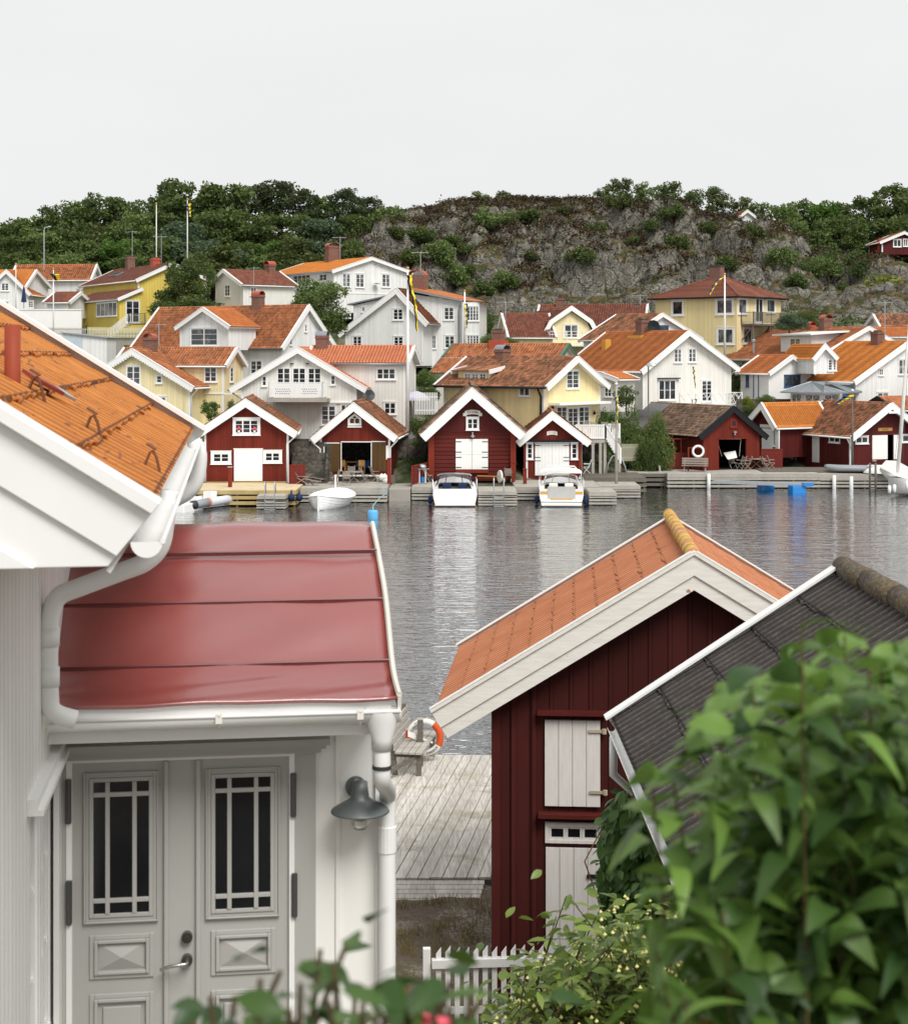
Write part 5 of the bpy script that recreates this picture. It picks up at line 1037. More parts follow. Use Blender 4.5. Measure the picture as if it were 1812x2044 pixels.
posts('',[(L_(920,0)[0],L_(0,1215)[1],L_(0,1372)[1],'left one of two thick white fender posts on the slatted quay'),(L_(1127,0)[0],L_(0,1228)[1],L_(0,1388)[1],'right one of two thick white fender posts on the slatted quay'),(K_(858,0)[0],K_(0,1195)[1],K_(0,1372)[1],'white fender post at the corner of the bench terrace')],r=.135)
m=MB(); a=gat(*K_(297,1352),0); b=at(*K_(263,1100),a.y); T=thing('mooring_pole','leaning thin grey mooring pole left of the bench terrace','pole',a); MB().bar((0,0,-.6),b-a,.12).build('pole',M['grey'],T); MB().box(-.07+(b-a).x,.07+(b-a).x,-.07,.07,(b-a).z,(b-a).z+.03).build('cap',M['grey'],T)
# ladders
def ladder(label,c,x0,x1,ytop,ybot,mat='steel',n=4,yoff=0,z0=-.2):
    g0=gat(*c((x0+x1)/2,ybot),0); y=g0.y+yoff; a=at(*c(x0,ytop),y);b=at(*c(x1,ytop),y); w=b.x-a.x; T=thing('ladder',label,'ladder',((a.x+b.x)/2,y,0)); zt=a.z
    for s in (-1,1):
        m=MB(); x=s*w/2; m.tube([(x,0,-.4),(x,0,zt-.15),(x,.08,zt),(x,.35,zt),(x,.45,zt-.15),(x,.45,zt-.7)] if mat=='steel' else [(x,0,-.4),(x,0,zt)],.035 if mat=='steel' else .08,8); m.build('rail',M[mat],T,smooth=True)
    for i in range(n): m=MB(); z=.05+i*(zt-.45)/max(1,n)*.8; m.box(-w/2,w/2,-.05,.05,z,z+.04); m.build('rung',M['steel' if mat=='steel' else 'grey'],T)
ladder('galvanised bathing ladder on the short jetty below the new timber deck',G_,1083,1202,1145,1490); ladder('tall galvanised ladder on the jetty between the two motorboats',I_,982,1102,1245,1600)
ladder('weathered wooden ladder at the end of the slatted quay, right side',L_,1352,1420,1062,1385,mat='greydk',n=3)
g0=gat(*J_(1255,1075),.9); T=thing('handrail','bent galvanised handrail hoop behind the wooden flagpole','handrail',g0); m=MB(); m.tube([(-.75,0,-.2),(-.6,0,.9),(-.3,0,1.45),(.05,0,1.55),(.35,0,1.35),(.6,0,.7),(.75,0,-.2)],.05,8); m.build('hoop',M['steel'],T,smooth=True); MB().box(-.9,-.6,-.1,.1,-.02,.02).build('foot_plate',M['steel'],T)
# ================================================================= FURNITURE
def folding(label,p,yaw,group,mat='teak',arms=False,tall=.45):
    T=thing('chair',label,'chair',p,yaw,group); m_=M[mat]; m=MB()
    for i in range(5): m.box(-.22,.22,-.2+i*.085,-.13+i*.085,.43,.455)
    m.build('seat',m_,T); m=MB()
    for i in range(5): z=.52+i*.085; y=.2+.25*(z-.45); m.box(-.22,.22,y,y+.02,z,z+.065)
    for x in (-.23,.23): m.bar((x,.14,.42),(x,.36,1.0),.035)
    m.build('backrest',m_,T)
    for x in (-.24,.24):
        MB().bar((x,-.22,.0),(x,.2,.5),.035).build('leg',m_,T); MB().bar((x*.85,.28,.0),(x*.85,-.2,.44),.035).build('leg',m_,T)
    if arms:
        for x in (-.27,.27): MB().box(x-.035,x+.035,-.2,.26,.66,.69).build('armrest',m_,T)
    return T
def put(c,x,y,z): return gat(*c(x,y),z)
GRP='folding wooden chairs on the quays'
folding('bleached folding chair at the left of the round table before the open boathouse',put(H_,420,1165,.97),R(-100),GRP); folding('bleached folding chair with its back to the water before the open boathouse',put(H_,562,1180,.97),R(180),GRP,arms=True)
folding('bleached folding chair pushed up at the far side of the table by the open boathouse',put(H_,618,1120,.97),R(0),GRP); folding('bleached folding chair at the right of the table before the open boathouse',put(H_,790,1145,.97),R(80),GRP); folding('bleached folding armchair tilted beside the white fenders by the open boathouse',put(H_,905,1130,.97),R(110),GRP,arms=True)
def table(label,p,r=.5,mat='teak',square=False,h=.72):
    T=thing('table',label,'table',p); (MB().lathe([(0,h),(r,h),(r,h+.035),(0,h+.035)],n=20) if not square else MB().box(-r,r,-r*.7,r*.7,h,h+.035)).build('tabletop',M[mat],T)
    for a,b in ((-1,1),(1,1)): MB().bar((-r*.6*a,-.2*b,0),(r*.6*a,.2*b,h),.04).build('leg',M[mat],T)
    for a in (-1,1): MB().bar((-r*.6*a,.2,0),(r*.6*a,-.2,h),.04).build('leg',M[mat],T)
    return T
table('round bleached wooden table before the open boathouse',put(H_,650,1150,.97),.62); table('small slatted table before the log boathouse',put(I_,990,1235,.92),.4,square=True); table('round bleached table before the black edged boathouse',put(K_,1430,1130,1.08),.75)
table('small table behind the cross rail of the plank door boathouse',put(J_,385,1075,.92),.45,'greydk')
for x,y,yw,lb in ((195,1290,70,'low folding chair beside the kettle grill'),(285,1270,200,'folding chair right of the kettle grill, behind the open motorboat'),(865,1265,-100,'folding chair left of the small slatted table before the log boathouse'),(962,1180,10,'folding chair against the log wall, left one behind the slatted table'),(1100,1180,-8,'folding chair against the log wall, right one behind the slatted table'),(1155,1290,175,'folding armchair at the right of the slatted table, back to the water')): folding(lb,put(I_,x,y,.92),R(yw),GRP,arms=(x==1155))
for x,y,yw,lb in ((1150,1130,20,'dark folding chair in the black doorway'),(1250,1140,-60,'folding chair left of the round table by the black edged boathouse, rear one'),(1325,1142,-95,'folding armchair left of the round table by the black edged boathouse, front one'),(1545,1145,100,'folding armchair right of the round table by the black edged boathouse, front one'),(1620,1132,85,'folding chair right of the round table by the black edged boathouse, rear one')): folding(lb,put(K_,x,y,1.08),R(yw),GRP,arms=True)
for x,lb in ((880,'leftmost slatted chair behind the white terrace railing'),(975,'second slatted chair from the left behind the white terrace railing'),(1105,'third slatted chair from the left behind the white terrace railing'),(1228,'rightmost slatted chair behind the white terrace railing')): folding(lb,at(*J_(x,500),115.0)-Z*.42,R(180),GRP,mat='teak',tall=.6)
GW='white painted slatted garden chairs'
for x,y,yw,lb in ((300,1040,180,'white slatted chair left of three beside the orange roofed hut'),(345,1045,170,'white slatted chair middle of three beside the orange roofed hut'),(405,1045,90,'white slatted chair right of three beside the orange roofed hut'),(1290,1100,-60,'white slatted chair left of the white bench at the wide boathouse')): folding(lb,put(L_,x,y,1.14),R(yw),GW,mat='trim',arms=True)
folding('white garden chair with blue cushion beside the plank door boathouse',put(J_,890,1035,1.12),R(-90),GW,mat='trim',arms=True)
def deckchair(label,p,yaw,mat='teak'):
    T=thing('deck_chair',label,'deck chair',p,yaw,'reclining steamer chairs by the new deck'); m_=M[mat]; m=MB()
    for i in range(7): m.box(-.27,.27,-.1+i*.1,-.02+i*.1,.36+.0*i,.385)
    m.build('seat',m_,T); m=MB()
    for i in range(7): x=-.24+i*.08; m.bar((x,.6,.38),(x,1.0,1.05),.05,.02)
    m.build('backrest',m_,T)
    for x in (-.3,.3):
        MB().bar((x,-.2,0),(x,.75,.5),.045).build('leg',m_,T); MB().bar((x,.95,0),(x,.1,.55),.045).build('leg',m_,T); MB().box(x-.05,x+.05,.05,.7,.58,.61).build('armrest',m_,T)
    m=MB(); [m.box(-.27,.27,-.75+i*.1,-.67+i*.1,.25+.012*i,.27+.012*i) for i in range(6)]; m.bar((-.2,-.7,0),(-.2,-.5,.27),.04); m.build('footrest',m_,T); return T
deckchair('bleached steamer chair with footrest beside the new timber deck, front one',put(G_,1620,1180,.97),R(75)); deckchair('bleached steamer chair behind the front one, beside the new timber deck',put(G_,1680,1150,.97),R(70))
def bench(label,p,yaw,w=1.3,mat='teak',nback=3):
    T=thing('bench',label,'bench',p,yaw); m_=M[mat]; m=MB(); [m.box(-w/2,w/2,-.22+i*.15,-.1+i*.15,.42,.46) for i in range(3)]; m.build('seat',m_,T)
    m=MB(); [m.box(-w/2,w/2,.27+i*.03,.30+i*.03,.52+i*.17,.65+i*.17) for i in range(nback)]; m.build('backrest',m_,T)
    for x in (-w*.4,w*.4): MB().bar((x,-.15,0),(x,.05,.42),.08).build('leg',m_,T); MB().bar((x,.25,0),(x,.34,1.0),.07).build('leg',m_,T)
    return T
bench('weathered plank bench on the corner terrace beside the white life ring',put(K_,690,1168,1.06),R(-12),1.9)
bench('white slatted garden bench left of the closed grey parasol',put(L_,1340,1105,1.14),R(10),1.0,'trim',4); bench('white slatted garden bench right of the first, under the closed grey parasol',put(L_,1465,1095,1.14),R(0),1.0,'trim',4)
T=thing('side_table','low white side table at the corner of the wide dark red boathouse','table',put(L_,1205,1105,1.14)); MB().box(-.5,.5,-.25,.25,.5,.56).build('tabletop',M['trim'],T); [MB().box(x-.04,x+.04,-.2,.2,0,.5).build('leg',M['trim'],T) for x in (-.42,0,.42)]
p=put(L_,1533,1080,1.14); T=thing('parasol','closed dark grey parasol before the white doors of the wide boathouse','parasol',p); MB().tube([(0,0,0),(0,0,2.9)],.03,6).build('pole',M['steel'],T); MB().lathe([(.03,1.1),(.22,1.15),(.3,1.35),(.19,1.8),(.2,2.3),(.15,2.75),(.05,2.95)],n=9).build('canopy',plain('grey violet cloth',(.10,.09,.13),.9),T); MB().lathe([(.17,2.5),(.18,2.75),(.1,2.98),(0,3.02)],n=9).build('hood',M['hypwhite'],T)
p=put(I_,120,1305,.92); T=thing('kettle_grill','grey lidded grill on a white frame left of the log boathouse','grill',p); MB().lathe([(0,1.0),(.2,1.0),(.26,1.1),(.22,1.22),(.08,1.28),(0,1.3)],n=14).build('lid',M['steel'],T); MB().box(-.55,.45,-.2,.2,.94,.98).build('shelf',M['steel'],T)
for x in (-.2,.2): MB().box(x-.03,x+.03,-.03,.03,0,.94).build('leg',M['trim'],T)
MB().box(-.35,.35,-.25,.25,.0,.05).build('foot',M['steel'],T); MB().lathe([(.0,.1),(.14,.1),(.14,.4),(0,.42)],n=10).build('gas_bottle',M['floatblue'],T)
p=put(K_,300,1140,1.06); T=thing('covered_grill','grill under a black cover beside the red windbreak','grill',p); MB().lathe([(.42,0),(.38,.9),(.3,1.15),(.1,1.28),(0,1.3)],n=12).build('cover',M['black'],T); MB().box(-.45,-.42,-.1,.1,.3,.5).build('handle',M['black'],T)
# hanging chair in the doorway
p=inpos(b5,.2,.9); T=thing('hanging_chair','white cloth hanging chair in the black doorway','chair',p); m=MB(); m.tube([(-.9,0,2.2),(-.55,0,2.6),(0,0,2.9),(.5,0,2.6),(.9,0,2.2)],.02,5); m.tube([(-.9,0,2.2),(.9,0,2.2)],.025,5); m.tube([(-.9,0,2.2),(-.5,.1,.9)],.02,5); m.tube([(.9,0,2.2),(.8,.1,.9)],.02,5); m.build('frame',M['rope'],T)
m=MB(); m.add([(-.35,.3,1.15),(.55,.3,1.3),(.6,-.15,.82),(-.1,-.2,.68),(-.35,.34,1.15),(.55,.34,1.3),(.6,-.11,.80),(-.1,-.16,.66)],[(0,1,2,3),(7,6,5,4),(0,4,5,1),(1,5,6,2),(2,6,7,3),(3,7,4,0)]); m.build('seat',M['canvas'],T)
# red windbreaks, rails
def redwind(label,c,x0,x1,yt,yb,z,open_top=0,yaw_dy=0,n=None,ya=None):
    a=gat(*c(x0,yb),z); b=gat(*c(x1,yb+yaw_dy),z); h=at(*c(x0,yt),a.y).z-z; T=thing('windbreak',label,'screen',a,math.atan2(b.y-a.y,b.x-a.x)); L=(b-a).length
    hb=h if not open_top else h*open_top; planks(T,'boarding',O0,X,-Y,0,L,0,hb,M['redtrim'],int(L/.14),.03); m=MB(); m.box(-.03,L+.03,-.06,.06,h-.02,h+.05)
    if open_top:
        k=5
        for i in range(k): x=L*i/(k-1); m.box(x-.04,x+.04,-.035,.005,hb+.06,h-.02)
    m.box(-.03,L+.03,-.05,.05,hb-.001,hb+.06) if open_top else None
    m.build('frame',M['redplain'],T)
    for x in (0,L): MB().box(x-.06,x+.06,.01,.13,0,h+.02).build('post',M['redplain'],T)
    return T
redwind('red windbreak with open upper panes left of the bench terrace',K_,242,615,775,1140,1.06,.52,-5); redwind('low red windbreak right of the black edged boathouse',K_,1495,1740,898,1128,1.06)
redwind('low red fence beside the steamer chairs',G_,1385,1560,940,1180,.97,0,0); redwind('red rail panel on the left end of the log boathouse quay',I_,10,172,1100,1320,.92,0,-40)
for lb,c,x,yt,yb,z in (('dark red post with sloping grey cap before the leftmost boathouse',G_,665,965,1200,1.07),('red post at the right of the open boathouse quay',H_,1075,862,1160,.97),('red post at the right corner of the log boathouse',I_,1215,1060,1290,.92),('tall red post at the left of the plank door boathouse',J_,142,780,1070,.92),('short red post before the plank door boathouse',J_,148,990,1160,.92)):
    a=gat(*c(x,yb),z); h=at(*c(x,yt),a.y).z-z; T=thing('post',lb,'post',a); MB().box(-.12,.12,-.1,.1,0,h).build('shaft',M['redplain'],T); MB().box(-.15,.15,-.14,.14,h+.001,h+.06).build('cap',M['redplain'] if 'grey' not in lb else M['grey'],T)
a=gat(*J_(160,1075),.92); T=thing('cross_rail','weathered cross braced rail before the plank door boathouse','railing',a); railing(T,(0,0,0),(px_x(J_(775,0)[0],a.y)-a.x,0,0),1.0,style='x',mat=M['teak'],post=.09)
# white terrace with stair on posts
zt=at(*J_(900,625),114.5).z; xa=px_x(J_(770,0)[0],114.5); xb=px_x(J_(1120,0)[0],114.5); xc=px_x(J_(1280,0)[0],116.5); T=thing('terrace','white railed terrace on grey posts with stair, below the warm yellow house','terrace',(xa,114.3,zt))
m=MB(); m.box(0,xb-xa,0,3.2,-.25,-.02); m.box(xb-xa,xc-xa+.1,1.6,3.2,-.25,-.021); m.build('floor',M['grey'],T)
railing(T,(0,0,0),(xb-xa,0,0),1.02,style='solid',post=.12); railing(T,(xb-xa,1.6,0),(xc-xa,1.6,0),1.02,style='solid',post=.12)
sx=xb-xa; e=px_x(J_(1302,0)[0],113.9)-xa; ez=at(*J_(1302,915),113.9).z-zt; railing(T,(sx,0,0),(e,-.4,ez),1.05,style='solid',post=.12,name='stair_railing'); m=MB()
for i in range(9): t=i/9; m.box(sx+(e-sx)*t,sx+(e-sx)*(t+.11),-.3,.9,ez*t-.06,ez*t-.02)
m.build('stair_treads',M['greydk'],T)
for x,y in ((.3,.1),(1.7,.1),(sx-.9,.1),(sx-.05,.1),(xc-xa,1.7),(.9,2.8),(sx-.4,2.8)): MB().box(x-.1,x+.1,y-.08,y+.08,-zt+.9,-.26).build('post',M['grey'],T)
picket('picket_fence','pale green grey picket fence behind the foot of the white stair',at(*J_(1315,890),116),at(*J_(1530,885),118),1.25,plain('faded cream paint',(.40,.38,.28)),.07,.06)
# fence, parasol and shed at the tall white flagpole
picket('picket_fence','white picket fence right of the tall white flagpole',at(*C_(118,1425),116.5),at(*C_(305,1425),116.5),1.6,M['trim'],.07,.05)
p=at(*C_(130,1310),118); T=thing('parasol','pale lilac parasol canopy behind the white picket fence','parasol',p-Z*1.6); MB().tube([(0,0,0),(0,0,2.3)],.03,6).build('pole',M['steel'],T); MB().lathe([(1.0,1.6),(.95,1.8),(.5,2.15),(0,2.3)],n=8).build('canopy',plain('pale lilac cloth',(.5,.48,.58),.9),T)
# street lamp
p=at(*D_(388,1345),119.5); T=thing('street_lamp','small grey street lamp before the white corner house','lamp post',p-Z*2); MB().tube([(0,0,0),(0,0,5)],.05,6).build('pole',M['greydk'],T); MB().lathe([(.0,5.15),(.3,5.1),(.42,4.92),(.4,4.85),(0,4.85)],(.25,0,0),12).build('lamp_head',M['steel'],T)
for u,v0,v1,lb,yy in ((88,452,520,'distant street lamp before the heath at far left',175),(1592,418,470,'distant street lamp with curved arm among the right hand trees',215)):
    p=at(u,v1,yy); h=at(u,v0,yy).z-p.z; T=thing('street_lamp',lb,'lamp post',p); MB().tube([(0,0,-1),(0,0,h-.4),(.1,0,h-.1),(.5,0,h)],.06,6).build('pole',M['steel'],T); MB().lathe([(0,.1),(.2,.05),(.2,-.05),(0,-.08)],(.6,0,h),8).build('lamp_head',M['steel'],T)
T,hh,p=flagpole('weathered wooden flagpole with furled yellow and blue pennant, right of the plank door boathouse',J_(1252,0)[0],J_(0,-30)[1],108.5,zb=.7,mat='grey',r=.085); pennant('furled yellow and blue pennant hanging on the weathered wooden flagpole',p,[J_(1253,110),J_(1260,200),J_(1262,300),J_(1260,440)],108.3,('fblue','fyellow'),.2)
T,hh,p=flagpole('dark wooden flagpole with short blue and yellow pennant before the wide boathouse',L_(1140,0)[0],L_(0,200)[1],117.5,zb=1.1,mat='greydk',r=.075); pennant('short blue and yellow pennant blown left on the dark wooden flagpole',p,[L_(1120,235),L_(1070,270),L_(1010,310),L_(960,345)],117.4,('fblue','fyellow'),.75)
T,hh,p=flagpole('white flagpole with blue and yellow pennant before the bay windowed house',C_(520,0)[0],C_(0,435)[1],144,v1=C_(0,880)[1],r=.1); pennant('wrapped blue and yellow pennant on the flagpole before the bay windowed house',p,[C_(530,530),C_(536,590),C_(538,650),C_(532,730)],143.8,('fyellow','fblue'),.3)
# life ring builder (used far and near)
def lifering(label,p,yaw,r,body,name='life_ring',segs=None,tilt=0):
    T=thing(name,label,'life ring',p,yaw); n=32;k=10; q=r*.21; vs=[];fs=[]
    for i in range(n):
        a=2*pi*i/n
        for j in range(k): b=2*pi*j/k; rr=r+q*cos(b); vs.append((rr*cos(a),q*.75*sin(b),rr*sin(a)))
    for i in range(n):
        for j in range(k): fs.append((i*k+j,i*k+(j+1)%k,((i+1)%n)*k+(j+1)%k,((i+1)%n)*k+j))
    o=mkobj('ring',vs,fs,M[body],T,True)
    if segs:
        for a0,a1 in segs:
            vs=[];fs=[];m_=9
            for i in range(m_):
                a=a0+(a1-a0)*i/(m_-1)
                for j in range(k): b=2*pi*j/k; rr=r+q*1.03*cos(b); vs.append((rr*cos(a),q*.78*sin(b),rr*sin(a)))
            for i in range(m_-1):
                for j in range(k): fs.append((i*k+j,i*k+(j+1)%k,(i+1)*k+(j+1)%k,(i+1)*k+j))
            mkobj('orange_band',vs,fs,M['redcloth'],T,True)
    m=MB(); m.tube([((r*1.28)*cos(t),-q*.3,(r*1.28)*sin(t)) if int(i)%4 else ((r*1.21)*cos(t),-q*.3,(r*1.21)*sin(t)) for i,t in enumerate(np.linspace(0,2*pi,33))],r*.02,5,False); m.build('grab_line',M['rope'],T); return T
a=gat(*K_(730,1180),1.06); p=at(*K_(730,920),a.y-.1); lifering('white life ring hanging on the red rail beside the plank bench',p,R(0),.52*.72,'gel')
a2=gat(*K_(612,1160),1.06); b2_=gat(*K_(815,1160),1.06); T=thing('rail','thin red rail carrying the white life ring','railing',a2); h=at(*K_(612,878),a2.y).z-1.06; m=MB(); m.bar((0,0,h),(b2_.x-a2.x,0,h),.07); m.build('rail_bar',M['redplain'],T); [MB().box(x-.05,x+.05,-.05,.05,0,h+.03).build('post',M['redplain'],T) for x in (0,b2_.x-a2.x)]
# ================================================================= BOATS
def loft(secs,closed=True,cap=True):
    n=len(secs[0]); vs=[v for s_ in secs for v in s_]; fs=[]
    for i in range(len(secs)-1):
        for k in range(n-1): fs.append((i*n+k,(i+1)*n+k,(i+1)*n+k+1,i*n+k+1))
    if cap: fs+=[tuple(range(n)),tuple((len(secs)-1)*n+k for k in range(n))[::-1]]
    return vs,fs
def hullsec(y,b,zt,zk,flare=.8,n=7,strake=0):
    pts=[]
    for k in range(n+1):
        t=k/n; x=b*(sin(t*pi/2)**flare) if False else b*(t**.55 if t>0 else 0); z=zk+(zt-zk)*(t**2.0)
        pts.append((x,y,z))
    return [(-x,y_,z) for x,y_,z in pts[::-1]]+pts[1:]
def clinker(label,p,yaw):
    T=thing('clinker_boat',label,'boat',p,yaw); secs=[];L=5.6;N=13
    for i in range(N):
        t=i/(N-1)*2-1; b=1.28*(1-abs(t)**2.6)**.75+.02; zt=.62+.28*abs(t)**2.2; zk=-.25+.3*abs(t)**4
        pts=[]; n=7
        for k in range(n+1):
            s=k/n; x=b*s**.6; z=zk+(zt-zk)*s**1.8; pts.append((x,t*L/2,z)); 
            if 0<k<n: pts.append((x+.022,t*L/2,z+.01))
        secs.append([(-x,y,z) for x,y,z in pts[::-1]]+pts[1:])
    v,f=loft(secs); mkobj('hull',v,f,M['gel'],T); m=MB()
    for s in (-1,1):
        pt=[];
        for i in range(N): t=i/(N-1)*2-1; pt.append((s*(1.30*(1-abs(t)**2.6)**.75+.02),t*L/2,.63+.28*abs(t)**2.2))
        m.tube(pt,.045,6)
    m.build('gunwale',M['trim'],T); secs=[]
    for i in range(N):
        t=(i/(N-1)*2-1)*.97; b=1.25*(1-abs(t)**2.6)**.75; zt=.63+.25*abs(t)**2.2; secs.append([(b*cos(a),t*L/2,zt+.45*(1-abs(t)**3)*sin(a)) for a in np.linspace(0,pi,9)])
    v,f=loft(secs); mkobj('cover',v,f,M['canvas'],T); m=MB(); m.box(-.05,.05,-L/2-.12,-L/2+.02,-.3,1.0); m.build('rudder',M['trim'],T); MB().tube([(.25,0,1.0),(.25,0,2.0)],.05,6).build('mast_stub',M['trim'],T)
    m=MB(); m.tube([(-.9,-2.0,.8),(-.85,-1.9,1.1),(-.3,-2.5,1.15)],.015,4); m.tube([(.9,-2.0,.8),(.85,-1.9,1.1),(.3,-2.5,1.15)],.015,4); m.build('rail',M['steel'],T); return T
clinker('white clinker built boat with arched white cover moored at the left quay',gat(*H_(345,1480),0)+Y*2.4,R(-12))
def motor(label,p,yaw,cover,stripe,L=6.8,B=1.4):
    T=thing('motorboat',label,'boat',p,yaw); secs=[];N=12
    for i in range(N):
        t=i/(N-1); b=B*(1-.02*0)*(1-t**3.2)**.7*(.97+.03*t)+.03; zt=1.02+.35*t; zk=-.25+.55*t**3
        secs.append([(-b*.99,t*L,zt),(-b*1.0,t*L,zt-.3),(-b*.93,t*L,.25+.1*t),(-b*.86,t*L,.02+.3*t**2),(0,t*L,zk),(b*.86,t*L,.02+.3*t**2),(b*.93,t*L,.25+.1*t),(b*1.0,t*L,zt-.3),(b*.99,t*L,zt)])
    v,f=loft(secs); mkobj('hull',v,f,M['gel'],T); m=MB()
    # deck with cockpit opening
    dv=[];df=[]
    for i in range(N):
        t=i/(N-1); b=(B*(1-t**3.2)**.7*(.97+.03*t)+.03)*.99; zt=1.02+.35*t; inn=max(0,b-.32) if .04<t<.55 else 0
        dv+=[(-b,t*L,zt+.004),(-inn,t*L,zt+.004),(inn,t*L,zt+.004),(b,t*L,zt+.004)]
    for i in range(N-1):
        a=i*4;c=a+4; df+=[(a,a+1,c+1,c),(a+2,a+3,c+3,c+2)]
        if not(.04<i/(N-1)<.5): df+=[(a+1,a+2,c+2,c+1)]
    mkobj('deck',dv,df,M['gel'],T)
    MB().box(-B*.8,B*.8,.3,L*.52,.35,.5).build('cockpit_floor',M['geld'],T); m=MB(); m.box(-B*.9,B*.9,-.55,.0,.1,.2); m.build('swim_platform',M['gel'],T)
    m=MB(); zz=(.30,) ; m.box(-B*.94,B*.94,-.012,-.001,.10,.2); m.build('transom_stripe',M[stripe],T)
    if stripe=='gold':
        MB().box(-B*.5,B*.5,-.03,-.002,.42,.5).build('amber_stripe',M['gold'],T); [MB().box(*sorted((s*B*.95,s*B*.6)),-.03,-.002,.78,.95).build('amber_stripe',M['gold'],T) for s in (-1,1)]; MB().box(-B*.93,B*.93,-.02,-.002,.26,.29).build('rub_rail',M['black'],T)
    else: MB().box(-B*.95,B*.95,-.02,-.003,.02,.06).build('red_line',M['redcloth'],T); MB().box(-B*.93,B*.93,.0,.08,1.02,1.1).build('transom_rail',M['gel'],T)
    # windscreen
    yb=L*.42; m=MB(); pts=[(-B*.85,yb-.9,1.1),(-B*.78,yb,1.15),(-B*.4,yb+.7,1.2),(B*.4,yb+.7,1.2),(B*.78,yb,1.15),(B*.85,yb-.9,1.1)]; tp=[(x*.86,y-.35,z+.62) for x,y,z in pts]
    m.add(pts+tp,[(i,i+1,7+i,6+i) for i in range(5)]); sc=m.build('windscreen',M['glasswin'],T); m=MB(); m.tube(tp,.035,6,False); m.tube(pts,.03,6,False); [m.tube([pts[i],tp[i]],.025,5) for i in range(6)]; m.build('windscreen_frame',M['trim' if cover else 'navy'],sc)
    for s in (-1,1):
        o=MB().box(s*.5-.28,s*.5+.28,yb-1.5,yb-1.0,.5,.95).box(s*.5-.28,s*.5+.28,yb-1.55,yb-1.42,.95,1.35).build('seat',M['canvas' if cover else 'navy'],T); soft(o,.05)
    MB().box(-B*.75,B*.75,.05,.5,.5,.98).build('stern_bench',M['gel'],T)
    if cover:
        secs=[[(B*.95*cos(a),y,1.95+dz+.28*sin(a)) for a in np.linspace(0,pi,9)] for y,dz in ((yb-.9,0),(yb-.55,.1),(yb-.1,.06),(yb+.2,-.08))]; v,f=loft(secs); mkobj('canopy_roll',v,f,M['canvas'],T,True); m=MB(); [m.tube([(s*B*.95,yb-.5,1.05),(s*B*.93,yb-.4,1.95)],.025,5) for s in (-1,1)]; m.tube([(-B*.9,yb-1.2,2.0),(-B*.6,yb-1.2,2.42),(B*.6,yb-1.2,2.42),(B*.9,yb-1.2,2.0)],.05,6); m.build('arch',M['gel'],T); MB().tube([(0,yb-1.2,2.4),(0,yb-1.2,2.95)],.03,6).build('light_mast',M['trim'],T)
        m=MB(); secs=None; m.box(-B*.62,B*.62,-.04,-.004,.5,1.25); m.build('stern_cover',M['geld'],T)
    else:
        secs=[[(B*.8*cos(a),y,z+.12*sin(a)) for a in np.linspace(0,pi,7)] for y,z in ((yb-.6,1.75),(yb+.0,1.8),(yb+.35,1.6))]; v,f=loft(secs,cap=False); o=mkobj('soft_top',v,f,M['glasswin'],T)
    for s in (-1,1):
        m=MB(); m.tube([(s*B*.98,.2,1.05),(s*B*1.0,.4,1.65),(s*B*1.0,2.2,1.7),(s*B*.98,2.4,1.1)],.022,5); m.tube([(s*B*.98,1.2,1.05),(s*B*1.0,1.2,1.67)],.02,5); m.build('side_rail',M['steel'],T)
    for s,yy in ((1,1.0),(-1,1.4)): MB().lathe([(0,-.3),(.12,-.2),(.14,.0),(.12,.2),(0,.3)],(s*(B+.16),yy,.3),10).build('fender',M['navy'],T,smooth=True)
    return T
t=NT('boat windscreen'); M['glasswin']=t.set((.55,.57,.57),.08,spec=.6); t.b.inputs['Alpha'].default_value=.45
motor('white open motorboat with dark soft top and thin red waterline, before the log boathouse',gat(*I_(512,1590),0)+Y*.2,R(1),False,'black')
motor('white motorboat with rolled white canopy and amber stripes on its stern',gat(*J_(592,1440),0)+Y*.2,R(-3),True,'gold')
# inflatable at left
p=gat(*at(0,0,1).to_tuple()[:2],0) if False else gat(396,1018,0); T=thing('inflatable_boat','grey inflatable boat with black cone ends and orange band behind the near gutter','boat',p,R(-32))
for s in (0,1.35): 
    x=-s; MB().tube([(x,-.4,.35),(x,.05,.37),(x,.9,.4)],[.22,.27,.27],12).build('grey_tube',M['hypalon'],T,smooth=True); MB().tube([(x,.9,.4),(x,3.0,.45),(x*.6-.28,4.0,.6)],[.275,.275,.2],12).build('pale_tube',M['hypwhite'],T,smooth=True); MB().lathe([(0,-.02),(.16,.02),(.27,.2),(.285,.45)],n=12).build('end_cone',M['rubber'],T,smooth=True).matrix_local=Matrix.Translation((x,-.75,.34))@Matrix.Rotation(R(-90),4,'X')
    MB().tube([(x,.86,.4),(x,.97,.4)],.285,12).build('orange_band',M['orangeband'],T,smooth=True)
MB().box(-1.2,-.15,.0,3.4,.05,.35).build('floor',M['gel'],T); MB().box(-1.15,-.2,-.05,.05,.1,.6).build('transom',M['gel'],T); MB().box(-1.0,-.4,1.6,2.2,.35,1.0).build('console',M['gel'],T)
T=thing('bathing_platform','white moulded stern platform beside the grey inflatable','boat',gat(352,1022,0)-X*.6,R(-20)); o=MB().box(-1.6,1.2,0,2.4,-.1,.5).build('hull',M['gel'],T); soft(o,.06); MB().box(-1.2,.9,.6,2.0,.5,.85).build('engine_box',M['gel'],T)
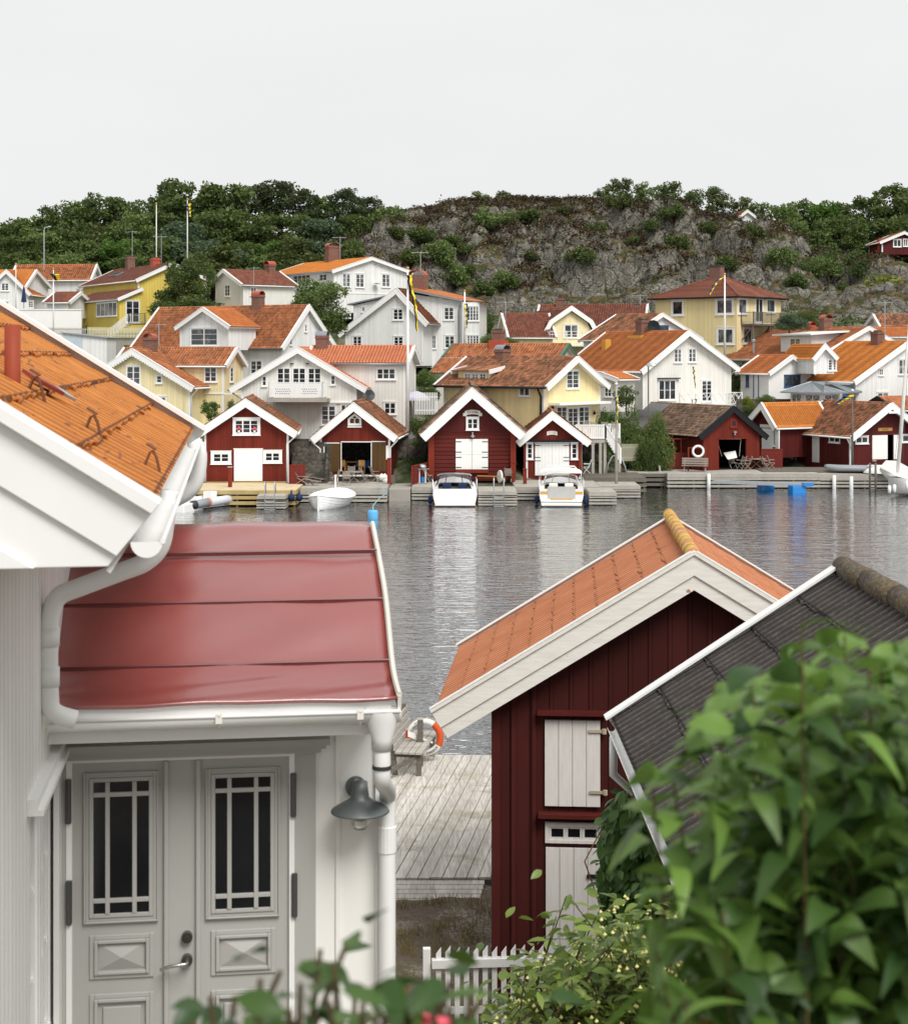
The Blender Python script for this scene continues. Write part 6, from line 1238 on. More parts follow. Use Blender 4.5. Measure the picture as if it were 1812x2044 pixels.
# sailboat at right
p=gat(*L_(1640,1462),0); T=thing('sailboat','white sailing boat with canvas boom tent and raked mast, cut by the right edge','boat',p+X*.2,R(-62)); secs=[];N=12;L=8
for i in range(N):
    t=i/(N-1); b=1.25*(1-(abs(t-.42)/.6)**2.3)**.7 if abs(t-.42)<.6 else .02; b=max(b,.05); zt=1.0+.25*(1-t)**2+.1*t; zk=-.3+.5*(1-t)**3+.6*t**5
    secs.append([(-b,t*L,zt),(-b*.95,t*L,zt*.5),(-b*.6,t*L,zk+.12),(0,t*L,zk),(b*.6,t*L,zk+.12),(b*.95,t*L,zt*.5),(b,t*L,zt)])
v,f=loft(secs); mkobj('hull',v,f,M['gel'],T,True); dv=[];df=[]
for i,s_ in enumerate(secs): a=s_[0];b=s_[-1]; dv+=[a,((a[0]+b[0])/2,a[1],a[2]+.08),b]
for i in range(N-1): a=i*3; df+=[(a,a+1,a+4,a+3),(a+1,a+2,a+5,a+4)]
mkobj('deck',[(x,y,z+.003) for x,y,z in dv],df,M['gel'],T); o=MB().box(-.7,.7,2.4,5.6,1.1,1.5).build('cabin',M['gel'],T); soft(o,.12,3)
pw=T.matrix_basis if False else (Matrix.Translation(T.location)@Matrix.Rotation(T.rotation_euler.z,4,'Z')).inverted()
mb_=at(*L_(1690,1060),109.2); mt_=at(1816,640,109.2); MB().tube([pw@mb_-Z*.6,pw@mb_.lerp(mt_,.5),pw@(mt_+(mt_-mb_)*.5)],[.13,.12,.08],10).build('mast',M['canvas'],T,smooth=True)
q0=pw@at(*L_(1470,1115),109.2); q1=pw@at(*L_(1545,1030),109.2); q2=pw@at(*L_(1680,1035),109.2); q3=pw@at(*L_(1830,1120),109.2); q4=pw@at(*L_(1700,1225),109.2); off=pw.to_3x3()@Vector((.1,.6,-.75)); m=MB()
m.add([q0,q1,q2,q3,q4,q0+off*.3,q1+off*1.6,q2+off*1.6,q3+off*1.6,q4+off*1.2],[(0,1,2,4),(2,3,4),(5,9,7,6),(9,8,7),(0,5,6,1),(1,6,7,2),(2,7,8,3),(3,8,9,4),(4,9,5,0)]); m.build('boom_tent',M['canvas'],T)
for i,(x,y) in enumerate(((1588,1380),(1648,1370),(1800,1330))): q=pw@at(*L_(x,y),107.2); MB().lathe([(0,-.3),(.11,-.22),(.12,.2),(0,.3)],q,10).build('fender',M['gel'],T,smooth=True)
m=MB(); m.tube([pw@mb_.lerp(mt_,.9),pw@at(*L_(1640,1150),110.5)],.012,4); m.tube([pw@mb_.lerp(mt_,.95),pw@at(*L_(1745,1150),108.5)],.012,4); m.build('stay',M['dkmetal'],T)
# dinghy lying on the quay
p=put(L_,1175,1175,1.05); T=thing('dinghy','grey inflatable dinghy lying on the slatted quay','boat',p,R(80))
for s in (-.5,.5): MB().tube([(s,-1.6,.3),(s,1.2,.3),(s*.5,1.9,.36),(0,2.1,.4)],[.2,.21,.2,.15],10).build('tube',M['hypalon'],T,smooth=True)
MB().box(-.5,.5,-1.4,1.3,.1,.18).build('floor',M['gel'],T)
p=put(L_,1500,1190,1.05); T=thing('dinghy','small upturned white dinghy at the end of the slatted quay','boat',p,R(70)); secs=[[(.6*w*cos(a),y,.02+.55*w*sin(a)) for a in np.linspace(0,pi,9)] for y,w in ((-1.2,.85),(-.5,1),(.4,.95),(1.0,.6),(1.3,.2))]; v,f=loft(secs); mkobj('hull',v,f,M['gel'],T,True); MB().box(-.02,.02,-1.1,1.0,.5,.62).build('keel',M['trim'],T)
# floating gangway
a=at(*K_(912,1283),113.6); b=at(*L_(650,1325),111.2); T=thing('gangway','narrow aluminium gangway resting on two blue floats','gangway',a,math.atan2(b.y-a.y,b.x-a.x)); Lg=(b-a).length; dz=(b-a).z; m=MB(); m.bar((0,0,0),(Lg,0,dz),.75,.08); m.build('walkway',M['steel'],T); [MB().bar((0,s*.4,-.02),(Lg,s*.4,dz-.02),.06,.2).build('side_beam',M['steel'],T) for s in (-1,1)]
for x0,x1,yt,yb,c,lb in ((1495,1680,1320,1400,K_,'left blue float under the gangway'),(420,615,1338,1430,L_,'right blue float under the gangway')):
    g_=gat(*c(x0,yb),0); g2=px_x(c(x1,0)[0],g_.y); h=at(*c(x0,yt),g_.y).z; T=thing('float',lb,'float',g_,R(14)); o=MB().box(0,(g2-g_.x)*.92,0,.8,-.3,h-.05).build('body',M['floatblue'],T); soft(o,.04); MB().box(.03,(g2-g_.x)*.92-.03,.03,.77,h-.05,h).build('lid',M['floatblue'],T)
a=at(*L_(600,1322),110.9); tag(MB().box(a.x-.35,a.x+.4,a.y-.25,a.y+.35,a.z-.1,a.z+.1).build('float_end',M['floatblue']),'blue end section of the gangway above the right float','float')
# buoy with line
g_=gat(*H_(880,1585),0); T=thing('mooring_buoy','pale blue mooring buoy floating below the left quay','buoy',g_); MB().lathe([(0,-.2),(.26,-.18),(.3,0),(.3,.42),(.26,.5),(0,.52)],n=14).build('body',M['buoyblue'],T,smooth=True); e=at(*H_(945,1170),104)-g_; MB().tube([(0,0,.5),(.0,.3,.75),(.3,3,1.0),(.55,7,.9),tuple(e)],.025,5).build('line',plain('turquoise rope',(.25,.5,.52)),T)
for x,y,z,lb in ((985,1085,.97,'leftmost white ball fender at the quay corner'),(1022,1085,.97,'upper right white ball fender at the quay corner'),(1030,1120,.97,'lowest white ball fender at the quay corner')): p=gat(*H_(x,1140),z); p.z=at(*H_(x,y),p.y).z; o=tag(MB().lathe([(0,-.22),(.13,-.19),(.2,-.08),(.22,.03),(.17,.14),(.08,.2),(.04,.26),(0,.26)],n=12).build('ball_fender',M['canvas'],None,True),lb,'fender','white ball fenders'); o.location=p
for x,lb in ((1405,'left navy ball fender hanging on the short jetty'),(1500,'right navy ball fender hanging on the short jetty')): p=at(*G_(x,1330),100.9); o=tag(MB().lathe([(0,-.24),(.13,-.2),(.21,-.08),(.23,.03),(.17,.14),(.06,.24),(.03,.5),(0,.5)],n=12).build('ball_fender',M['navy'],None,True),lb,'fender','navy ball fenders'); o.location=p
# roped things, reel and step
T=thing('cable_reel','white rope reel standing on the jetty between the motorboats','reel',put(I_,1055,1300,.95),R(20)); o=MB().tube([(-.05,0,.42),(.05,0,.42)],.42,18).build('disc',M['canvas'],T); MB().bar((0,0,.42),(-1.6,.1,.5),.06).build('arm',M['barewood'],T)
T=thing('step_bench','long white step before the open boathouse doorway','step',inpos(b2,-1.3,b2.fo-.5,-.25)); MB().box(0,3.2,-.15,.2,.16,.24).build('tread',M['trim'],T); [MB().box(x,x+.06,-.1,.15,-.2,.16).build('bracket',M['trim'],T) for x in (.2,2.9)]
# ================================================================= TREES AND SHRUBS
def leafquads(P,size,r,flat=0.0,up=None):
    """one small rhombic leaf cluster per point"""
    n=len(P); a=r.normal(size=(n,3)); a[:,2]*=(1-flat); a/=np.linalg.norm(a,axis=1)[:,None]; b=r.normal(size=(n,3)); b-= (b*a).sum(1)[:,None]*a; b/=np.linalg.norm(b,axis=1)[:,None]
    s=size*r.uniform(.6,1.35,n)[:,None]; V=np.stack([P-a*s,P+b*s*.55,P+a*s,P-b*s*.55],1).reshape(-1,3); return V,np.arange(4*n).reshape(n,4)
def crown_pts(seed,kind,n,asp=.42):
    r=np.random.default_rng(seed); C=[]
    if kind=='pine':
        for i in range(9):
            z=.45+.52*i/8; w=.34*(1-.55*abs(i/8-.35)); k=4
            for j in range(k): a=r.uniform(0,6.28); C.append((w*cos(a)*r.uniform(.4,1),w*sin(a)*r.uniform(.4,1),z+r.normal()*.02,.14,.055))
        C.append((0,0,.97,.1,.06))
    elif kind=='bush':
        for i in range(16): a=r.uniform(0,6.28);q=r.uniform(0,1)**.5*.42; C.append((q*cos(a),q*sin(a),.15+.62*r.uniform()*(1-q),.19,.2))
        C.append((0,0,.3,.36,.28))
    elif kind=='tall':
        for i in range(22): z=.18+.75*r.uniform(); w=asp*.8*(1-((z-.5)/.62)**2)**.5; a=r.uniform(0,6.28);q=r.uniform(.3,1)*w; C.append((q*cos(a),q*sin(a),z,.12,.11))
        C.append((0,0,.55,asp*.45,.35))
    else:
        for i in range(30):
            z=.26+.66*r.uniform(); w=asp*(1-((z-.52)/.52)**2*.85)**.5 if abs(z-.52)<.52 else .1; a=r.uniform(0,6.28);q=r.uniform(.35,1.)*w*.85; C.append((q*cos(a),q*sin(a),z,r.uniform(.08,.15),r.uniform(.07,.12)))
        C.append((0,0,.55,asp*.6,.28)); 
    C=np.array(C); w=(C[:,3]**2*C[:,4])**.55; idx=r.choice(len(C),n,p=w/w.sum()); d=r.normal(size=(n,3)); d/=np.linalg.norm(d,axis=1)[:,None]; rad=r.uniform(.55,1.08,n)[:,None]
    P=C[idx,:3]+d*rad*np.stack([C[idx,3],C[idx,3],C[idx,4]],1)+r.normal(size=(n,3))*.008; P[:,2]=np.maximum(P[:,2],.03); return P,r
LEAFSETS={}
def crown_mesh(kind,seed,n,size,mat,flat=0.):
    k=(kind,seed,n,size,mat)
    if k not in LEAFSETS:
        P,r=crown_pts(seed,kind,n); V,Fc=leafquads(P,size,r,flat); o=bigmesh('crown',V,Fc,M[mat]); LEAFSETS[k]=o.data; bpy.data.objects.remove(o)
    return LEAFSETS[k]
TRK={}
def trunk_mesh(kind,seed):
    if (kind,seed) not in TRK:
        r=random.Random(seed); m=MB(); top=.8 if kind!='bush' else .4; m.tube([(0,0,-.12),(.01,0,.2),(r.uniform(-.03,.03),r.uniform(-.03,.03),.5),(0,0,top)],[.028,.022,.015,.005],7)
        for i in range(7 if kind!='bush' else 5):
            z=r.uniform(.15,.6)*(1 if kind!='bush' else .4); a=r.uniform(0,6.28); l=r.uniform(.18,.32); m.tube([(0,0,z),(cos(a)*l*.5,sin(a)*l*.5,z+.1),(cos(a)*l,sin(a)*l,z+.22)],[.012,.008,.003],5)
        o=m.build('trunk',M['bark']); TRK[(kind,seed)]=o.data; bpy.data.objects.remove(o)
    return TRK[(kind,seed)]
def tree(name,label,cat,p,h,w,kind,seed,mat,n=3000,size=.022,group=None,flat=0.):
    T=thing(name,label,cat,p,random.uniform(0,6.28),group)
    for nm,me in (('trunk',trunk_mesh(kind,seed)),('crown',crown_mesh(kind,seed,n,size,mat,flat))):
        o=bpy.data.objects.new(nm,me); COL.objects.link(o); o.parent=T; o.scale=(w,w,h)
    return T
def hilltree(u,vt,y,mat,kind,name,label,wf=1.0,seed=0,hmin=3.0,group=None,n=3200):
    x=(u-CU)/F*y; g_=float(ground(np.array([x]),np.array([y]))[0]); top=CZ-(vt-HV)/F*y; h=max(hmin,top-g_); base=top-h
    return tree(name,label,'tree',(x,y,min(base,g_)-.2),h*1.03,h*wf,kind,seed,mat,n,.03 if kind!='pine' else .026,group)
ordn=['first','second','third','fourth','fifth','sixth','seventh','eighth','ninth','tenth','eleventh','twelfth','thirteenth','fourteenth','fifteenth','sixteenth','seventeenth','eighteenth','nineteenth','twentieth']+['twenty '+x for x in ('first','second','third','fourth','fifth','sixth','seventh','eighth','ninth')]
def nth(lst,key=lambda a:a[0]):
    order=sorted(range(len(lst)),key=lambda i:key(lst[i])); return {i:ordn[k] for k,i in enumerate(order)}
# skyline row over the left woods: (u, top v, material, kind)
row=[(12,428,'fl_dark','tree'),(62,432,'fl_mid','tree'),(112,412,'fl_dark','tree'),(160,400,'fl_mid','tree'),(205,386,'fl_dark','tree'),(258,392,'fl_dark','tree'),(298,398,'fl_mid','tree'),(335,362,'fl_dark','tall'),(392,368,'fl_dark','tree'),(452,366,'fl_dark','tree'),(512,372,'fl_pine','pine'),(562,366,'fl_pine','pine'),(606,384,'fl_pine','pine'),(648,398,'fl_mid','tree'),(690,382,'fl_pine','pine'),(732,398,'fl_pine','pine'),(772,408,'fl_mid','tree'),(822,408,'fl_olive','bush')]
desc={'fl_dark':'dark green broadleaf','fl_mid':'mid green broadleaf','fl_pine':'wind bent pine','fl_olive':'olive green bushy','fl_grey':'grey green','fl_light':'fresh green'}
for i,(u,v,mt,kd) in enumerate(row):
    hilltree(u,v,212+random.uniform(-3,6),mt,kd,'pine_tree' if kd=='pine' else 'broadleaf_tree',f"{desc[mt]} tree, {ordn[i]} from the left along the wooded skyline",1.15 if kd=='tree' else (1.0 if kd!='bush' else 2.2),20+i%6,hmin=7 if kd!='bush' else 3)
mid=[(30,468,'fl_dark',198),(95,462,'fl_mid',200),(150,455,'fl_dark',201),(212,438,'fl_olive',200),(265,425,'fl_mid',199),(318,420,'fl_dark',202),(362,442,'fl_grey',196),(420,420,'fl_dark',202),(468,412,'fl_dark',204),(525,428,'fl_dark',203),(585,425,'fl_dark',203),(640,438,'fl_grey',202),(700,425,'fl_dark',207)]
n_=nth(mid)
for i,(u,v,mt,yy) in enumerate(mid): hilltree(u,v,yy,mt,'tree','broadleaf_tree',f"{n_[i]} {desc[mt]} tree from the left, just below the wooded skyline",1.25,30+i%5,6)
low=[(20,500,'fl_dark',188),(80,512,'fl_mid',184),(190,468,'fl_dark',190),(245,470,'fl_light',189),(300,478,'fl_dark',188),(345,470,'fl_dark',190),(400,468,'fl_grey',188),(445,480,'fl_grey',186),(490,478,'fl_dark',190),(545,478,'fl_light',190),(590,470,'fl_olive',188),(632,468,'fl_grey',190),(665,478,'fl_olive',186),(140,500,'fl_mid',186),(265,505,'fl_dark',184),(515,505,'fl_mid',185),(570,512,'fl_olive',184)]
n_=nth(low)
for i,(u,v,mt,yy) in enumerate(low): hilltree(u,v,yy,mt,'tree','broadleaf_tree',f"{n_[i]} {desc[mt]} tree from the left at the foot of the woods",1.3,36+i%5,5)
for u,v,mt,lb in ((430,488,'fl_olive','reddish olive rounded tree at the lower edge of the left woods'),): hilltree(u,v,182,mt,'tree','broadleaf_tree',lb,1.4,41,5)
hilltree(700,462,186,'fl_dark','tall','juniper_tree','dark upright juniper right of the villa chimney',.55,42,4)
rt=[(960,376,'fl_mid'),(1005,380,'fl_dark'),(1205,372,'fl_dark'),(1240,354,'fl_dark'),(1285,362,'fl_mid'),(1330,360,'fl_dark'),(1378,372,'fl_dark'),(1432,372,'fl_dark'),(1478,392,'fl_dark'),(1512,402,'fl_mid')]
for i,(u,v,mt) in enumerate(rt): hilltree(u,v,228+random.uniform(0,5),mt,'tree','broadleaf_tree',f"{ordn[i]} {desc[mt]} tree from the left along the rock hill crest",1.25,20+i%6,3.0,n=2600)
rt2=[(1560,405,'fl_mid',216),(1595,398,'fl_dark',220),(1640,402,'fl_light',218),(1685,402,'fl_dark',220),(1735,388,'fl_dark',212),(1790,368,'fl_dark',214),(1825,380,'fl_dark',210),(1625,440,'fl_mid',206),(1665,430,'fl_dark',207),(1705,445,'fl_dark',204),(1740,435,'fl_dark',206),(1800,430,'fl_dark',206),(1580,438,'fl_mid',208)]
n_=nth(rt2)
for i,(u,v,mt,yy) in enumerate(rt2): hilltree(u,v,yy,mt,'tree','broadleaf_tree',f"{n_[i]} {desc[mt]} tree from the left in the right hand woods",1.2,26+i%6,6)
for i,(u,v,mt,yy,wf) in enumerate([(1640,492,'fl_mid',192,1.5),(1680,470,'fl_dark',194,1.3),(1722,505,'fl_dark',191,1.3),(1735,520,'fl_yel',187,1.8),(1615,500,'fl_dark',193,1.2)]): hilltree(u,v,yy,mt,'bush','shrub',('rounded mid green shrub','large dark shrub','dark low shrub','yellowish broom shrub','dark narrow shrub')[i]+' on the outcrop below the small red cottage',wf,50+i,3)
# shrubs dotted over the rock hill
hb=[(930,500,'fl_dark'),(900,560,'fl_mid'),(935,540,'fl_dark'),(855,585,'fl_dark'),(905,480,'fl_dark'),(1052,435,'fl_dark'),(1190,452,'fl_dark'),(1340,440,'fl_dark'),(1300,450,'fl_dark'),(1420,462,'fl_olive'),(1355,488,'fl_dark'),(1260,480,'fl_dark'),(1058,510,'fl_olive'),(985,455,'fl_mid'),(1010,565,'fl_mid'),(1160,540,'fl_dark'),(880,520,'fl_mid'),(1130,420,'fl_olive'),(1235,405,'fl_olive'),(970,585,'fl_dark'),(1505,480,'fl_olive'),(820,520,'fl_dark'),(790,470,'fl_olive'),(845,475,'fl_dark'),(1560,520,'fl_mid'),(1690,590,'fl_olive'),(1450,540,'fl_dark'),(1585,560,'fl_dark')]
def on_hill(u,v):
    ys=np.arange(182,232,.25); xs_=(u-CU)/F*ys; zs=ground(xs_,ys); vs=HV-(zs-CZ)/ys*F; k=np.argmax(vs<=v); return xs_[k],ys[k],zs[k]
n_=nth(hb)
for i,(u,v,mt) in enumerate(hb):
    x,y,z=on_hill(u,v+10); h=random.uniform(1.6,3.0) if mt!='fl_mid' else random.uniform(2.5,4)
    tree('shrub',f"{n_[i]} shrub from the left on the rock hill, {desc[mt].split(' b')[0]}",'shrub',(x,y,z-.3),h,h*random.uniform(1.0,1.5),'bush',50+i%6,mt,2000,.045)
# heather and low growth clinging to the flatter ledges
r=np.random.default_rng(5); n=26000; xx=r.uniform(-16,75,n); yy=r.uniform(185,228,n); zz=ground(xx,yy); e=.35; gx=(ground(xx+e,yy)-zz)/e; gy=(ground(xx,yy+e)-zz)/e
slope=np.hypot(gx,gy); mk=fbm(xx/5+3,yy/5,40)+.12*vnoise(xx,yy,41); up_=(zz-20)/12
keep=(slope<1.35)&(mk+.22*np.clip(up_,-.6,1)>.525)
def clumps(name,mat,sel,k,rad,size,kind='stuff'):
    X0=np.stack([xx[sel],yy[sel],zz[sel]],1); P=np.repeat(X0,k,0)+r.normal(size=(len(X0)*k,3))*np.array([rad,rad,rad*.4])+np.array([0,0,.08]); V,Fc=leafquads(P,size,r); o=bigmesh(name,V,Fc,M[mat]); tag(o,'dark brown heather' if name=='heather' else 'low growth',None,None,kind); return o
rnd_=r.uniform(size=n)
tag(clumps('heather','fl_heath',keep&(rnd_<.75),16,.50,.17),'dark brown heather covering the ledges of the rock hill','heather'); tag(clumps('dry_grass','fl_grass',keep&(rnd_>.86),10,.35,.13),'dry straw coloured grass tufts on the rock hill','grass'); tag(clumps('ground_cover','fl_mid',keep&(rnd_>.75)&(rnd_<.80),12,.35,.13),'low green ground cover between the heather','ground cover')
# grassy slope of the village
n=14000; xx=r.uniform(-45,48,n); yy=r.uniform(106,184,n); zz=ground(xx,yy); sel=(yy>shore(xx)+7)&(fbm(xx/3,yy/3,60)>.40); rnd_=r.uniform(size=n)
tag(clumps('grass','fl_green',sel&(yy<180),12,.4,.14),'rough grass on the village slope','grass')
# named trees and hedges among the houses
def sh(label,c,x0,x1,ytop,ybot,y,mat,kind='bush',name='shrub',seed=60,n=3500,cat='shrub',size=.03,wk=1.0):
    u0=c(x0,0)[0];u1=c(x1,0)[0]; vt=c(0,ytop)[1];vb=c(0,ybot)[1]; x=px_x((u0+u1)/2,y); top=CZ-(vt-HV)/F*y; bot=CZ-(vb-HV)/F*y; w=(u1-u0)/F*y
    bs_=kind=='bush'; hh=(top-bot)*(1.18 if bs_ else 1.0); return tree(name,label,cat,(x,y,bot-(.05*hh if bs_ else 0)),hh,w*(1.16 if bs_ else 1.08)*wk,kind,seed,mat,n*(2 if bs_ else 1),size*(.8 if bs_ else 1))
sh('large dark green tree with white blossom between the mustard house and the small white house',A,1200,1740,150,690,157,'fl_dark','tree','broadleaf_tree',61,9000,'tree',.018)
sh('rounded dark shrub below the large blossoming tree',A,1190,1720,440,660,154,'fl_dark','bush','shrub',62,5000)
sh('small olive tree behind the large blossoming tree',A,1620,1760,200,420,160,'fl_mid','tall','broadleaf_tree',63,2500,'tree')
sh('leafy green maple between the villa and the orange roofed house',B,665,1270,335,960,141,'fl_mid','tree','broadleaf_tree',64,9000,'tree',.018)
sh('dark green shrub above the dark hedge right of the balcony house',C_,85,300,1045,1200,122,'fl_mid',seed=65); sh('clipped dark hedge above the white picket fence',C_,95,295,1165,1310,120,'fl_dark',seed=66,name='hedge',cat='hedge')
sh('dark shrub under the white picket fence',C_,90,300,1390,1620,115.8,'fl_dark',seed=67)
sh('green tree behind the red chimney base, before the rock',C_,640,790,740,900,147,'fl_mid',seed=68); sh('green shrub right of the red chimney base',C_,845,950,780,900,146,'fl_mid',seed=69)
sh('dark leaved small tree before the white corner house',D_,95,320,1190,1400,122,'fl_dark','tree','broadleaf_tree',70,4000,'tree',.025)
GH='ivy hedge mounds right of the white terrace'
sh('left fresh green mound of the big hedge beside the white terrace',J_,1000,1330,120,900,119.9,'fl_light',seed=71,n=6000,name='hedge',cat='hedge',size=.022); sh('middle mound of the big hedge, behind the wooden flagpole',J_,1170,1620,130,960,120.5,'fl_mid',seed=72,n=8000,name='hedge',cat='hedge',size=.02); sh('right mound of the big hedge, against the asphalt roof patch',J_,1430,1900,240,1010,118.5,'fl_mid',seed=73,n=9000,name='hedge',cat='hedge',size=.02)
sh('lower dark part of the hedge beside the red windbreak',J_,1560,1800,560,1010,117.2,'fl_dark',seed=74,n=5000,name='hedge',cat='hedge')
sh('shrub before the light yellow house, above the leftmost boathouse',A,1600,1800,1310,1500,116,'fl_light','tree','shrub',75,2500); sh('creeper at the yellow house corner right of that shrub',B,190,300,1300,1460,117,'fl_mid','tall','shrub',76,1500)
sh('yellow green shrub below the small house with the blue window',D_,1140,1240,1265,1350,128,'fl_yel',seed=77); sh('dark shrub with red flowers below the small house with the blue window',D_,1150,1290,1330,1440,126,'fl_dark',seed=78); sh('green shrub left of the rubble terrace wall',D_,1260,1390,1260,1330,129,'fl_mid',seed=79); 
sh('dark tree between the white corner house and the small blue windowed house',D_,1020,1160,1060,1300,136,'fl_dark','tree','broadleaf_tree',80,3000,'tree')
sh('white flowering shrub in front of the brown balcony',E_,420,725,775,945,149,'fl_grey',seed=81,n=4000); sh('dark shrub under the rock right of the brown balcony',E_,640,860,720,920,165,'fl_dark',seed=82); sh('dark trees at the foot of the cliff left of the long brown roof',C_,640,760,600,860,160,'fl_dark','tree','broadleaf_tree',83,3500,'tree')
sh('small green shrub under the concrete garden wall',A,670,840,870,940,150,'fl_mid',seed=84); sh('second small green shrub under the concrete garden wall',A,980,1060,855,905,150,'fl_mid',seed=85)
sh('shrub beside the rough concrete slip',I_,-10,110,780,860,112.5,'fl_mid',seed=86)
for r_ in ((1,2),): pass
# far small houses in the woods
h=House('red_cottage','small red cottage with white gable edge among the trees at far right','house',196,2,E_(1752,-60),E_(1497,45),E_(1990,50),E_(0,120)[1],L=6,wall='red2',roof='t_orange',so=.4,kind='flat')
h.win(E_,1635,15,1720,95,2,1); h.win(E_,1735,12,1788,90,2,1); h.chim(E_,1478,10,1530,110,mat='redmetal',x=h.x0+.5,down=1)
h=House('white_cottage','tiny white gable peeping over the crest of the bare rock hill','house',223,10,(1492,419),(1470,436),(1514,436),470,L=5,wall='white',roof='t_orange2',so=.2,kind='flat')
antenna('aerial before the left woods above the mustard house skylight',264,460,520,178); antenna('aerial right of the tall bare flagpole before the woods',322,470,520,178)
antenna('aerial behind the villa chimney',B(1128,0)[0],B(0,-10)[1],B(0,150)[1],172)
# ================================================================= NEAR LEFT HOUSE AND PORCH
NY=R(7.83); HT=thing('white_house','near white wooden house with corrugated orange roof filling the left edge','house',(0,0,5.2),NY)
ZB=5.2; f=Fr(0,0,ZB,NY)
D2=lambda x,y:(x/3.413,y/3.413+573.9)       # roof crop
D3=lambda x,y:(x/2.136,y/2.136+1447.2)      # door crop
def lx(p,c): return f.onY(p,c)
YN,YF=6.0,12.9; yE=YN
EX,EZ=f.onY((270,1051),YN)            # eave corner near
FX,FZ=f.onY((392,856),YF); EX=(EX+FX)/2; EZ2=(EZ+FZ)/2; print('EAVE',EX,EZ,FX,FZ)
slope=R(32.3); up=Vector((-cos(slope),0,sin(slope))); nm=Vector((sin(slope),0,cos(slope)))
t=NT('corrugated orange roof'); o=t.sep(t.obj()); b=t.noise(.9,4,.6)
c=t.mix(t.ramp(b,[(.3,0),(.7,1)]),(.52,.18,.035),(.60,.23,.05)); st=t.noise(3.2,4,.7,stretch=(.35,2.2,1)); c=t.mix(t.ramp(st,[(.5,0),(.75,.5)]),c,(.36,.10,.02))
l1=t.noise(22,2,.5); l2=t.noise(1.1,3,.6); c=t.mix(t.math('MULTIPLY',t.ramp(l1,[(.60,0),(.67,1)]),t.ramp(l2,[(.42,0),(.6,1)])),c,(.07,.055,.045)); l3=t.noise(40,2,.5); c=t.mix(t.ramp(l3,[(.70,0),(.74,.8)]),c,(.45,.38,.32))
ax=t.math('ABSOLUTE',t.math('SUBTRACT',t.math('FRACT',t.math('DIVIDE',t.math('ADD',o[2],t.noise(14,3,.7)),.585)),.5)); c=trough_shade(t,c,.19,YN+.024,.72,(.15,.045,.018)); c=lap_shade(t,c,(EX,),cos(slope),5.6/15,.19,YN,.85,(.07,.03,.018)); M['corrO']=t.set(c,.75)
Lr=YF-YN; Lu=5.6; courses=6
def corr(name,p0,La,Lu_,upv,nmv,per,amp,course,step,mat,parent,al=(0,1,0),flip=True,spw=8,seg=4):
    na=int(La/per*spw)+1; a=np.linspace(0,La,na); us=[];hs=[]; nc=int(round(Lu_/course))
    for i in range(nc):
        for s in range(seg+1): tt=s/seg; us.append(i*Lu_/nc+tt*(Lu_/nc-.001)); hs.append(step*(1-tt))
    us=np.array(us);hs=np.array(hs); w=np.cos(2*pi*a/per)*amp; r=np.random.default_rng(3); Hh=hs[:,None]+w[None,:]+r.normal(0,.0012,(len(us),na)); A_,U_=np.meshgrid(a,us)
    U_=U_.copy(); jag=r.normal(0,.006,(na,)); 
    for k in range(1,nc): U_[k*(seg+1)]+=np.repeat(r.normal(0,.012,na//spw+2),spw)[:na]
    P=np.array(p0)+A_[...,None]*np.array(al)+U_[...,None]*np.array(upv)+Hh[...,None]*np.array(nmv); q=(np.arange(len(us)-1)[:,None]*na+np.arange(na-1)[None,:]).ravel(); Fc=np.stack([q,q+1,q+na+1,q+na],1); Fc=Fc[:,::-1] if flip else Fc
    return bigmesh(name,P.reshape(-1,3),Fc,mat,parent,True)
RO=corr('roof',(EX,YN,EZ2),Lr,Lu,up,nm,.19,.013,Lu/15,.020,M['corrO'],HT)
m=MB(); m.obox(Vector((EX,YN,EZ2))-nm*.16,Y,up,nm,0.03,Lr-.03,.06,Lu,0,.12); m.build('roof_boarding',M['trim'],HT)
# other slope
EXR=EX-2*Lu*cos(slope); up2=Vector((cos(slope),0,sin(slope))); nm2=Vector((-sin(slope),0,cos(slope))); corr('rear_roof',(EXR,YN,EZ2),Lr,Lu,up2,nm2,.19,.019,.94,.028,M['corrO'],HT,flip=False,spw=4,seg=1)
# far rake flashing and board
m=MB(); m.obox(Vector((EX,YF,EZ2)),up,nm,Y,-.08,Lu,-.22,.06,-.0,.05); m.obox(Vector((EX,YF,EZ2)),up,nm,Y,-.08,Lu,.061,.09,-.10,.14); m.build('verge_board',M['trim'],HT)
# near barge: three lapped boards cut level at the bottom, with metal capping
gp=lambda u,v,c=YN-.05: f.onY((u,v),c)
bx=lambda k: None
zc=gp(150,1134)[1]
def band(d0,d1,y0,y1,name,cut=True,u_end=0.0):
    """strip below the roof edge between perpendicular depths d0,d1"""
    p=[]; a=Vector((EX+.03,0,EZ2+.03))
    q=lambda s,d: (a.x+up.x*s-nm.x*d, a.z+up.z*s-nm.z*d)
    poly=[q(u_end+d0*.12,d0),q(Lu,d0),q(Lu,d1),q(u_end+d1*.12,d1)]
    # clip against z>zc
    out=[]
    for i in range(4):
        A1=poly[i];B1=poly[(i+1)%4]; ina=A1[1]>=zc; inb=B1[1]>=zc
        if ina: out.append(A1)
        if ina!=inb: t_=(zc-A1[1])/(B1[1]-A1[1]); out.append((A1[0]+(B1[0]-A1[0])*t_,zc))
    m=MB(); m.prism(out[::-1],O0,X,Z,Y,y0,y1); o=m.build(name,M['trim'],HT); soft(o,.004); return o
band(-.05,.0,YN-.10,YN+.10,'barge_capping'); band(.0,.20,YN-.055,YN,'bargeboard'); band(.19,.40,YN-.03,YN+.02,'bargeboard'); band(.39,.62,YN-.05,YN-.005,'bargeboard'); band(.61,.86,YN-.028,YN+.0,'bargeboard')
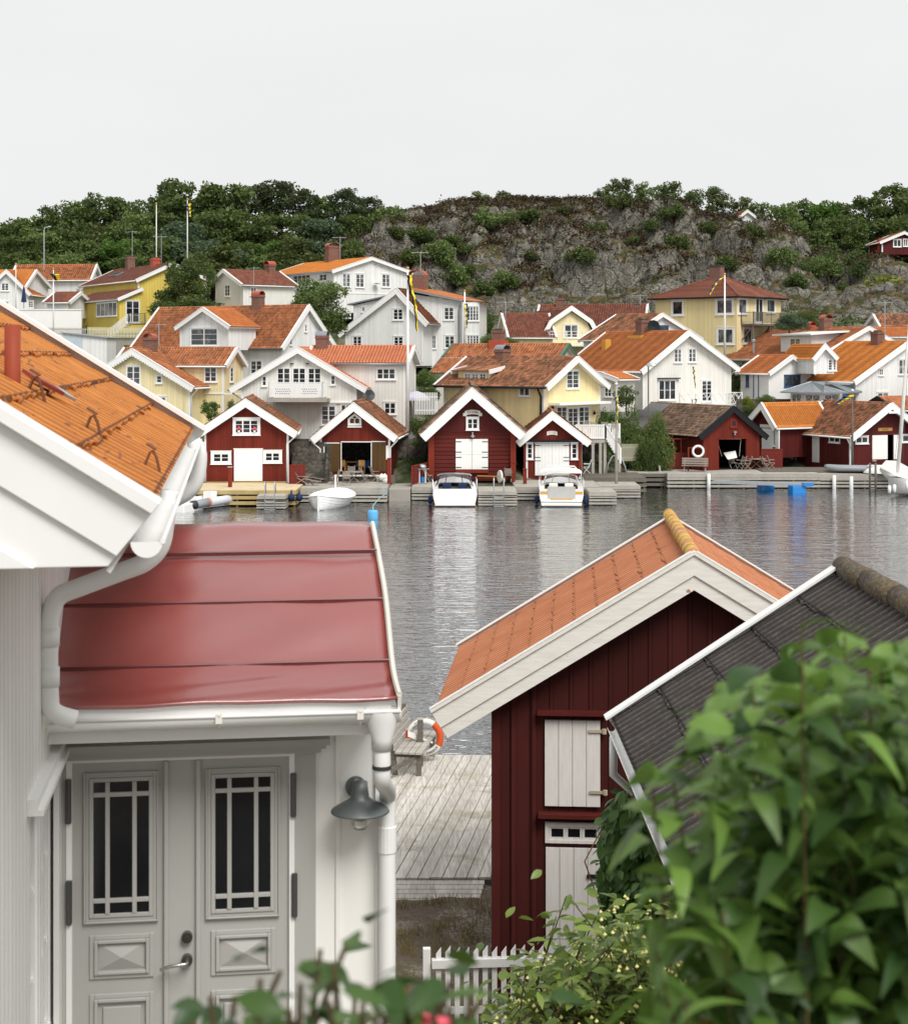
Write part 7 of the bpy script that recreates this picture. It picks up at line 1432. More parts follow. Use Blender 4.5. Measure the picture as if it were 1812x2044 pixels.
m=MB(); m.box(EX-4.5,EX-.62,YN+.0,YN+.35,zc-.012,zc+.012); m.build('soffit',M['trim'],HT)
# walls
WX=-.94; WX2=-1.02
wst=boards('near white boards',(.83,.82,.78),.12,var=.05,depth=.02); M['nearwhite']=wst
yw=7.67; zl=f.onX((95,1510),WX)[1]
m=MB(); m.prism([(WX,6.2),(WX,YF-.4),(-6,YF-.4),(-6,6.2)],O0,X,Y,Z,zl,EZ2-.0+.05); m.build('upper_wall',M['nearwhite'],HT)
m=MB(); m.prism([(WX,6.2),(WX,yw),(-6,yw),(-6,6.2)],O0,X,Y,Z,-1.5,zl-.001); m.prism([(WX2,yw+.001),(WX2,YF-.45),(-6,YF-.45),(-6,yw+.001)],O0,X,Y,Z,-1.5,zl-.001); m.build('lower_wall',M['nearwhite'],HT)
m=MB(); m.prism([(-6,zl+1),(WX,EZ2),(-2.8,EZ2+1.2),(-4.8,EZ2+1.4),(-6,EZ2+1)],O0,X,Z,Y,6.22,6.4); m.build('gable_wall',M['nearwhite'],HT)
m=MB(); m.box(WX-.02,WX+.05,yw-.1,8.88,zl-.05,zl+.0); m.box(WX+.0,WX+.075,yw-.1,8.88,zl-.075,zl-.05); m.build('drip_board',M['trim'],HT)
for i in range(2):
    y0=yw+.1+i*.56; window(HT,Vector((WX2,0,0)),Y,X,y0,y0+.5,.7,zl-.12,2,3,sill=False,glass=M['glasscur'],name='veranda_window',fw=.05)
MB().box(WX-.01,WX+.02,8.75,8.9,-.5,zl-.08).build('corner_board',M['trim'],HT)
# gutter along the eave
gx=EX+.05; m=MB(); prof=[]; n=12
def gutter_mesh(T,x,z,y0,y1,r,mat,name='gutter',sag=0):
    vs=[];fs=[];ny=8
    for j in range(ny+1):
        y=y0+(y1-y0)*j/ny; zz=z+sag*sin(pi*j/ny)
        for i in range(n+1): a=pi+pi*i/n; vs.append((x+r*cos(a),y,zz+r*sin(a)))
        for i in range(n+1): a=2*pi-pi*i/n; vs.append((x+(r-.004)*cos(a),y,zz+(r-.004)*sin(a)))
    k=2*(n+1)
    for j in range(ny):
        for i in range(k): fs.append((j*k+i,j*k+(i+1)%k,(j+1)*k+(i+1)%k,(j+1)*k+i))
    fs+=[tuple(range(k))]
    o=mkobj(name,vs,fs,M[mat],T,True); m=MB()
    m.tube([(x+r,y0-.005,z+.003),(x+r,y1,z+.003)],.011,8); m.build('bead',M[mat],o)
    for ye in (y0,y1): m=MB(); m.prism([(x+r*cos(pi+pi*i/n),z+r*sin(pi+pi*i/n)) for i in range(n+1)],O0,X,Z,Y,ye-.003,ye+.003); m.build('end_cap',M[mat],o)
    return o
gg=gutter_mesh(HT,-.314,3.62,YN-.05,YF+.15,.058,'trim')
m=MB(); m.obox(Vector((EX,YN,EZ2))-nm*.13,Y,up,nm,.0,Lr,-.0,.02,-.1,.1); m.build('fascia_board',M['trim'],HT)
y8=8.15; gX=-.314; P=lambda u,v,yy: Vector((f.onY((u,v),yy)[0],yy,f.onY((u,v),yy)[1]))
def smoothpath(pts,k=6):
    pts=[Vector(p) for p in pts]; out=[]
    for i in range(len(pts)-1):
        p0=pts[max(i-1,0)];p1=pts[i];p2=pts[i+1];p3=pts[min(i+2,len(pts)-1)]
        for j in range(k): s=j/k; out.append(.5*((2*p1)+(-p0+p2)*s+(2*p0-5*p1+4*p2-p3)*s*s+(-p0+3*p1-3*p2+p3)*s**3))
    return out+[pts[-1]]
pts=[Vector((gX,y8,EZ2-.07)),P(330,1040,y8),P(320,1090,y8),P(290,1122,y8),P(240,1142,y8),P(160,1172,y8),P(116,1192,y8),P(99,1235,y8),P(97,1300,y8),P(98,1380,y8),P(106,1420,y8),P(150,1437,y8+.02)]
m=MB(); m.tube(smoothpath(pts,5),.047,16); dsp=m.build('downspout',M['trim'],HT,True)
for v in (1272,1352):
    m=MB(); m.tube([P(98,v-20,y8),P(98,v+18,y8)],.052,16); m.tube([P(98,v,y8),P(76,v,y8+.06)],.012,6); m.build('pipe_clip',M['trim'],dsp,True)
pf=[Vector((gX,YF-.05,EZ2-.07)),P(399,908,YF-.05),P(392,960,YF-.05),P(372,985,YF-.05),P(345,1000,YF-.05)]; m=MB(); m.tube(smoothpath(pf,5),.058,14); m.build('downspout',M['trim'],HT,True)
# red vent pipe, flashing, snow hooks on the roof
def on_roof(u,v):
    d=Vector(f.ray(u,v)); o_=Vector(f.c); nn=nm; t_=(Vector((EX,YN,EZ2))-o_).dot(nn)/d.dot(nn); return o_+d*t_
q=on_roof(25,768); hh=f.onY((23,648),q.y)[1]-q.z; MB().tube([q-Z*.3,q+Z*hh],15.5/3200*q.y,20).build('vent_pipe',plain('dull red pipe',(.30,.06,.03),.55),HT,True)
q0=on_roof(42,764);q1=on_roof(122,806); dd=(q1-q0).normalized(); sdv=dd.cross(nm); m=MB(); 
vs=[q0+sdv*.09+nm*.04,q0-sdv*.02+nm*.09,q1+sdv*.09+nm*.05,q1-sdv*.03+nm*.10]; m.obox(q0+nm*.045,dd,sdv,nm,0,(q1-q0).length*.8,-.05,.05,0,.02); m.build('pipe_flashing',plain('dull red sheet',(.25,.05,.03),.6),HT); m=MB(); m.obox(q0+nm*.05,dd,sdv,nm,(q1-q0).length*.8,(q1-q0).length*1.05,-.07,.07,0,.015); m.build('lead_flashing',M['steel'],HT)
rust=plain('rusty iron',(.20,.09,.05),.6,.5,var=.3)
for u,v in ((76,798),(190,875),(308,946)):
    q=on_roof(u,v)+nm*.01; k=q.y/7.5; m=MB()
    for s in (-.02,.02): m.tube([q+Y*s+up*.055*k-nm*.02,q+Y*s+up*.03*k+Z*.075*k,q+Y*s+up*.015*k+Z*.09*k,q+Y*s-up*.004*k+Z*.075*k,q+Y*s-up*.032*k-Z*.01],.0055,6)
    m.obox(q+up*.015*k+Z*.105*k,Y,up,nm,-.028,.028,-.02,.035,-.004,.006); m.build('snow_hook',rust,HT)
# ---------------------------------------------------------------- porch
PT=thing('porch','white entrance porch with glossy red sheet metal roof and grey panelled double doors','porch',(0,0,5.2),NY)
prof_px=[(740,1048),(752,1110),(766,1196),(778,1318),(785,1362),(793,1391)]; VX=.855
prof=[f.onX(p,VX) for p in prof_px]; print('PORCH',prof)
t=NT('glossy red roof sheet'); n1=t.noise(1.1,3,.5,stretch=(.5,1.5,1)); n2=t.noise(.6,4,.6); c=t.mix(t.ramp(n2,[(.35,0),(.65,1)]),(.22,.030,.024),(.28,.045,.034)); w_=t.noise(9,4,.7); c=t.mix(t.ramp(w_,[(.62,0),(.75,.3)]),c,(.22,.10,.08)); 
M['redgloss']=t.set(c,t.ramp(n1,[(.3,.26),(.7,.36)]),spec=.9,bump=n1,bs=.3,bd=.02); t.b.inputs['IOR'].default_value=1.75; t.b.inputs['Coat Weight'].default_value=.6; t.b.inputs['Coat Roughness'].default_value=.22
xl=-1.3
def along(prof,k=8):
    v=[Vector((0,a,b)) for a,b in prof]; return smoothpath(v,k)
pp=along(prof); ridge=pp[0]; back=[Vector((0,ridge.y+.15,ridge.z+.012)),Vector((0,ridge.y+1.2,ridge.z-.45))]; full=[*back[::-1],*pp]
vs=[];fs=[];nx=30; r=random.Random(4)
for i in range(nx+1):
    x=xl+(VX-xl)*i/nx
    for j,q in enumerate(full): vs.append((x,q.y,q.z+.004*sin(x*5+j*.8)+.003*sin(x*11+j)))
k=len(full)
for i in range(nx):
    for j in range(k-1): fs.append((i*k+j,(i+1)*k+j,(i+1)*k+j+1,i*k+j+1))
o=mkobj('roof',[v for v in vs],fs,M['redgloss'],PT,True); sd=o.modifiers.new('s','SOLIDIFY'); sd.thickness=.02; sd.offset=1; prf=o
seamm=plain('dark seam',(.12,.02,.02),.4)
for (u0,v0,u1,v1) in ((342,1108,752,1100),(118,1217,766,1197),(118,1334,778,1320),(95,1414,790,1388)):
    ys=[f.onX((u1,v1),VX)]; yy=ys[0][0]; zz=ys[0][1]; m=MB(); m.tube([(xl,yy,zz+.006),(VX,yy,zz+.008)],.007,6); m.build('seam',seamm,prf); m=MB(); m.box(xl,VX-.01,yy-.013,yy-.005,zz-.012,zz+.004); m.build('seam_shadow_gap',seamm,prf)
m=MB(); m.tube([(VX+.01,q.y,q.z+.012) for q in pp],.016,6); [m.bar(pp[i]+Vector((VX+.012,0,-.03)),pp[i+1]+Vector((VX+.012,0,-.03)),.02,.07) for i in range(len(pp)-1)]; m.build('verge_trim',plain('weathered verge',(.62,.60,.53),.7),PT)
eY,eZ=prof[-1]; FY=8.9
m=MB(); m.box(xl,VX-.03,eY+.03,eY+.07,eZ-.20,eZ-.005); m.build('fascia',M['trim'],PT)
t=NT('shade side white'); 
m=MB(); m.box(xl,VX-.06,eY+.07,FY,eZ-.2,eZ-.17); m.build('porch_soffit',M['trim'],PT)
# wall of the porch with opening for the doors
dx0,_=f.onY(D3(205,600),FY);dx1,_=f.onY(D3(1345,600),FY); zt=f.onY(D3(750,120),FY)[1]; wr=f.onY((752,1700),FY)[0]; pw=plain('white paint panel',(.84,.83,.79),.6,var=.03,sc=2)
m=MB(); m.prism([(dx1,-1.2),(wr,-1.2),(wr,eZ-.2),(WX,eZ-.2),(WX,zt+.0),(dx1,zt)],O0,X,Z,Y,FY,FY+.12); m.box(wr-.12,wr,FY+.121,FY+1.6,-1.2,eZ+.1); m.build('wall',pw,PT)
MB().prism([(FY+.15,-1.2),(ridge.y+1.0,-1.2),(ridge.y+1.0,ridge.z-.5),(ridge.y+.1,ridge.z-.1),(FY+.6,eZ+.25),(FY+.15,eZ-.0)],Vector((wr-.115,0,0)),Y,Z,X,0,.1).build('side_wall',pw,PT)
MB().box(-1.4,wr,FY-1.6,FY+1.6,-.2,-.02).build('porch_floor',M['concrete'],PT)
grey=plain('grey green door paint',(.42,.415,.39),.5,var=.03,sc=1.5)
q=lambda x,y: f.onY(D3(x,y),FY)
gx0=q(1440,300)[0]; MB().box(gx0-.012,gx0+.012,FY-.015,FY-.001,-1.2,eZ-.25).build('corner_batten',pw,PT)
MB().box(wr-.01,wr+.06,FY-.03,FY+.10,-1.2,eZ-.21).build('corner_board',M['trim'],PT)
# cornice of three stepped mouldings
for i,(yt,yb,ex) in enumerate(((50,78,1400),(79,100,1385),(101,124,1365))): 
    a=q(165,yb)[0]; b_=q(ex,yb)[0]; z1=q(750,yt)[1];z0=q(750,yb)[1]; MB().box(a,b_,FY-.16+i*.04,FY-.001,z0,z1-.003).build('cornice',grey,PT)
# casings
fy=FY-.03
a,b_=q(205,700)[0],q(284,700)[0]; MB().box(a,b_,fy,FY+.05,-1.2,zt+.02).build('casing',grey,PT)
a,b_=q(1256,700)[0],q(1345,700)[0]; MB().box(a,b_,fy,FY+.05,-1.2,zt+.02).build('casing',grey,PT)
m=MB(); L0,R0=q(285,700)[0],q(1255,700)[0]; m.box(L0,L0+.03,fy-.006,FY+.04,-1.2,zt); m.box(R0-.03,R0,fy-.006,FY+.04,-1.2,zt); m.box(L0+.03,R0-.03,fy-.006,FY+.04,zt-.03,zt); m.build('door_frame',M['trim'],PT)
lit=plain('lamp glass',(.6,.58,.5),.1)
def leaf(x0,x1,gl,panels,name='door'):
    a,b_=q(x0,600)[0],q(x1,600)[0]; y0=FY-.012; T=MB().box(a,b_,y0,FY+.03,-.1,zt-.032).build(name,grey,PT)
    gx0,gy0,gx1,gy1=gl; ga,gb=q(gx0,500)[0],q(gx1,500)[0]; gt,gbm=q((gx0+gx1)/2,gy0)[1],q((gx0+gx1)/2,gy1)[1]
    MB().box(ga,gb,y0-.012,y0-.002,gbm,gt).build('pane',M['glassblk'],T)
    for k,(d,w,h) in enumerate(((.0,.022,.022),(.022,.02,.014),(.042,.01,.024))):
        m=MB(); O=Vector((0,y0,0)); A0,A1,B0,B1=ga-d-w,gb+d+w,gbm-d-w,gt+d+w
        m.obox(O,X,Z,-Y,A0,ga-d,B0,B1,.001,h); m.obox(O,X,Z,-Y,gb+d,A1,B0,B1,.001,h); m.obox(O,X,Z,-Y,ga-d,gb+d,gt+d,B1,.001,h); m.obox(O,X,Z,-Y,ga-d,gb+d,B0,gbm-d,.001,h); o=m.build('glazing_moulding',grey,T); soft(o,.003)
    m=MB(); wd=gb-ga; ht=gt-gbm
    for fx in (.255,.74): m.box(ga+wd*fx-.012,ga+wd*fx+.012,y0-.028,y0-.010,gbm,gt)
    for fz in (.905,.10): m.box(ga,gb,y0-.026,y0-.0105,gbm+ht*fz-.012,gbm+ht*fz+.012)
    o=m.build('glazing_bars',grey,T); soft(o,.003)
    for (px0,py0,px1,py1,pyr) in panels:
        A0,A1=q(px0,700)[0],q(px1,700)[0]; B1,B0=q((px0+px1)/2,py0)[1],q((px0+px1)/2,py1)[1]; O=Vector((0,y0,0))
        for d,w,h in ((0,.026,.012),(.026,.018,.026)):
            m=MB(); a1,a2,b1,b2=A0+d,A1-d,B0+d,B1-d; m.obox(O,X,Z,-Y,a1,a1+w,b1,b2,.001,h); m.obox(O,X,Z,-Y,a2-w,a2,b1,b2,.001,h); m.obox(O,X,Z,-Y,a1+w,a2-w,b2-w,b2,.001,h); m.obox(O,X,Z,-Y,a1+w,a2-w,b1,b1+w,.001,h); o=m.build('panel_moulding',grey,T); soft(o,.004)
        e=.05; xm=(A0+A1)/2; zm=(B0+B1)/2; hw=(B1-B0)/2-e if pyr else .0
        vs=[(A0+e,y0-.002,B0+e),(A1-e,y0-.002,B0+e),(A1-e,y0-.002,B1-e),(A0+e,y0-.002,B1-e),(xm-.0,y0-.03,zm)]
        mkobj('raised_panel',vs,[(0,1,4),(1,2,4),(2,3,4),(3,0,4)],grey,T) if pyr else None
        if not pyr: o=MB().box(A0+e+.02,A1-e-.02,y0-.014,y0-.001,B0+e+.02,B1-e-.02).build('raised_panel',grey,T); soft(o,.008)
    return T
l1=leaf(298,703,(400,236,636,795),[(383,888,658,1075,True),(383,1138,658,1400,False)]); l2=leaf(852,1248,(918,218,1152,775),[(900,866,1175,1058,True),(900,1120,1175,1385,False)])
m=MB(); a,b_=q(704,600)[0],q(851,600)[0]; m.box(a,b_,FY-.014,FY+.03,-.1,zt-.033); m.box(a-.006,a+.02,FY-.04,FY-.0141,-.1,zt-.034); m.box(b_-.02,b_+.006,FY-.04,FY-.0141,-.1,zt-.034); o=m.build('centre_post',grey,PT); soft(o,.006)
for x,yy in ((295,318),(297,748),(1249,290),(1254,715)): a,z_=q(x,yy); o=MB().box(a-.016,a+.016,FY-.05,FY-.02,z_-.115,z_+.115).tube([(a,FY-.045,z_-.12),(a,FY-.045,z_+.12)],.014,8).build('hinge',plain('dark steel',(.12,.12,.12),.4,.6),PT)
hm=plain('bronze steel',(.16,.15,.14),.28,.9); a,z_=q(798,896); MB().tube([(a,FY-.05,z_),(a,FY-.014,z_)],.030,20).tube([(a,FY-.06,z_),(a,FY-.05,z_)],.012,12).build('keyhole_rose',hm,PT)
a,z_=q(798,993); hb=MB().tube([(a,FY-.05,z_),(a,FY-.014,z_)],.030,20).build('handle_rose',hm,PT); MB().tube(smoothpath([(a,FY-.05,z_),(a,FY-.09,z_),(a-.03,FY-.10,z_-.002),(a-.09,FY-.10,z_-.008),(a-.14,FY-.085,z_-.028)],4),[.010]*17,10).build('handle',plain('brushed steel',(.5,.49,.46),.25,.9),hb,True)
# gutter with brackets, funnel and pipe
gy=eY-.03; gl_,gr=-1.12,VX+.03; g1=f.onY((75,1460),gy); g2=f.onY((793,1440),gy); n=12; zg=(g1[1]+g2[1])/2+.06; vs=[];fs=[]; rr=.066
for j in range(2):
    x=(g1[0],g2[0]+.01)[j]
    for i in range(n+1): a=pi+pi*i/n; vs.append((x,gy+rr*cos(a),zg+rr*sin(a)))
    for i in range(n+1): a=2*pi-pi*i/n; vs.append((x,gy+(rr-.004)*cos(a),zg+(rr-.004)*sin(a)))
k=2*(n+1); fs=[(i,(i+1)%k,k+(i+1)%k,k+i) for i in range(k)]+[tuple(range(k)),tuple(range(k,2*k))[::-1]]
go=mkobj('gutter',vs,fs,M['trim'],PT,True); MB().tube([(g1[0],gy-rr,zg+.004),(g2[0]+.01,gy-rr,zg+.004)],.010,8).build('bead',M['trim'],go,True)
for u in (95,437,717):
    x=f.onY((u,1450),gy)[0]; m=MB(); m.tube([(x,gy-rr-.012,zg+.015)]+[(x,gy+(rr+.006)*cos(a),zg+(rr+.006)*sin(a)) for a in np.linspace(pi,2*pi,9)]+[(x,gy+rr+.01,zg+.02)],.009,5); m.box(x-.017,x+.017,gy-rr-.015,gy-rr-.008,zg-.03,zg+.02); m.box(x-.017,x+.017,gy+rr+.0,gy+rr+.012,zg-.02,zg+.02); m.build('bracket',M['trimold'],go)
for x in (g1[0],g2[0]+.01): MB().prism([(gy+rr*1.04*cos(pi+pi*i/n),zg+rr*1.04*sin(pi+pi*i/n)) for i in range(n+1)],Vector((x,0,0)),Y,Z,X,-.006,.006).build('end_cap',M['trim'],go)
fx=f.onY((762,1460),gy)[0]; m=MB(); m.lathe([(.088,zg-.0),(.085,zg-.05),(.056,zg-.15),(.053,zg-.21),(.050,zg-.21)],(fx,gy,0),18); m.build('gutter_funnel',M['trim'],PT,True)
px2=f.onY((773,1700),FY-.09); m=MB(); m.tube(smoothpath([(fx,gy,zg-.19),(fx,gy,zg-.30),(fx+.005,gy+.03,zg-.38),((fx+px2[0])/2+.01,(gy+FY-.09)/2,zg-.47),(px2[0],FY-.12,zg-.56),(px2[0],FY-.09,zg-.64),(px2[0],FY-.09,zg-1.2),(px2[0],FY-.09,-1.0)],5),.046,16); dp=m.build('downspout',M['trim'],PT,True); m=MB(); m.tube([(px2[0],FY-.09,zg-.74),(px2[0],FY-.09,zg-.88)],.051,16); m.tube([(px2[0],FY-.09,zg-.70),(px2[0]-.0,FY-.0,zg-.70)],.01,6); m.build('pipe_clip',M['trim'],dp); m=MB(); m.tube([(fx,gy,zg-.29),(fx,gy,zg-.31)],.0505,16); m.build('joint_ring',M['dkmetal'],dp)
# wall lamp
lm=plain('zinc lamp metal',(.17,.19,.19),.45,.5); a,z_=q(1516,262); LT=MB().tube([(a,FY-.02,z_),(a,FY-.001,z_)],.058,24).build('wall_lamp',lm,PT); cy=FY-.2; cx,zc_=f.onY(D3(1535,352),cy)
MB().tube(smoothpath([(a,FY-.02,z_+.03),(a+.0,FY-.12,z_+.055),(cx,cy,z_+.04),(cx,cy,zc_+.13)],5),.014,10).build('arm',M['steel'],LT,True)
m=MB(); m.lathe([(.0,zc_+.15),(.04,zc_+.14),(.045,zc_+.09),(.05,zc_+.055),(.07,zc_+.04),(.155,zc_-.012),(.160,zc_-.022),(.152,zc_-.022),(.07,zc_+.02),(.0,zc_+.03)],(cx,cy,0),32); m.build('lamp_shade',lm,LT,True)
gm=NT('clear bulb glass'); gm.set((.9,.9,.88),.03); gm.b.inputs['Transmission Weight'].default_value=.9; MB().lathe([(0,zc_-.125),(.03,zc_-.118),(.05,zc_-.085),(.052,zc_-.055),(.045,zc_-.02),(.045,zc_+.02)],(cx,cy,0),20).build('globe',gm.m,LT,True); MB().lathe([(0,zc_-.075),(.02,zc_-.07),(.026,zc_-.045),(.015,zc_-.015),(.015,zc_+.02)],(cx,cy,0),12).build('bulb',plain('bulb cream',(.6,.5,.35),.3),LT,True)
# ================================================================= NEAR GROUND, DECK, BENCH
def gnear(x,y): 
    x=np.asarray(x,float);y=np.asarray(y,float); z=np.interp(y,[-30,0,4,16,18.2,24.3,25.5,27,29],[8.2,7.9,6.7,1.9,1.2,1.1,.85,-.2,-1.5]); 
    z=np.where(x<.9,np.maximum(z,np.interp(y,[-30,8,9.6,13,16],[7.5,5.0,4.6,2.4,1.2]))*1.0,z); return z+(fbm(x*1.3,y*1.3,90)-.47)*.18*smooth((27-y)/2)
t=NT('gravel yard'); g1_=t.noise(.8,5,.7); g2_=t.noise(16,4,.8); g3=t.noise(45,2,.6)
c=t.ramp(g2_,[(.35,(.10,.085,.065)),(.5,(.22,.19,.155)),(.62,(.36,.32,.26))]); c=t.mix(t.ramp(g1_,[(.45,0),(.55,.8)]),c,(.11,.08,.055)); c=t.mix(t.ramp(g3,[(.62,0),(.7,.8)]),c,(.36,.33,.28)); M['gravel']=t.set(c,.95,bump=g2_,bs=1,bd=.03)
yd=grid('yard_ground',np.concatenate([np.arange(-60,-8,4),np.arange(-8,12,.2),np.arange(12,60,4)]),np.concatenate([np.arange(-30,12,2),np.arange(12,29.2,.2)]),gnear,M['gravel']); tag(yd,kind='structure')
DZ=1.32; dn=[gat(u,1752,DZ) for u in (760,1010)]; dfar=[gat(u,1507,DZ) for u in (760,1010)]; yn=dn[0].y; yf=dfar[0].y; vp=(1380-CU)/F; print('DECK',yn,yf)
t=NT('bleached deck planks'); o=t.sep(t.obj()); idn=t.math('FLOOR',t.math('DIVIDE',t.math('SUBTRACT',o[0],t.math('MULTIPLY',o[1],vp)),.19)); wn_=t.n('ShaderNodeTexWhiteNoise',noise_dimensions='1D'); t.l(idn,wn_.inputs['W'])
gr_=t.noise(22,5,.7,stretch=(1,.08,1)); c=t.mix(wn_.outputs[0],(.50,.47,.42),(.66,.63,.57)); c=t.mix(t.ramp(gr_,[(.4,0),(.68,.7)]),c,(.27,.235,.20)); bl=t.noise(1.0,5,.75); c=t.mix(t.ramp(bl,[(.54,0),(.66,.6)]),c,(.26,.23,.15)); cr_=t.noise(3.5,5,.8,stretch=(.7,2.6,1)); c=t.mix(t.ramp(cr_,[(.62,0),(.66,.55)]),c,(.16,.14,.12)); M['deckpl']=t.set(c,.85,bump=gr_,bs=.4,bd=.006)
DT=thing('deck','bleached diagonal plank deck beyond the porch, by the water','deck',(0,0,0)); m=MB(); pw_=.19; x0=-5.5
rj=random.Random(9)
for i in range(52):
    a=x0+i*pw_; b_=a+pw_-.014; sh_=(yf-yn)*vp; e=rj.uniform(-.02,.02); z=DZ+rj.uniform(-.003,.003); vs=[(a,yn+e,z),(b_,yn+e,z),(b_+sh_,yf+e,z),(a+sh_,yf+e,z)]; m.add(vs+[(x,y,z_-.04) for x,y,z_ in vs],[(0,1,2,3),(4,7,6,5),(0,4,5,1),(1,5,6,2),(2,6,7,3),(3,7,4,0)])
m.build('planking',M['deckpl'],DT); m=MB(); m.box(x0,5.5,yn+.02,yn+.1,DZ-.3,DZ-.045); m.box(x0,6,yf-.12,yf-.04,DZ-.3,DZ-.045); m.build('beams',M['greydk'],DT)
for x in (-3,-1.5,0,1.5,3): MB().tube([(x,yf-.3,-1.5),(x,yf-.3,DZ-.045)],.11,8).build('pile',M['greydk'],DT)
r0=gat(790,1813,1.18);  RT=thing('ramp','low sloping plank ramp of long boards between deck and gravel','ramp',(0,0,0)); yr0=yn-.02; yr1=(CZ-1.16)*F/(1813-HV); nr=6; m=MB()
for i in range(nr):
    t0=i/nr;t1=(i+1)/nr-.02; ya=yr1+(yr0-yr1)*t0;yb=yr1+(yr0-yr1)*t1; za=1.16+(DZ-.03-1.16)*t0;zb_=1.16+(DZ-.03-1.16)*t1; xr0=px_x(954,ya)+.12*t0; m.add([(-3.2,ya,za),(xr0,ya,za),(xr0,yb,zb_),(-3.2,yb,zb_),(-3.2,ya,za-.05),(xr0,ya,za-.05),(xr0,yb,zb_-.05),(-3.2,yb,zb_-.05)],[(0,1,2,3),(4,7,6,5),(0,4,5,1),(1,5,6,2),(2,6,7,3),(3,7,4,0)])
m.build('planking',M['deckpl'],RT); m=MB(); m.bar((-3.1,yr1+.1,1.10),(-3.1,yr0,DZ-.1),.06); m.bar((0,yr1+.1,1.08),(.1,yr0,DZ-.1),.06); m.build('bearers',M['greydk'],RT)
# bench
D5=crop(1500,2800,1.577); ZC=crop(1560,2840,6.04)
sb=DZ; p0=gat(*ZC(830,1530),sb); bw=thing('bench','weathered grey plank bench facing right on the near deck','bench',(p0.x,p0.y,sb),R(-9)); fb=Fr(p0.x,p0.y,sb,R(-9))
sx0,_=fb.onZ(ZC(160,1250),.47); m=MB(); W_=abs(sx0); W_=.52; Lb=1.75
for i in range(4): m.box(-W_+i*.135,-W_+i*.135+.12,-.35,Lb-.25,.44,.48)
m.build('seat',M['grey'],bw); m=MB()
for i in range(4): m.obox(Vector((-W_-.02-i*.03,-.35,.50+i*.125)),Y,Z,X,0,Lb+.1,0,.112,-.015,.015)
m.build('backrest',M['grey'],bw)
for y in (-.25,Lb-.45): MB().box(-.12,-.03,y,y+.09,0,.44).build('leg',M['greydk'],bw); MB().bar((-W_-.02,y+.05,0),(-W_-.16,y+.05,1.05),.09).build('leg',M['greydk'],bw); MB().box(-W_-.02,.0,y,y+.06,.36,.44).build('rail',M['greydk'],bw)
MB().bar((-.1,-.2,.38),(-.95,-.9,-.0),.07).build('brace',M['greydk'],bw)
pr=gat(862,1515,DZ); yy=pr.y-.25; pc=at(*ZC(830,660),yy); lr=lifering('orange and white life ring standing at the edge of the near deck','' or pc,R(-4),.36*.82*1.08,'gel',segs=[(-.50,.98),(2.75,3.9)])
for i,ch in enumerate('HANSA'): a=-1.32+i*.17; text(ch,lr,(.315*cos(a)*1.0,-.062,.315*sin(a)),(R(90),-(a+pi/2),0),.075,M['ink'],'letter',.002)
for i,ch in enumerate('FISKEBÄCK'): a=2.68-i*.13; text(ch,lr,(.29*cos(a),-.062,.29*sin(a)),(R(90),-(a-pi/2),0),.06,M['ink'],'letter',.002)
for i,ch in enumerate('SUND'): a=2.15-i*.13; text(ch,lr,(.345*cos(a),-.055,.345*sin(a)),(R(90),-(a-pi/2),0),.06,M['inkgrey'],'letter',.002)
px_=at(*ZC(730,840),yy-.3); T=thing('post','dark weathered post standing in front of the near life ring','post',(px_.x,px_.y,DZ)); zt_=at(*ZC(730,235),yy-.3).z; MB().box(-.055,.055,-.05,.05,0,zt_-DZ).build('shaft',M['greydk'],T); MB().box(-.06,.06,-.055,.055,zt_-DZ+.001,zt_-DZ+.02).build('top',M['grey'],T)
q1=at(*ZC(430,570),yy-.35);q2=at(*ZC(1020,790),yy-.1); T=thing('paddle','white painted paddle propped behind the post by the life ring','paddle',q1); d_=q2-q1; MB().obox(Vector((0,0,0)),d_.normalized(),Z,Y,0,.25,-.06,.05,-.01,.01).build('blade',M['trim'],T); MB().bar(d_*.3,d_,.035).build('shaft',M['trim'],T)
# ================================================================= ORANGE ROOFED SHED
s=House('shed','dark red boathouse with weathered white bargeboards and fluted orange roof, near right','boathouse',20.0,-4.2,(1385,1116),(866,1428),(1904,1432),2012,L=4.7,walls=False,gutters=False,roof='t_orange',kind='corr',so=.68,fo=.3,bh=.17,trim='trimold',th=.1,backbarge=False)
# replace its roof by fine clay panels
t=NT('fluted orange panels'); n1=t.noise(1.3,5,.7); c=t.mix(t.ramp(n1,[(.35,0),(.65,1)]),(.46,.17,.08),(.54,.22,.11)); n2=t.noise(7,4,.7,stretch=(1,.3,1)); c=t.mix(t.ramp(n2,[(.58,0),(.8,.35)]),c,(.34,.12,.06)); n3=t.noise(30,2,.6); c=t.mix(t.ramp(n3,[(.72,0),(.76,.8)]),c,(.5,.48,.42)); c=trough_shade(t,c,.177,.02+.022,.6,(.20,.07,.035)); c=lap_shade(t,c,(s.x0,s.x1),abs(s.up[0][0].x),s.up[0][2]/round(s.up[0][2]/.36),.177,.02,.5,(.14,.055,.035),.03); M['fluted']=t.set(c,.8)
ch=[o for o in s.T.children if o.name.startswith('roof') and 'under' not in o.name][0]
for g in list(ch.children): bpy.data.objects.remove(g)
bpy.data.objects.remove(ch)
for side,(xe,ze) in enumerate(((s.x0,s.z0),(s.x1,s.z1))):
    up_s,nm_s,Lu_s=s.up[side]; 
    nb=8
    for i in range(nb if False else 1): pass
    rr_=corr('roof',(xe,0.02,ze),s.L,Lu_s,up_s,nm_s,.177,.013,.36,.018,M['fluted'],s.T,flip=(side==0),spw=8,seg=2); s.roof=rr_
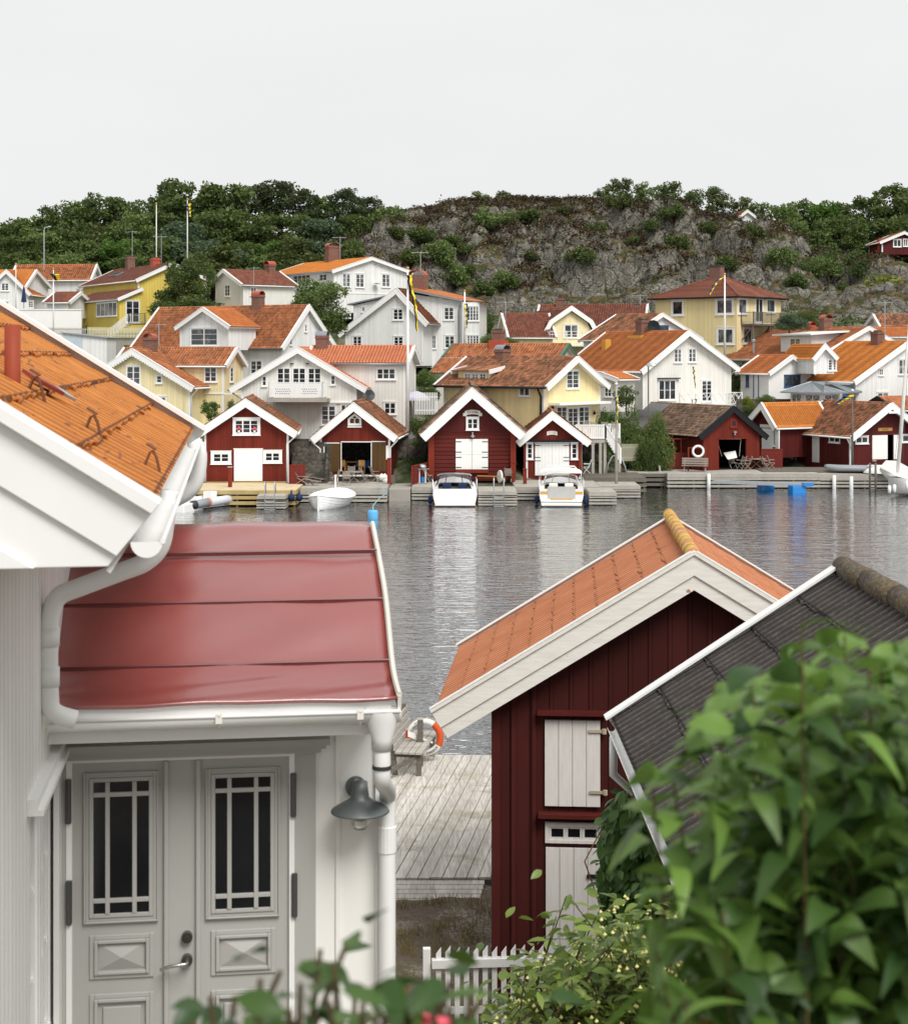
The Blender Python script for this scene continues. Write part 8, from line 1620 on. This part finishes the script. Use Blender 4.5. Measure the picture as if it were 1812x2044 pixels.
t=NT('lichened ridge'); v_=t.noise(5,5,.7); c=t.mix(t.ramp(v_,[(.45,0),(.58,1)]),(.50,.22,.10),(.62,.42,.05)); c=t.mix(t.ramp(t.noise(16,3,.7),[(.5,0),(.66,.8)]),c,(.45,.38,.30)); M['ridgel']=t.set(c,.9,bump=v_,bs=.8,bd=.02)
m=MB()
for i in range(11): y=.05+i*.47*1.0; m.tube([(0,y,s.z+.02),(0,y+.25,s.z+.035),(0,y+.5,s.z+.045)],[.11,.10,.09],12)
m.build('ridge_tiles',M['ridgel'],s.roof,True)
# double bargeboards, the lower one set back
for side in (0,1):
    up_s,nm_s,Lu_s=s.up[side]; xe,ze=((s.x0,s.z0),(s.x1,s.z1))[side]; ce=abs(up_s.x); b0,b1=.17,.33
    poly=[(xe-nm_s.x*b0,ze-nm_s.z*b0),(0,s.z-b0/ce),(0,s.z-b1/ce),(xe-nm_s.x*b1,ze-nm_s.z*b1)]; poly=poly[::-1] if side else poly
    m=MB(); m.prism(poly,O0,X,Z,Y,-.02+side*.001,.02); m.build('lower_bargeboard',M['trimold'],s.T)
    m=MB(); m.obox(Vector((xe,s.L,ze)),up_s,nm_s,Y,-.02,Lu_s,-.2,.06,0,.03); m.build('rear_bargeboard',M['trimold'],s.T); m=MB(); m.obox(Vector((xe,s.L,ze)),up_s,nm_s,Y,-.02,Lu_s+.02,.061,.08,-.07,.04); m.build('rear_capping',M['trim'],s.T)
    m=MB(); m.obox(Vector((xe,0,ze)),up_s,nm_s,Y,-.0,Lu_s+.02,.095,.11,-.06,.02); m.build('capping',M['trim'],s.T)
M['shedred']=boards('old dark red boards',(.062,.012,.010),.25,var=.25,depth=.03)
fr=s.fr; cx0,cx1=fr.onY((981,1600),s.fo)[0],s.x1-.68; zz=s.zz; m=MB(); m.prism([(cx0,-.3),(cx1,-.3),(cx1,zz(cx1)),(0,zz(-1e-4)),(cx0,zz(cx0))],O0,X,Z,Y,s.fo,s.L-.3); m.build('wall',M['shedred'],s.T)
m=MB()
for u in (981,1021,1062): x=fr.onY((u,1700),s.fo)[0]; m.box(x,x+.05 if u>981 else x+.11,s.fo-.035,s.fo-.001,-.3,zz(x)-.1)
m.build('battens',plain('old dark red paint',(.07,.013,.011),.6,var=.25),s.T)
oldw=NT('flaking white planks'); t=oldw; g_=t.noise(20,5,.7,stretch=(1,1,.1)); c=t.mix(t.ramp(g_,[(.4,0),(.75,.5)]),(.68,.655,.62),(.50,.47,.43)); ru=t.noise(8,2,.6); c=t.mix(t.ramp(ru,[(.72,0),(.75,1)]),c,(.42,.20,.06)); o=t.sep(t.obj()); M['oldwhite']=t.set(c,.75,bump=g_,bs=.25,bd=.004)
planks(s.T,'hatch',Vector((0,s.fo,0)),X,-Y,fr.onY((1087,1500),s.fo)[0],fr.onY((1198,1500),s.fo)[0],fr.onY((1140,1608),s.fo)[1],fr.onY((1140,1437),s.fo)[1],M['oldwhite'],4,.05,.006)
planks(s.T,'door',Vector((0,s.fo,0)),X,-Y,fr.onY((1089,1800),s.fo)[0],fr.onY((1201,1800),s.fo)[0],.0,fr.onY((1140,1692),s.fo)[1],M['oldwhite'],4,.05,.006)
window(s.T,Vector((0,s.fo,0)),X,-Y,fr.onY((1088,1660),s.fo)[0],fr.onY((1203,1660),s.fo)[0],fr.onY((1140,1682),s.fo)[1],fr.onY((1140,1641),s.fo)[1],3,1,frame=M['oldwhite'],glass=M['glassblk'],fw=.05,sill=False,name='transom_window')
rp=plain('red trim paint',(.085,.014,.011),.6,var=.2)
for v0,v1,u0,u1 in ((1420,1429,1072,1212),(1624,1635,1074,1215)): a,z1_=fr.onY((u0,v0),s.fo-.1); b_,z0_=fr.onY((u1,v1),s.fo-.1); MB().box(a,b_,s.fo-.16,s.fo-.001,z0_,z1_).build('ledge',rp,s.T)
for u,v in ((1190,1460),(1192,1582)): a,z_=fr.onY((u,v),s.fo-.06); MB().box(a-.1,a+.1,s.fo-.075,s.fo-.06,z_-.018,z_+.018).lathe([(0,-.03),(.03,-.03),(.03,.03),(0,.03)],(a+.1,s.fo-.07,z_),8).build('strap_hinge',plain('rusty white iron',(.42,.36,.27),.8,var=.4),s.T)
a,z_=fr.onY((1190,1750),s.fo-.06); MB().box(a-.12,a+.12,s.fo-.075,s.fo-.06,z_-.025,z_+.025).build('strap_hinge',M['black'],s.T)
# ================================================================= DARK ROOFED SHED
YD=17.0; ap=(1683,1135); el=(1222,1437); xa_=px_x(ap[0],YD); za_=at(*ap,YD).z; xe_=px_x(el[0],YD); ze_=at(*el,YD).z; LD=9.5
DS=thing('shed','near shed with black brown corrugated roof and mossy ridge, behind the leafy bush','shed',(0,YD-LD,1.0),0); zo=1.0
t=NT('dark fibre cement'); n1=t.noise(1.5,6,.7); n2=t.noise(18,4,.75); c=t.mix(t.ramp(n1,[(.4,0),(.65,1)]),(.060,.050,.045),(.105,.092,.083)); c=t.mix(t.ramp(n2,[(.52,0),(.66,.7)]),c,(.17,.155,.135)); c=t.mix(t.ramp(t.noise(48,2,.6),[(.72,0),(.76,.9)]),c,(.42,.41,.38)); c=trough_shade(t,c,.177,.022,.75,(.022,.019,.018)); c=lap_shade(t,c,(xe_,2*xa_-xe_),(xa_-xe_)/Vector((xa_-xe_,0,za_-ze_)).length,Vector((xa_-xe_,0,za_-ze_)).length/round(Vector((xa_-xe_,0,za_-ze_)).length/.55),.177,0,.85,(.012,.011,.01),.03); M['dkcorr']=t.set(c,.85,bump=n2,bs=.3,bd=.006)
upd=Vector((xa_-xe_,0,za_-ze_)); Ld=upd.length; upd/=Ld; nmd=Vector((-upd.z,0,upd.x)); ro=corr('roof',(xe_,0,ze_-zo),LD,Ld,upd,nmd,.177,.014,.55,.020,M['dkcorr'],DS,flip=True,spw=8,seg=3)
upr=Vector((-upd.x,0,upd.z)); nmr=Vector((upd.z,0,upd.x)); corr('rear_roof',(2*xa_-xe_,0,ze_-zo),LD,Ld,upr,nmr,.177,.014,.55,.020,M['dkcorr'],DS,flip=False,spw=5,seg=2)
t=NT('mossy ridge'); v_=t.noise(6,5,.75); c=t.mix(t.ramp(v_,[(.42,0),(.6,1)]),(.085,.075,.068),(.14,.10,.045)); c=t.mix(t.ramp(t.noise(20,3,.7),[(.5,0),(.6,.6)]),c,(.22,.20,.17)); mr=t.set(c,.95,bump=v_,bs=1,bd=.03); m=MB()
for i in range(9): y=LD-(i+1)*1.06; m.tube([(xa_,y,za_-zo+.0),(xa_,y+.5,za_-zo+.005),(xa_,y+1.1,za_-zo+.015)],[.135,.125,.115],12)
m.build('ridge_caps',mr,ro,True)
m=MB(); m.obox(Vector((xe_,LD,ze_-zo)),upd,nmd,Y,-.03,Ld+.02,-.16,.06,0,.03); m.obox(Vector((xe_,LD,ze_-zo)),upd,nmd,Y,-.05,Ld+.02,.061,.085,-.14,.05); m.build('verge_board',M['trim'],DS)
m=MB(); m.obox(Vector((2*xa_-xe_,LD,ze_-zo)),upr,nmr,Y,-.03,Ld,-.16,.06,0,.03); m.build('verge_board',M['trim'],DS)
wx=xe_+.35; m=MB(); m.prism([(wx,-.4),(2*xa_-wx,-.4),(2*xa_-wx,ze_-zo+.1),(xa_,za_-zo-.12),(wx,ze_-zo+.1)],O0,X,Z,Y,.3,LD-.25); m.build('wall',M['shedred'],DS)
g0=f; m=MB(); gr_=.045; gxx=xe_-.02; n=10
vs=[];
for y in (0.0,LD-.1):
    for i in range(n+1): a=pi+pi*i/n; vs.append((gxx+gr_*cos(a),y,ze_-zo-.06+gr_*sin(a)))
    for i in range(n+1): a=2*pi-pi*i/n; vs.append((gxx+(gr_-.004)*cos(a),y,ze_-zo-.06+(gr_-.004)*sin(a)))
k=2*(n+1); mkobj('gutter',vs,[(i,(i+1)%k,k+(i+1)%k,k+i) for i in range(k)]+[tuple(range(k))],M['trim'],DS,True)
m=MB(); m.tube([(gxx,LD-.35,ze_-zo-.1),(gxx,LD-.3,ze_-zo-.5),(wx-.05,LD-.3,ze_-zo-.8),(wx-.05,LD-.3,-.2)],.045,10); m.build('downspout',M['trim'],DS,True)
# ================================================================= PICKET FENCE
Yf=19.6; za=lambda v: CZ-(v-HV)/F*Yf; xL=px_x(862,Yf); T=thing('picket_fence','white pointed picket fence before the orange roofed shed','fence',(xL,Yf,1.15),R(4)); n=18; pt=za(1897)-1.15; m=MB()
for i in range(26):
    x=.05+i*.1145; w=.062; h=pt+.012*sin(i*1.7); m.prism([(x,.05),(x+w,.05),(x+w,h+.03),(x+w*.25,h-.03),(x,h-.05)],O0,X,Z,Y,-.012,.012)
m.build('pickets',M['trim'],T); m=MB(); h1=za(1921)-1.15; h0=za(2019)-1.15; m.box(.0,3.0,.013,.05,h1-.06,h1+.03); m.box(.0,3.0,.013,.05,h0-.05,h0+.03); m.build('rails',M['trim'],T); fo_=MB().box(-.0,3.0,-.055,-.013,h1-.065,h1+.035).build('front_rail',M['trim'],T)
for x in (-.06,1.5,3.0): MB().box(x-.045,x+.045,.02,.11,-.5,pt+.0).build('post',M['trim'],T)

# ================================================================= NEAR PLANTS
def leafshape(L,W,droop,fold,n=5):
    """curved pointed leaf blade: grid n x 4 columns"""
    V=[]
    for i in range(n+1):
        t=i/n; w=W*(sin(pi*min(1,t*1.02))**.75)*(1-.25*t) if 0<t<1 else .001; x=L*t; z=L*(.42*t-1.1*t*t)*droop if droop>.6 else -droop*L*t*t
        for s in (-1,-.5,0,.5,1): V.append((x*(1-.18*droop*t),s*w/2,z+abs(s)*w*fold))
    Fc=[(i*5+j,i*5+j+1,(i+1)*5+j+1,(i+1)*5+j) for i in range(n) for j in range(4)]
    return np.array(V),np.array(Fc)
def foliage_mesh(name,pos,dirs,L,W,droop,fold,mat,parent,seed=0,n=5):
    r=np.random.default_rng(seed); VV=[];FF=[];k=0
    for p,d in zip(pos,dirs):
        V,Fc=leafshape(L*r.uniform(.7,1.2),W*r.uniform(.75,1.15),droop*r.uniform(.5,1.5),fold*r.uniform(.3,1.4),n)
        d=np.array(d,float); d/=np.linalg.norm(d)+1e-9; side=np.cross(d,(0,0,1)); side=side/(np.linalg.norm(side)+1e-9); upv=np.cross(side,d); a=r.normal()*.5; s2=side*cos(a)+upv*sin(a); u2=-side*sin(a)+upv*cos(a)
        VV.append(np.array(p)+V[:,:1]*d+V[:,1:2]*s2+V[:,2:]*u2); FF.append(Fc+k); k+=len(V)
    return bigmesh(name,np.concatenate(VV),np.concatenate(FF),mat,parent,True)
def nearleaf(name,c1,c2,c3):
    t=NT(name); g=t.n('ShaderNodeNewGeometry'); rd=g.outputs['Random Per Island']; c=t.mix(rd,c1,c2); c=t.mix(t.ramp(rd,[(.992,0),(.996,1)]),c,c3); c=t.mix(t.ramp(t.noise(2.5,3),[(.45,0),(.65,.6)]),c,c2); t.set(c,.42,spec=.5)
    tr=t.n('ShaderNodeBsdfTranslucent'); t.l(c,tr.inputs[0]); ms=t.n('ShaderNodeMixShader'); ms.inputs[0].default_value=.36; out=t.t.nodes['Material Output']; t.l(t.b.outputs[0],ms.inputs[1]); t.l(tr.outputs[0],ms.inputs[2]); t.l(ms.outputs[0],out.inputs[0]); return t.m
NL=nearleaf('glossy near leaves',(.030,.075,.018),(.18,.31,.055),(.25,.09,.03)); NL2=nearleaf('vine leaves',(.05,.12,.03),(.15,.28,.07),(.16,.18,.05)); NL3=nearleaf('honeysuckle leaves',(.07,.12,.02),(.22,.30,.055),(.35,.36,.08)); NL4=nearleaf('rose leaves',(.02,.06,.012),(.09,.17,.03),(.20,.20,.04))
# big leafy bush at lower right
r=np.random.default_rng(11); BT=thing('leafy_bush','large out of focus bush with drooping glossy leaves filling the lower right corner','bush',(.8,2.3,7.2)); O_=BT.location; root=Vector((.8,2.3,7.2))
edge_u=[1255,1300,1330,1380,1430,1480,1530,1570,1600,1640,1700,1760,1812,1900]; edge_v=[1760,1520,1580,1440,1350,1340,1380,1300,1250,1285,1265,1320,1280,1290]
pos=[];dirs=[]; m=MB()
def sprig(u,v,d,nl,rad):
    tip=at(u,v,d); base=Vector((root.x+(tip.x-root.x)*.5,root.y+(d-2.3)*.6,root.z-.1)); mid=base.lerp(tip,.65)+Vector((r.normal()*.03,r.normal()*.03,0)); r.uniform()<.3 and m.tube([base-O_,mid-O_,tip-O_],[.004,.0025,.0015],5)
    for i in range(nl):
        s=(i+.5)/nl; q=tip+(mid-tip)*s*.55; a=i*2.4+r.uniform(0,1.2); el=.75-.9*s+r.normal()*.2; pos.append(tuple(q-O_)); dirs.append((cos(a)*cos(el),sin(a)*cos(el),sin(el)))
for i in range(26):
    u=np.interp(i/25,[0,1],[1290,1880])+r.normal()*8; sprig(u,np.interp(u,edge_u,edge_v)-15+abs(r.normal())*25,r.uniform(1.75,2.2),9,0)
for u,v,d in ((1300,1530,1.8),(1320,1640,1.8),(1265,1780,1.75),(1420,1400,2.0),(1460,1390,1.9),(1600,1265,2.0),(1310,1900,1.8),(1350,2010,1.7)): sprig(u,v,d,8,0)
for i in range(290):
    v=r.uniform(1300,2150); ul=np.interp(v,[1300,1500,1700,1800,2150],[1540,1420,1370,1330,1310]); u=ul+(1950-ul)*r.uniform()**1.0; sprig(u,v,r.uniform(1.75,2.7),10,0)
m.build('stems',plain('green brown stems',(.10,.08,.03),.6),BT); foliage_mesh('foliage',pos,dirs,.070,.036,1.2,.12,NL,BT,1,7)
m=MB()
for u,v in ((1500,1660),(1660,1610),(1400,1640),(1545,1760),(1580,1790),(1650,1850),(1610,1900),(1530,1860),(1620,1750),(1440,1650),(1480,1960),(1560,1940)):
    q=at(u,v,1.95)-O_; [m.lathe([(0,-.005),(.004,-.001),(.0045,.002),(0,.006)],q+Vector(tuple(r.normal(size=3)*.010)),5) for _ in range(6)]
m.build('blossoms',plain('cream buds',(.55,.52,.25),.7),BT)
# yellow flowering honeysuckle in front of the fence
def shrub_near(name,label,cat,loc,pts,mat,L,W,k,seed,flowers=None,spread=.35,fsize=.02,droop=.3):
    r=np.random.default_rng(seed); T=thing(name,label,cat,loc); O_=Vector(loc); m=MB(); pos=[];dirs=[]; fl=MB()
    for (u,v,d) in pts:
        tip=at(u,v,d); base=Vector((O_.x+(tip.x-O_.x)*.4+r.normal()*.1,O_.y+(d-O_.y)*.4,O_.z)); base.z=max(O_.z,tip.z-1.4); mid=base.lerp(tip,.55)+Vector((r.normal()*spread*.2,r.normal()*spread*.2,.03)); m.tube([base-O_,mid-O_,tip-O_],[.009,.006,.003],5)
        for i in range(k):
            t_=.3+.7*(i+1)/k; q=base.lerp(mid,min(1,t_/.55)) if t_<.55 else mid.lerp(tip,(t_-.55)/.45); a=r.uniform(0,6.28); q=q+Vector(tuple(r.normal(size=3)*spread*.12)); pos.append(tuple(q-O_)); dirs.append((cos(a),sin(a),r.uniform(-.3,.7)))
            if flowers and r.uniform()<.075:
                for _ in range(5): c_=q-O_+Vector(tuple(r.normal(size=3)*fsize)); fl.lathe([(0,-fsize*.5),(fsize*.45,0),(0,fsize*.6)],c_,5)
    m.build('stems',plain('shrub stems',(.09,.07,.035),.7),T); foliage_mesh('foliage',pos,dirs,L,W,droop,.1,mat,T,seed,4)
    if flowers: fl.build('blossoms',flowers,T)
    return T
r=np.random.default_rng(21); pts=[]
for _ in range(230):
    u=r.uniform(1040,1350); vt=np.interp(u,[1040,1100,1160,1200,1330],[2000,1960,1905,1850,1830]); pts.append((u,vt+abs(r.normal())*95,r.uniform(8.5,11)))
pts+=[(1130,1790,9),(1150,1810,9),(1190,1830,9.2),(1110,1830,9),(1050,1930,9),(1030,1950,9),(1170,1860,9)]
shrub_near('flowering_bush','yellow green bush with cream blossom in front of the picket fence','bush',(1.0,10,5.0),pts,NL3,.11,.052,24,5,M['flower'],.9,.026)
# vine on the dark shed wall
r=np.random.default_rng(31); VT=thing('climbing_vine','dark leaved climbing vine on the end of the near shed','vine',(1.75,16.6,1.2)); O_=VT.location; pos=[];dirs=[]; m=MB()
poly=np.array([(1232,1582),(1262,1572),(1290,1640),(1330,1700),(1340,1800),(1330,1960),(1200,1960),(1205,1840),(1196,1780),(1200,1700),(1198,1640)])
def inside(px,py,P):
    c=False;j=len(P)-1
    for i in range(len(P)):
        if (P[i][1]>py)!=(P[j][1]>py) and px<(P[j][0]-P[i][0])*(py-P[i][1])/(P[j][1]-P[i][1])+P[i][0]: c=not c
        j=i
    return c
while len(pos)<1500:
    u=r.uniform(1190,1345);v=r.uniform(1565,1965)
    if not inside(u,v,poly): continue
    d=16.8-.9*(u-1196)/140+r.normal()*.12; q=at(u,v,d)-O_; pos.append(tuple(q)); dirs.append((r.normal()*.5-.2,-.5+r.normal()*.3,-.6+r.normal()*.35))
foliage_mesh('foliage',pos,dirs,.17,.10,.25,.12,NL2,VT,8,4)
for i in range(22): x=r.uniform(1200,1320); m.tube([at(x,1960,16.9)-O_,at(x+r.normal()*15,1850,16.8)-O_,at(x+r.normal()*25,1720,16.8)-O_,at(x+r.normal()*10+5,1640,16.9)-O_],.008,4)
m.build('stems',plain('orange vine tendrils',(.35,.17,.05),.7),VT)
# blurred rose at bottom centre
r=np.random.default_rng(41); pts=[]
for u,v in ((640,1895),(690,1890),(665,1925),(420,1990),(470,1990),(520,1955),(560,1940),(600,1965),(940,1965),(900,1960),(880,1985),(380,2040)): pts.append((u,v,r.uniform(1.5,1.7)))
for _ in range(60):
    u=r.uniform(400,960); lo=np.interp(u,[400,520,600,690,740,850,960],[2030,1985,1985,1960,2010,2020,1990]); pts.append((u,r.uniform(lo,2110),r.uniform(1.4,1.9)))
RT_=shrub_near('rose_bush','heavily blurred green rose bush at the bottom centre edge','bush',(-.15,1.6,8.2),pts,NL4,.05,.033,9,9,None,.22,.02,.3)
q=at(866,2056,1.6)-RT_.location; m=MB(); rr2=np.random.default_rng(2)
for i in range(14): a=i*2.4; m.lathe([(0,-.006),(.010,0),(.009,.008),(0,.009)],q+Vector((cos(a)*.008,sin(a)*.008,.003*rr2.normal())),6)
m.build('rose_bloom',M['pink'],RT_)
# grass tufts around the gravel yard
r=np.random.default_rng(51); n=2600; xg=r.uniform(-1.2,4,n); yg=r.uniform(16.5,24.6,n); k_=fbm(xg*1.1,yg*1.1,95); sel=((k_>.52)|((yg<20.0)&(k_>.42))|(np.abs(yg-24.2)<.18)); xg=xg[sel];yg=yg[sel]; zg_=gnear(xg,yg); P=np.repeat(np.stack([xg,yg,zg_],1),7,0)+r.normal(size=(len(xg)*7,3))*np.array([.08,.08,.01]); d=r.normal(size=P.shape)*.3+np.array([0,0,1]); L_=r.uniform(.05,.15,(len(P),1)); w=np.cross(d,r.normal(size=P.shape)); w/=np.linalg.norm(w,axis=1)[:,None]; V=np.stack([P-w*.006,P+w*.006,P+d*L_+w*.001,P+d*L_-w*.001],1).reshape(-1,3)
tag(bigmesh('grass',V,np.arange(len(V)).reshape(-1,4),M['fl_grass']),'dry grass tufts around the gravel by the picket fence','grass',None,'stuff')
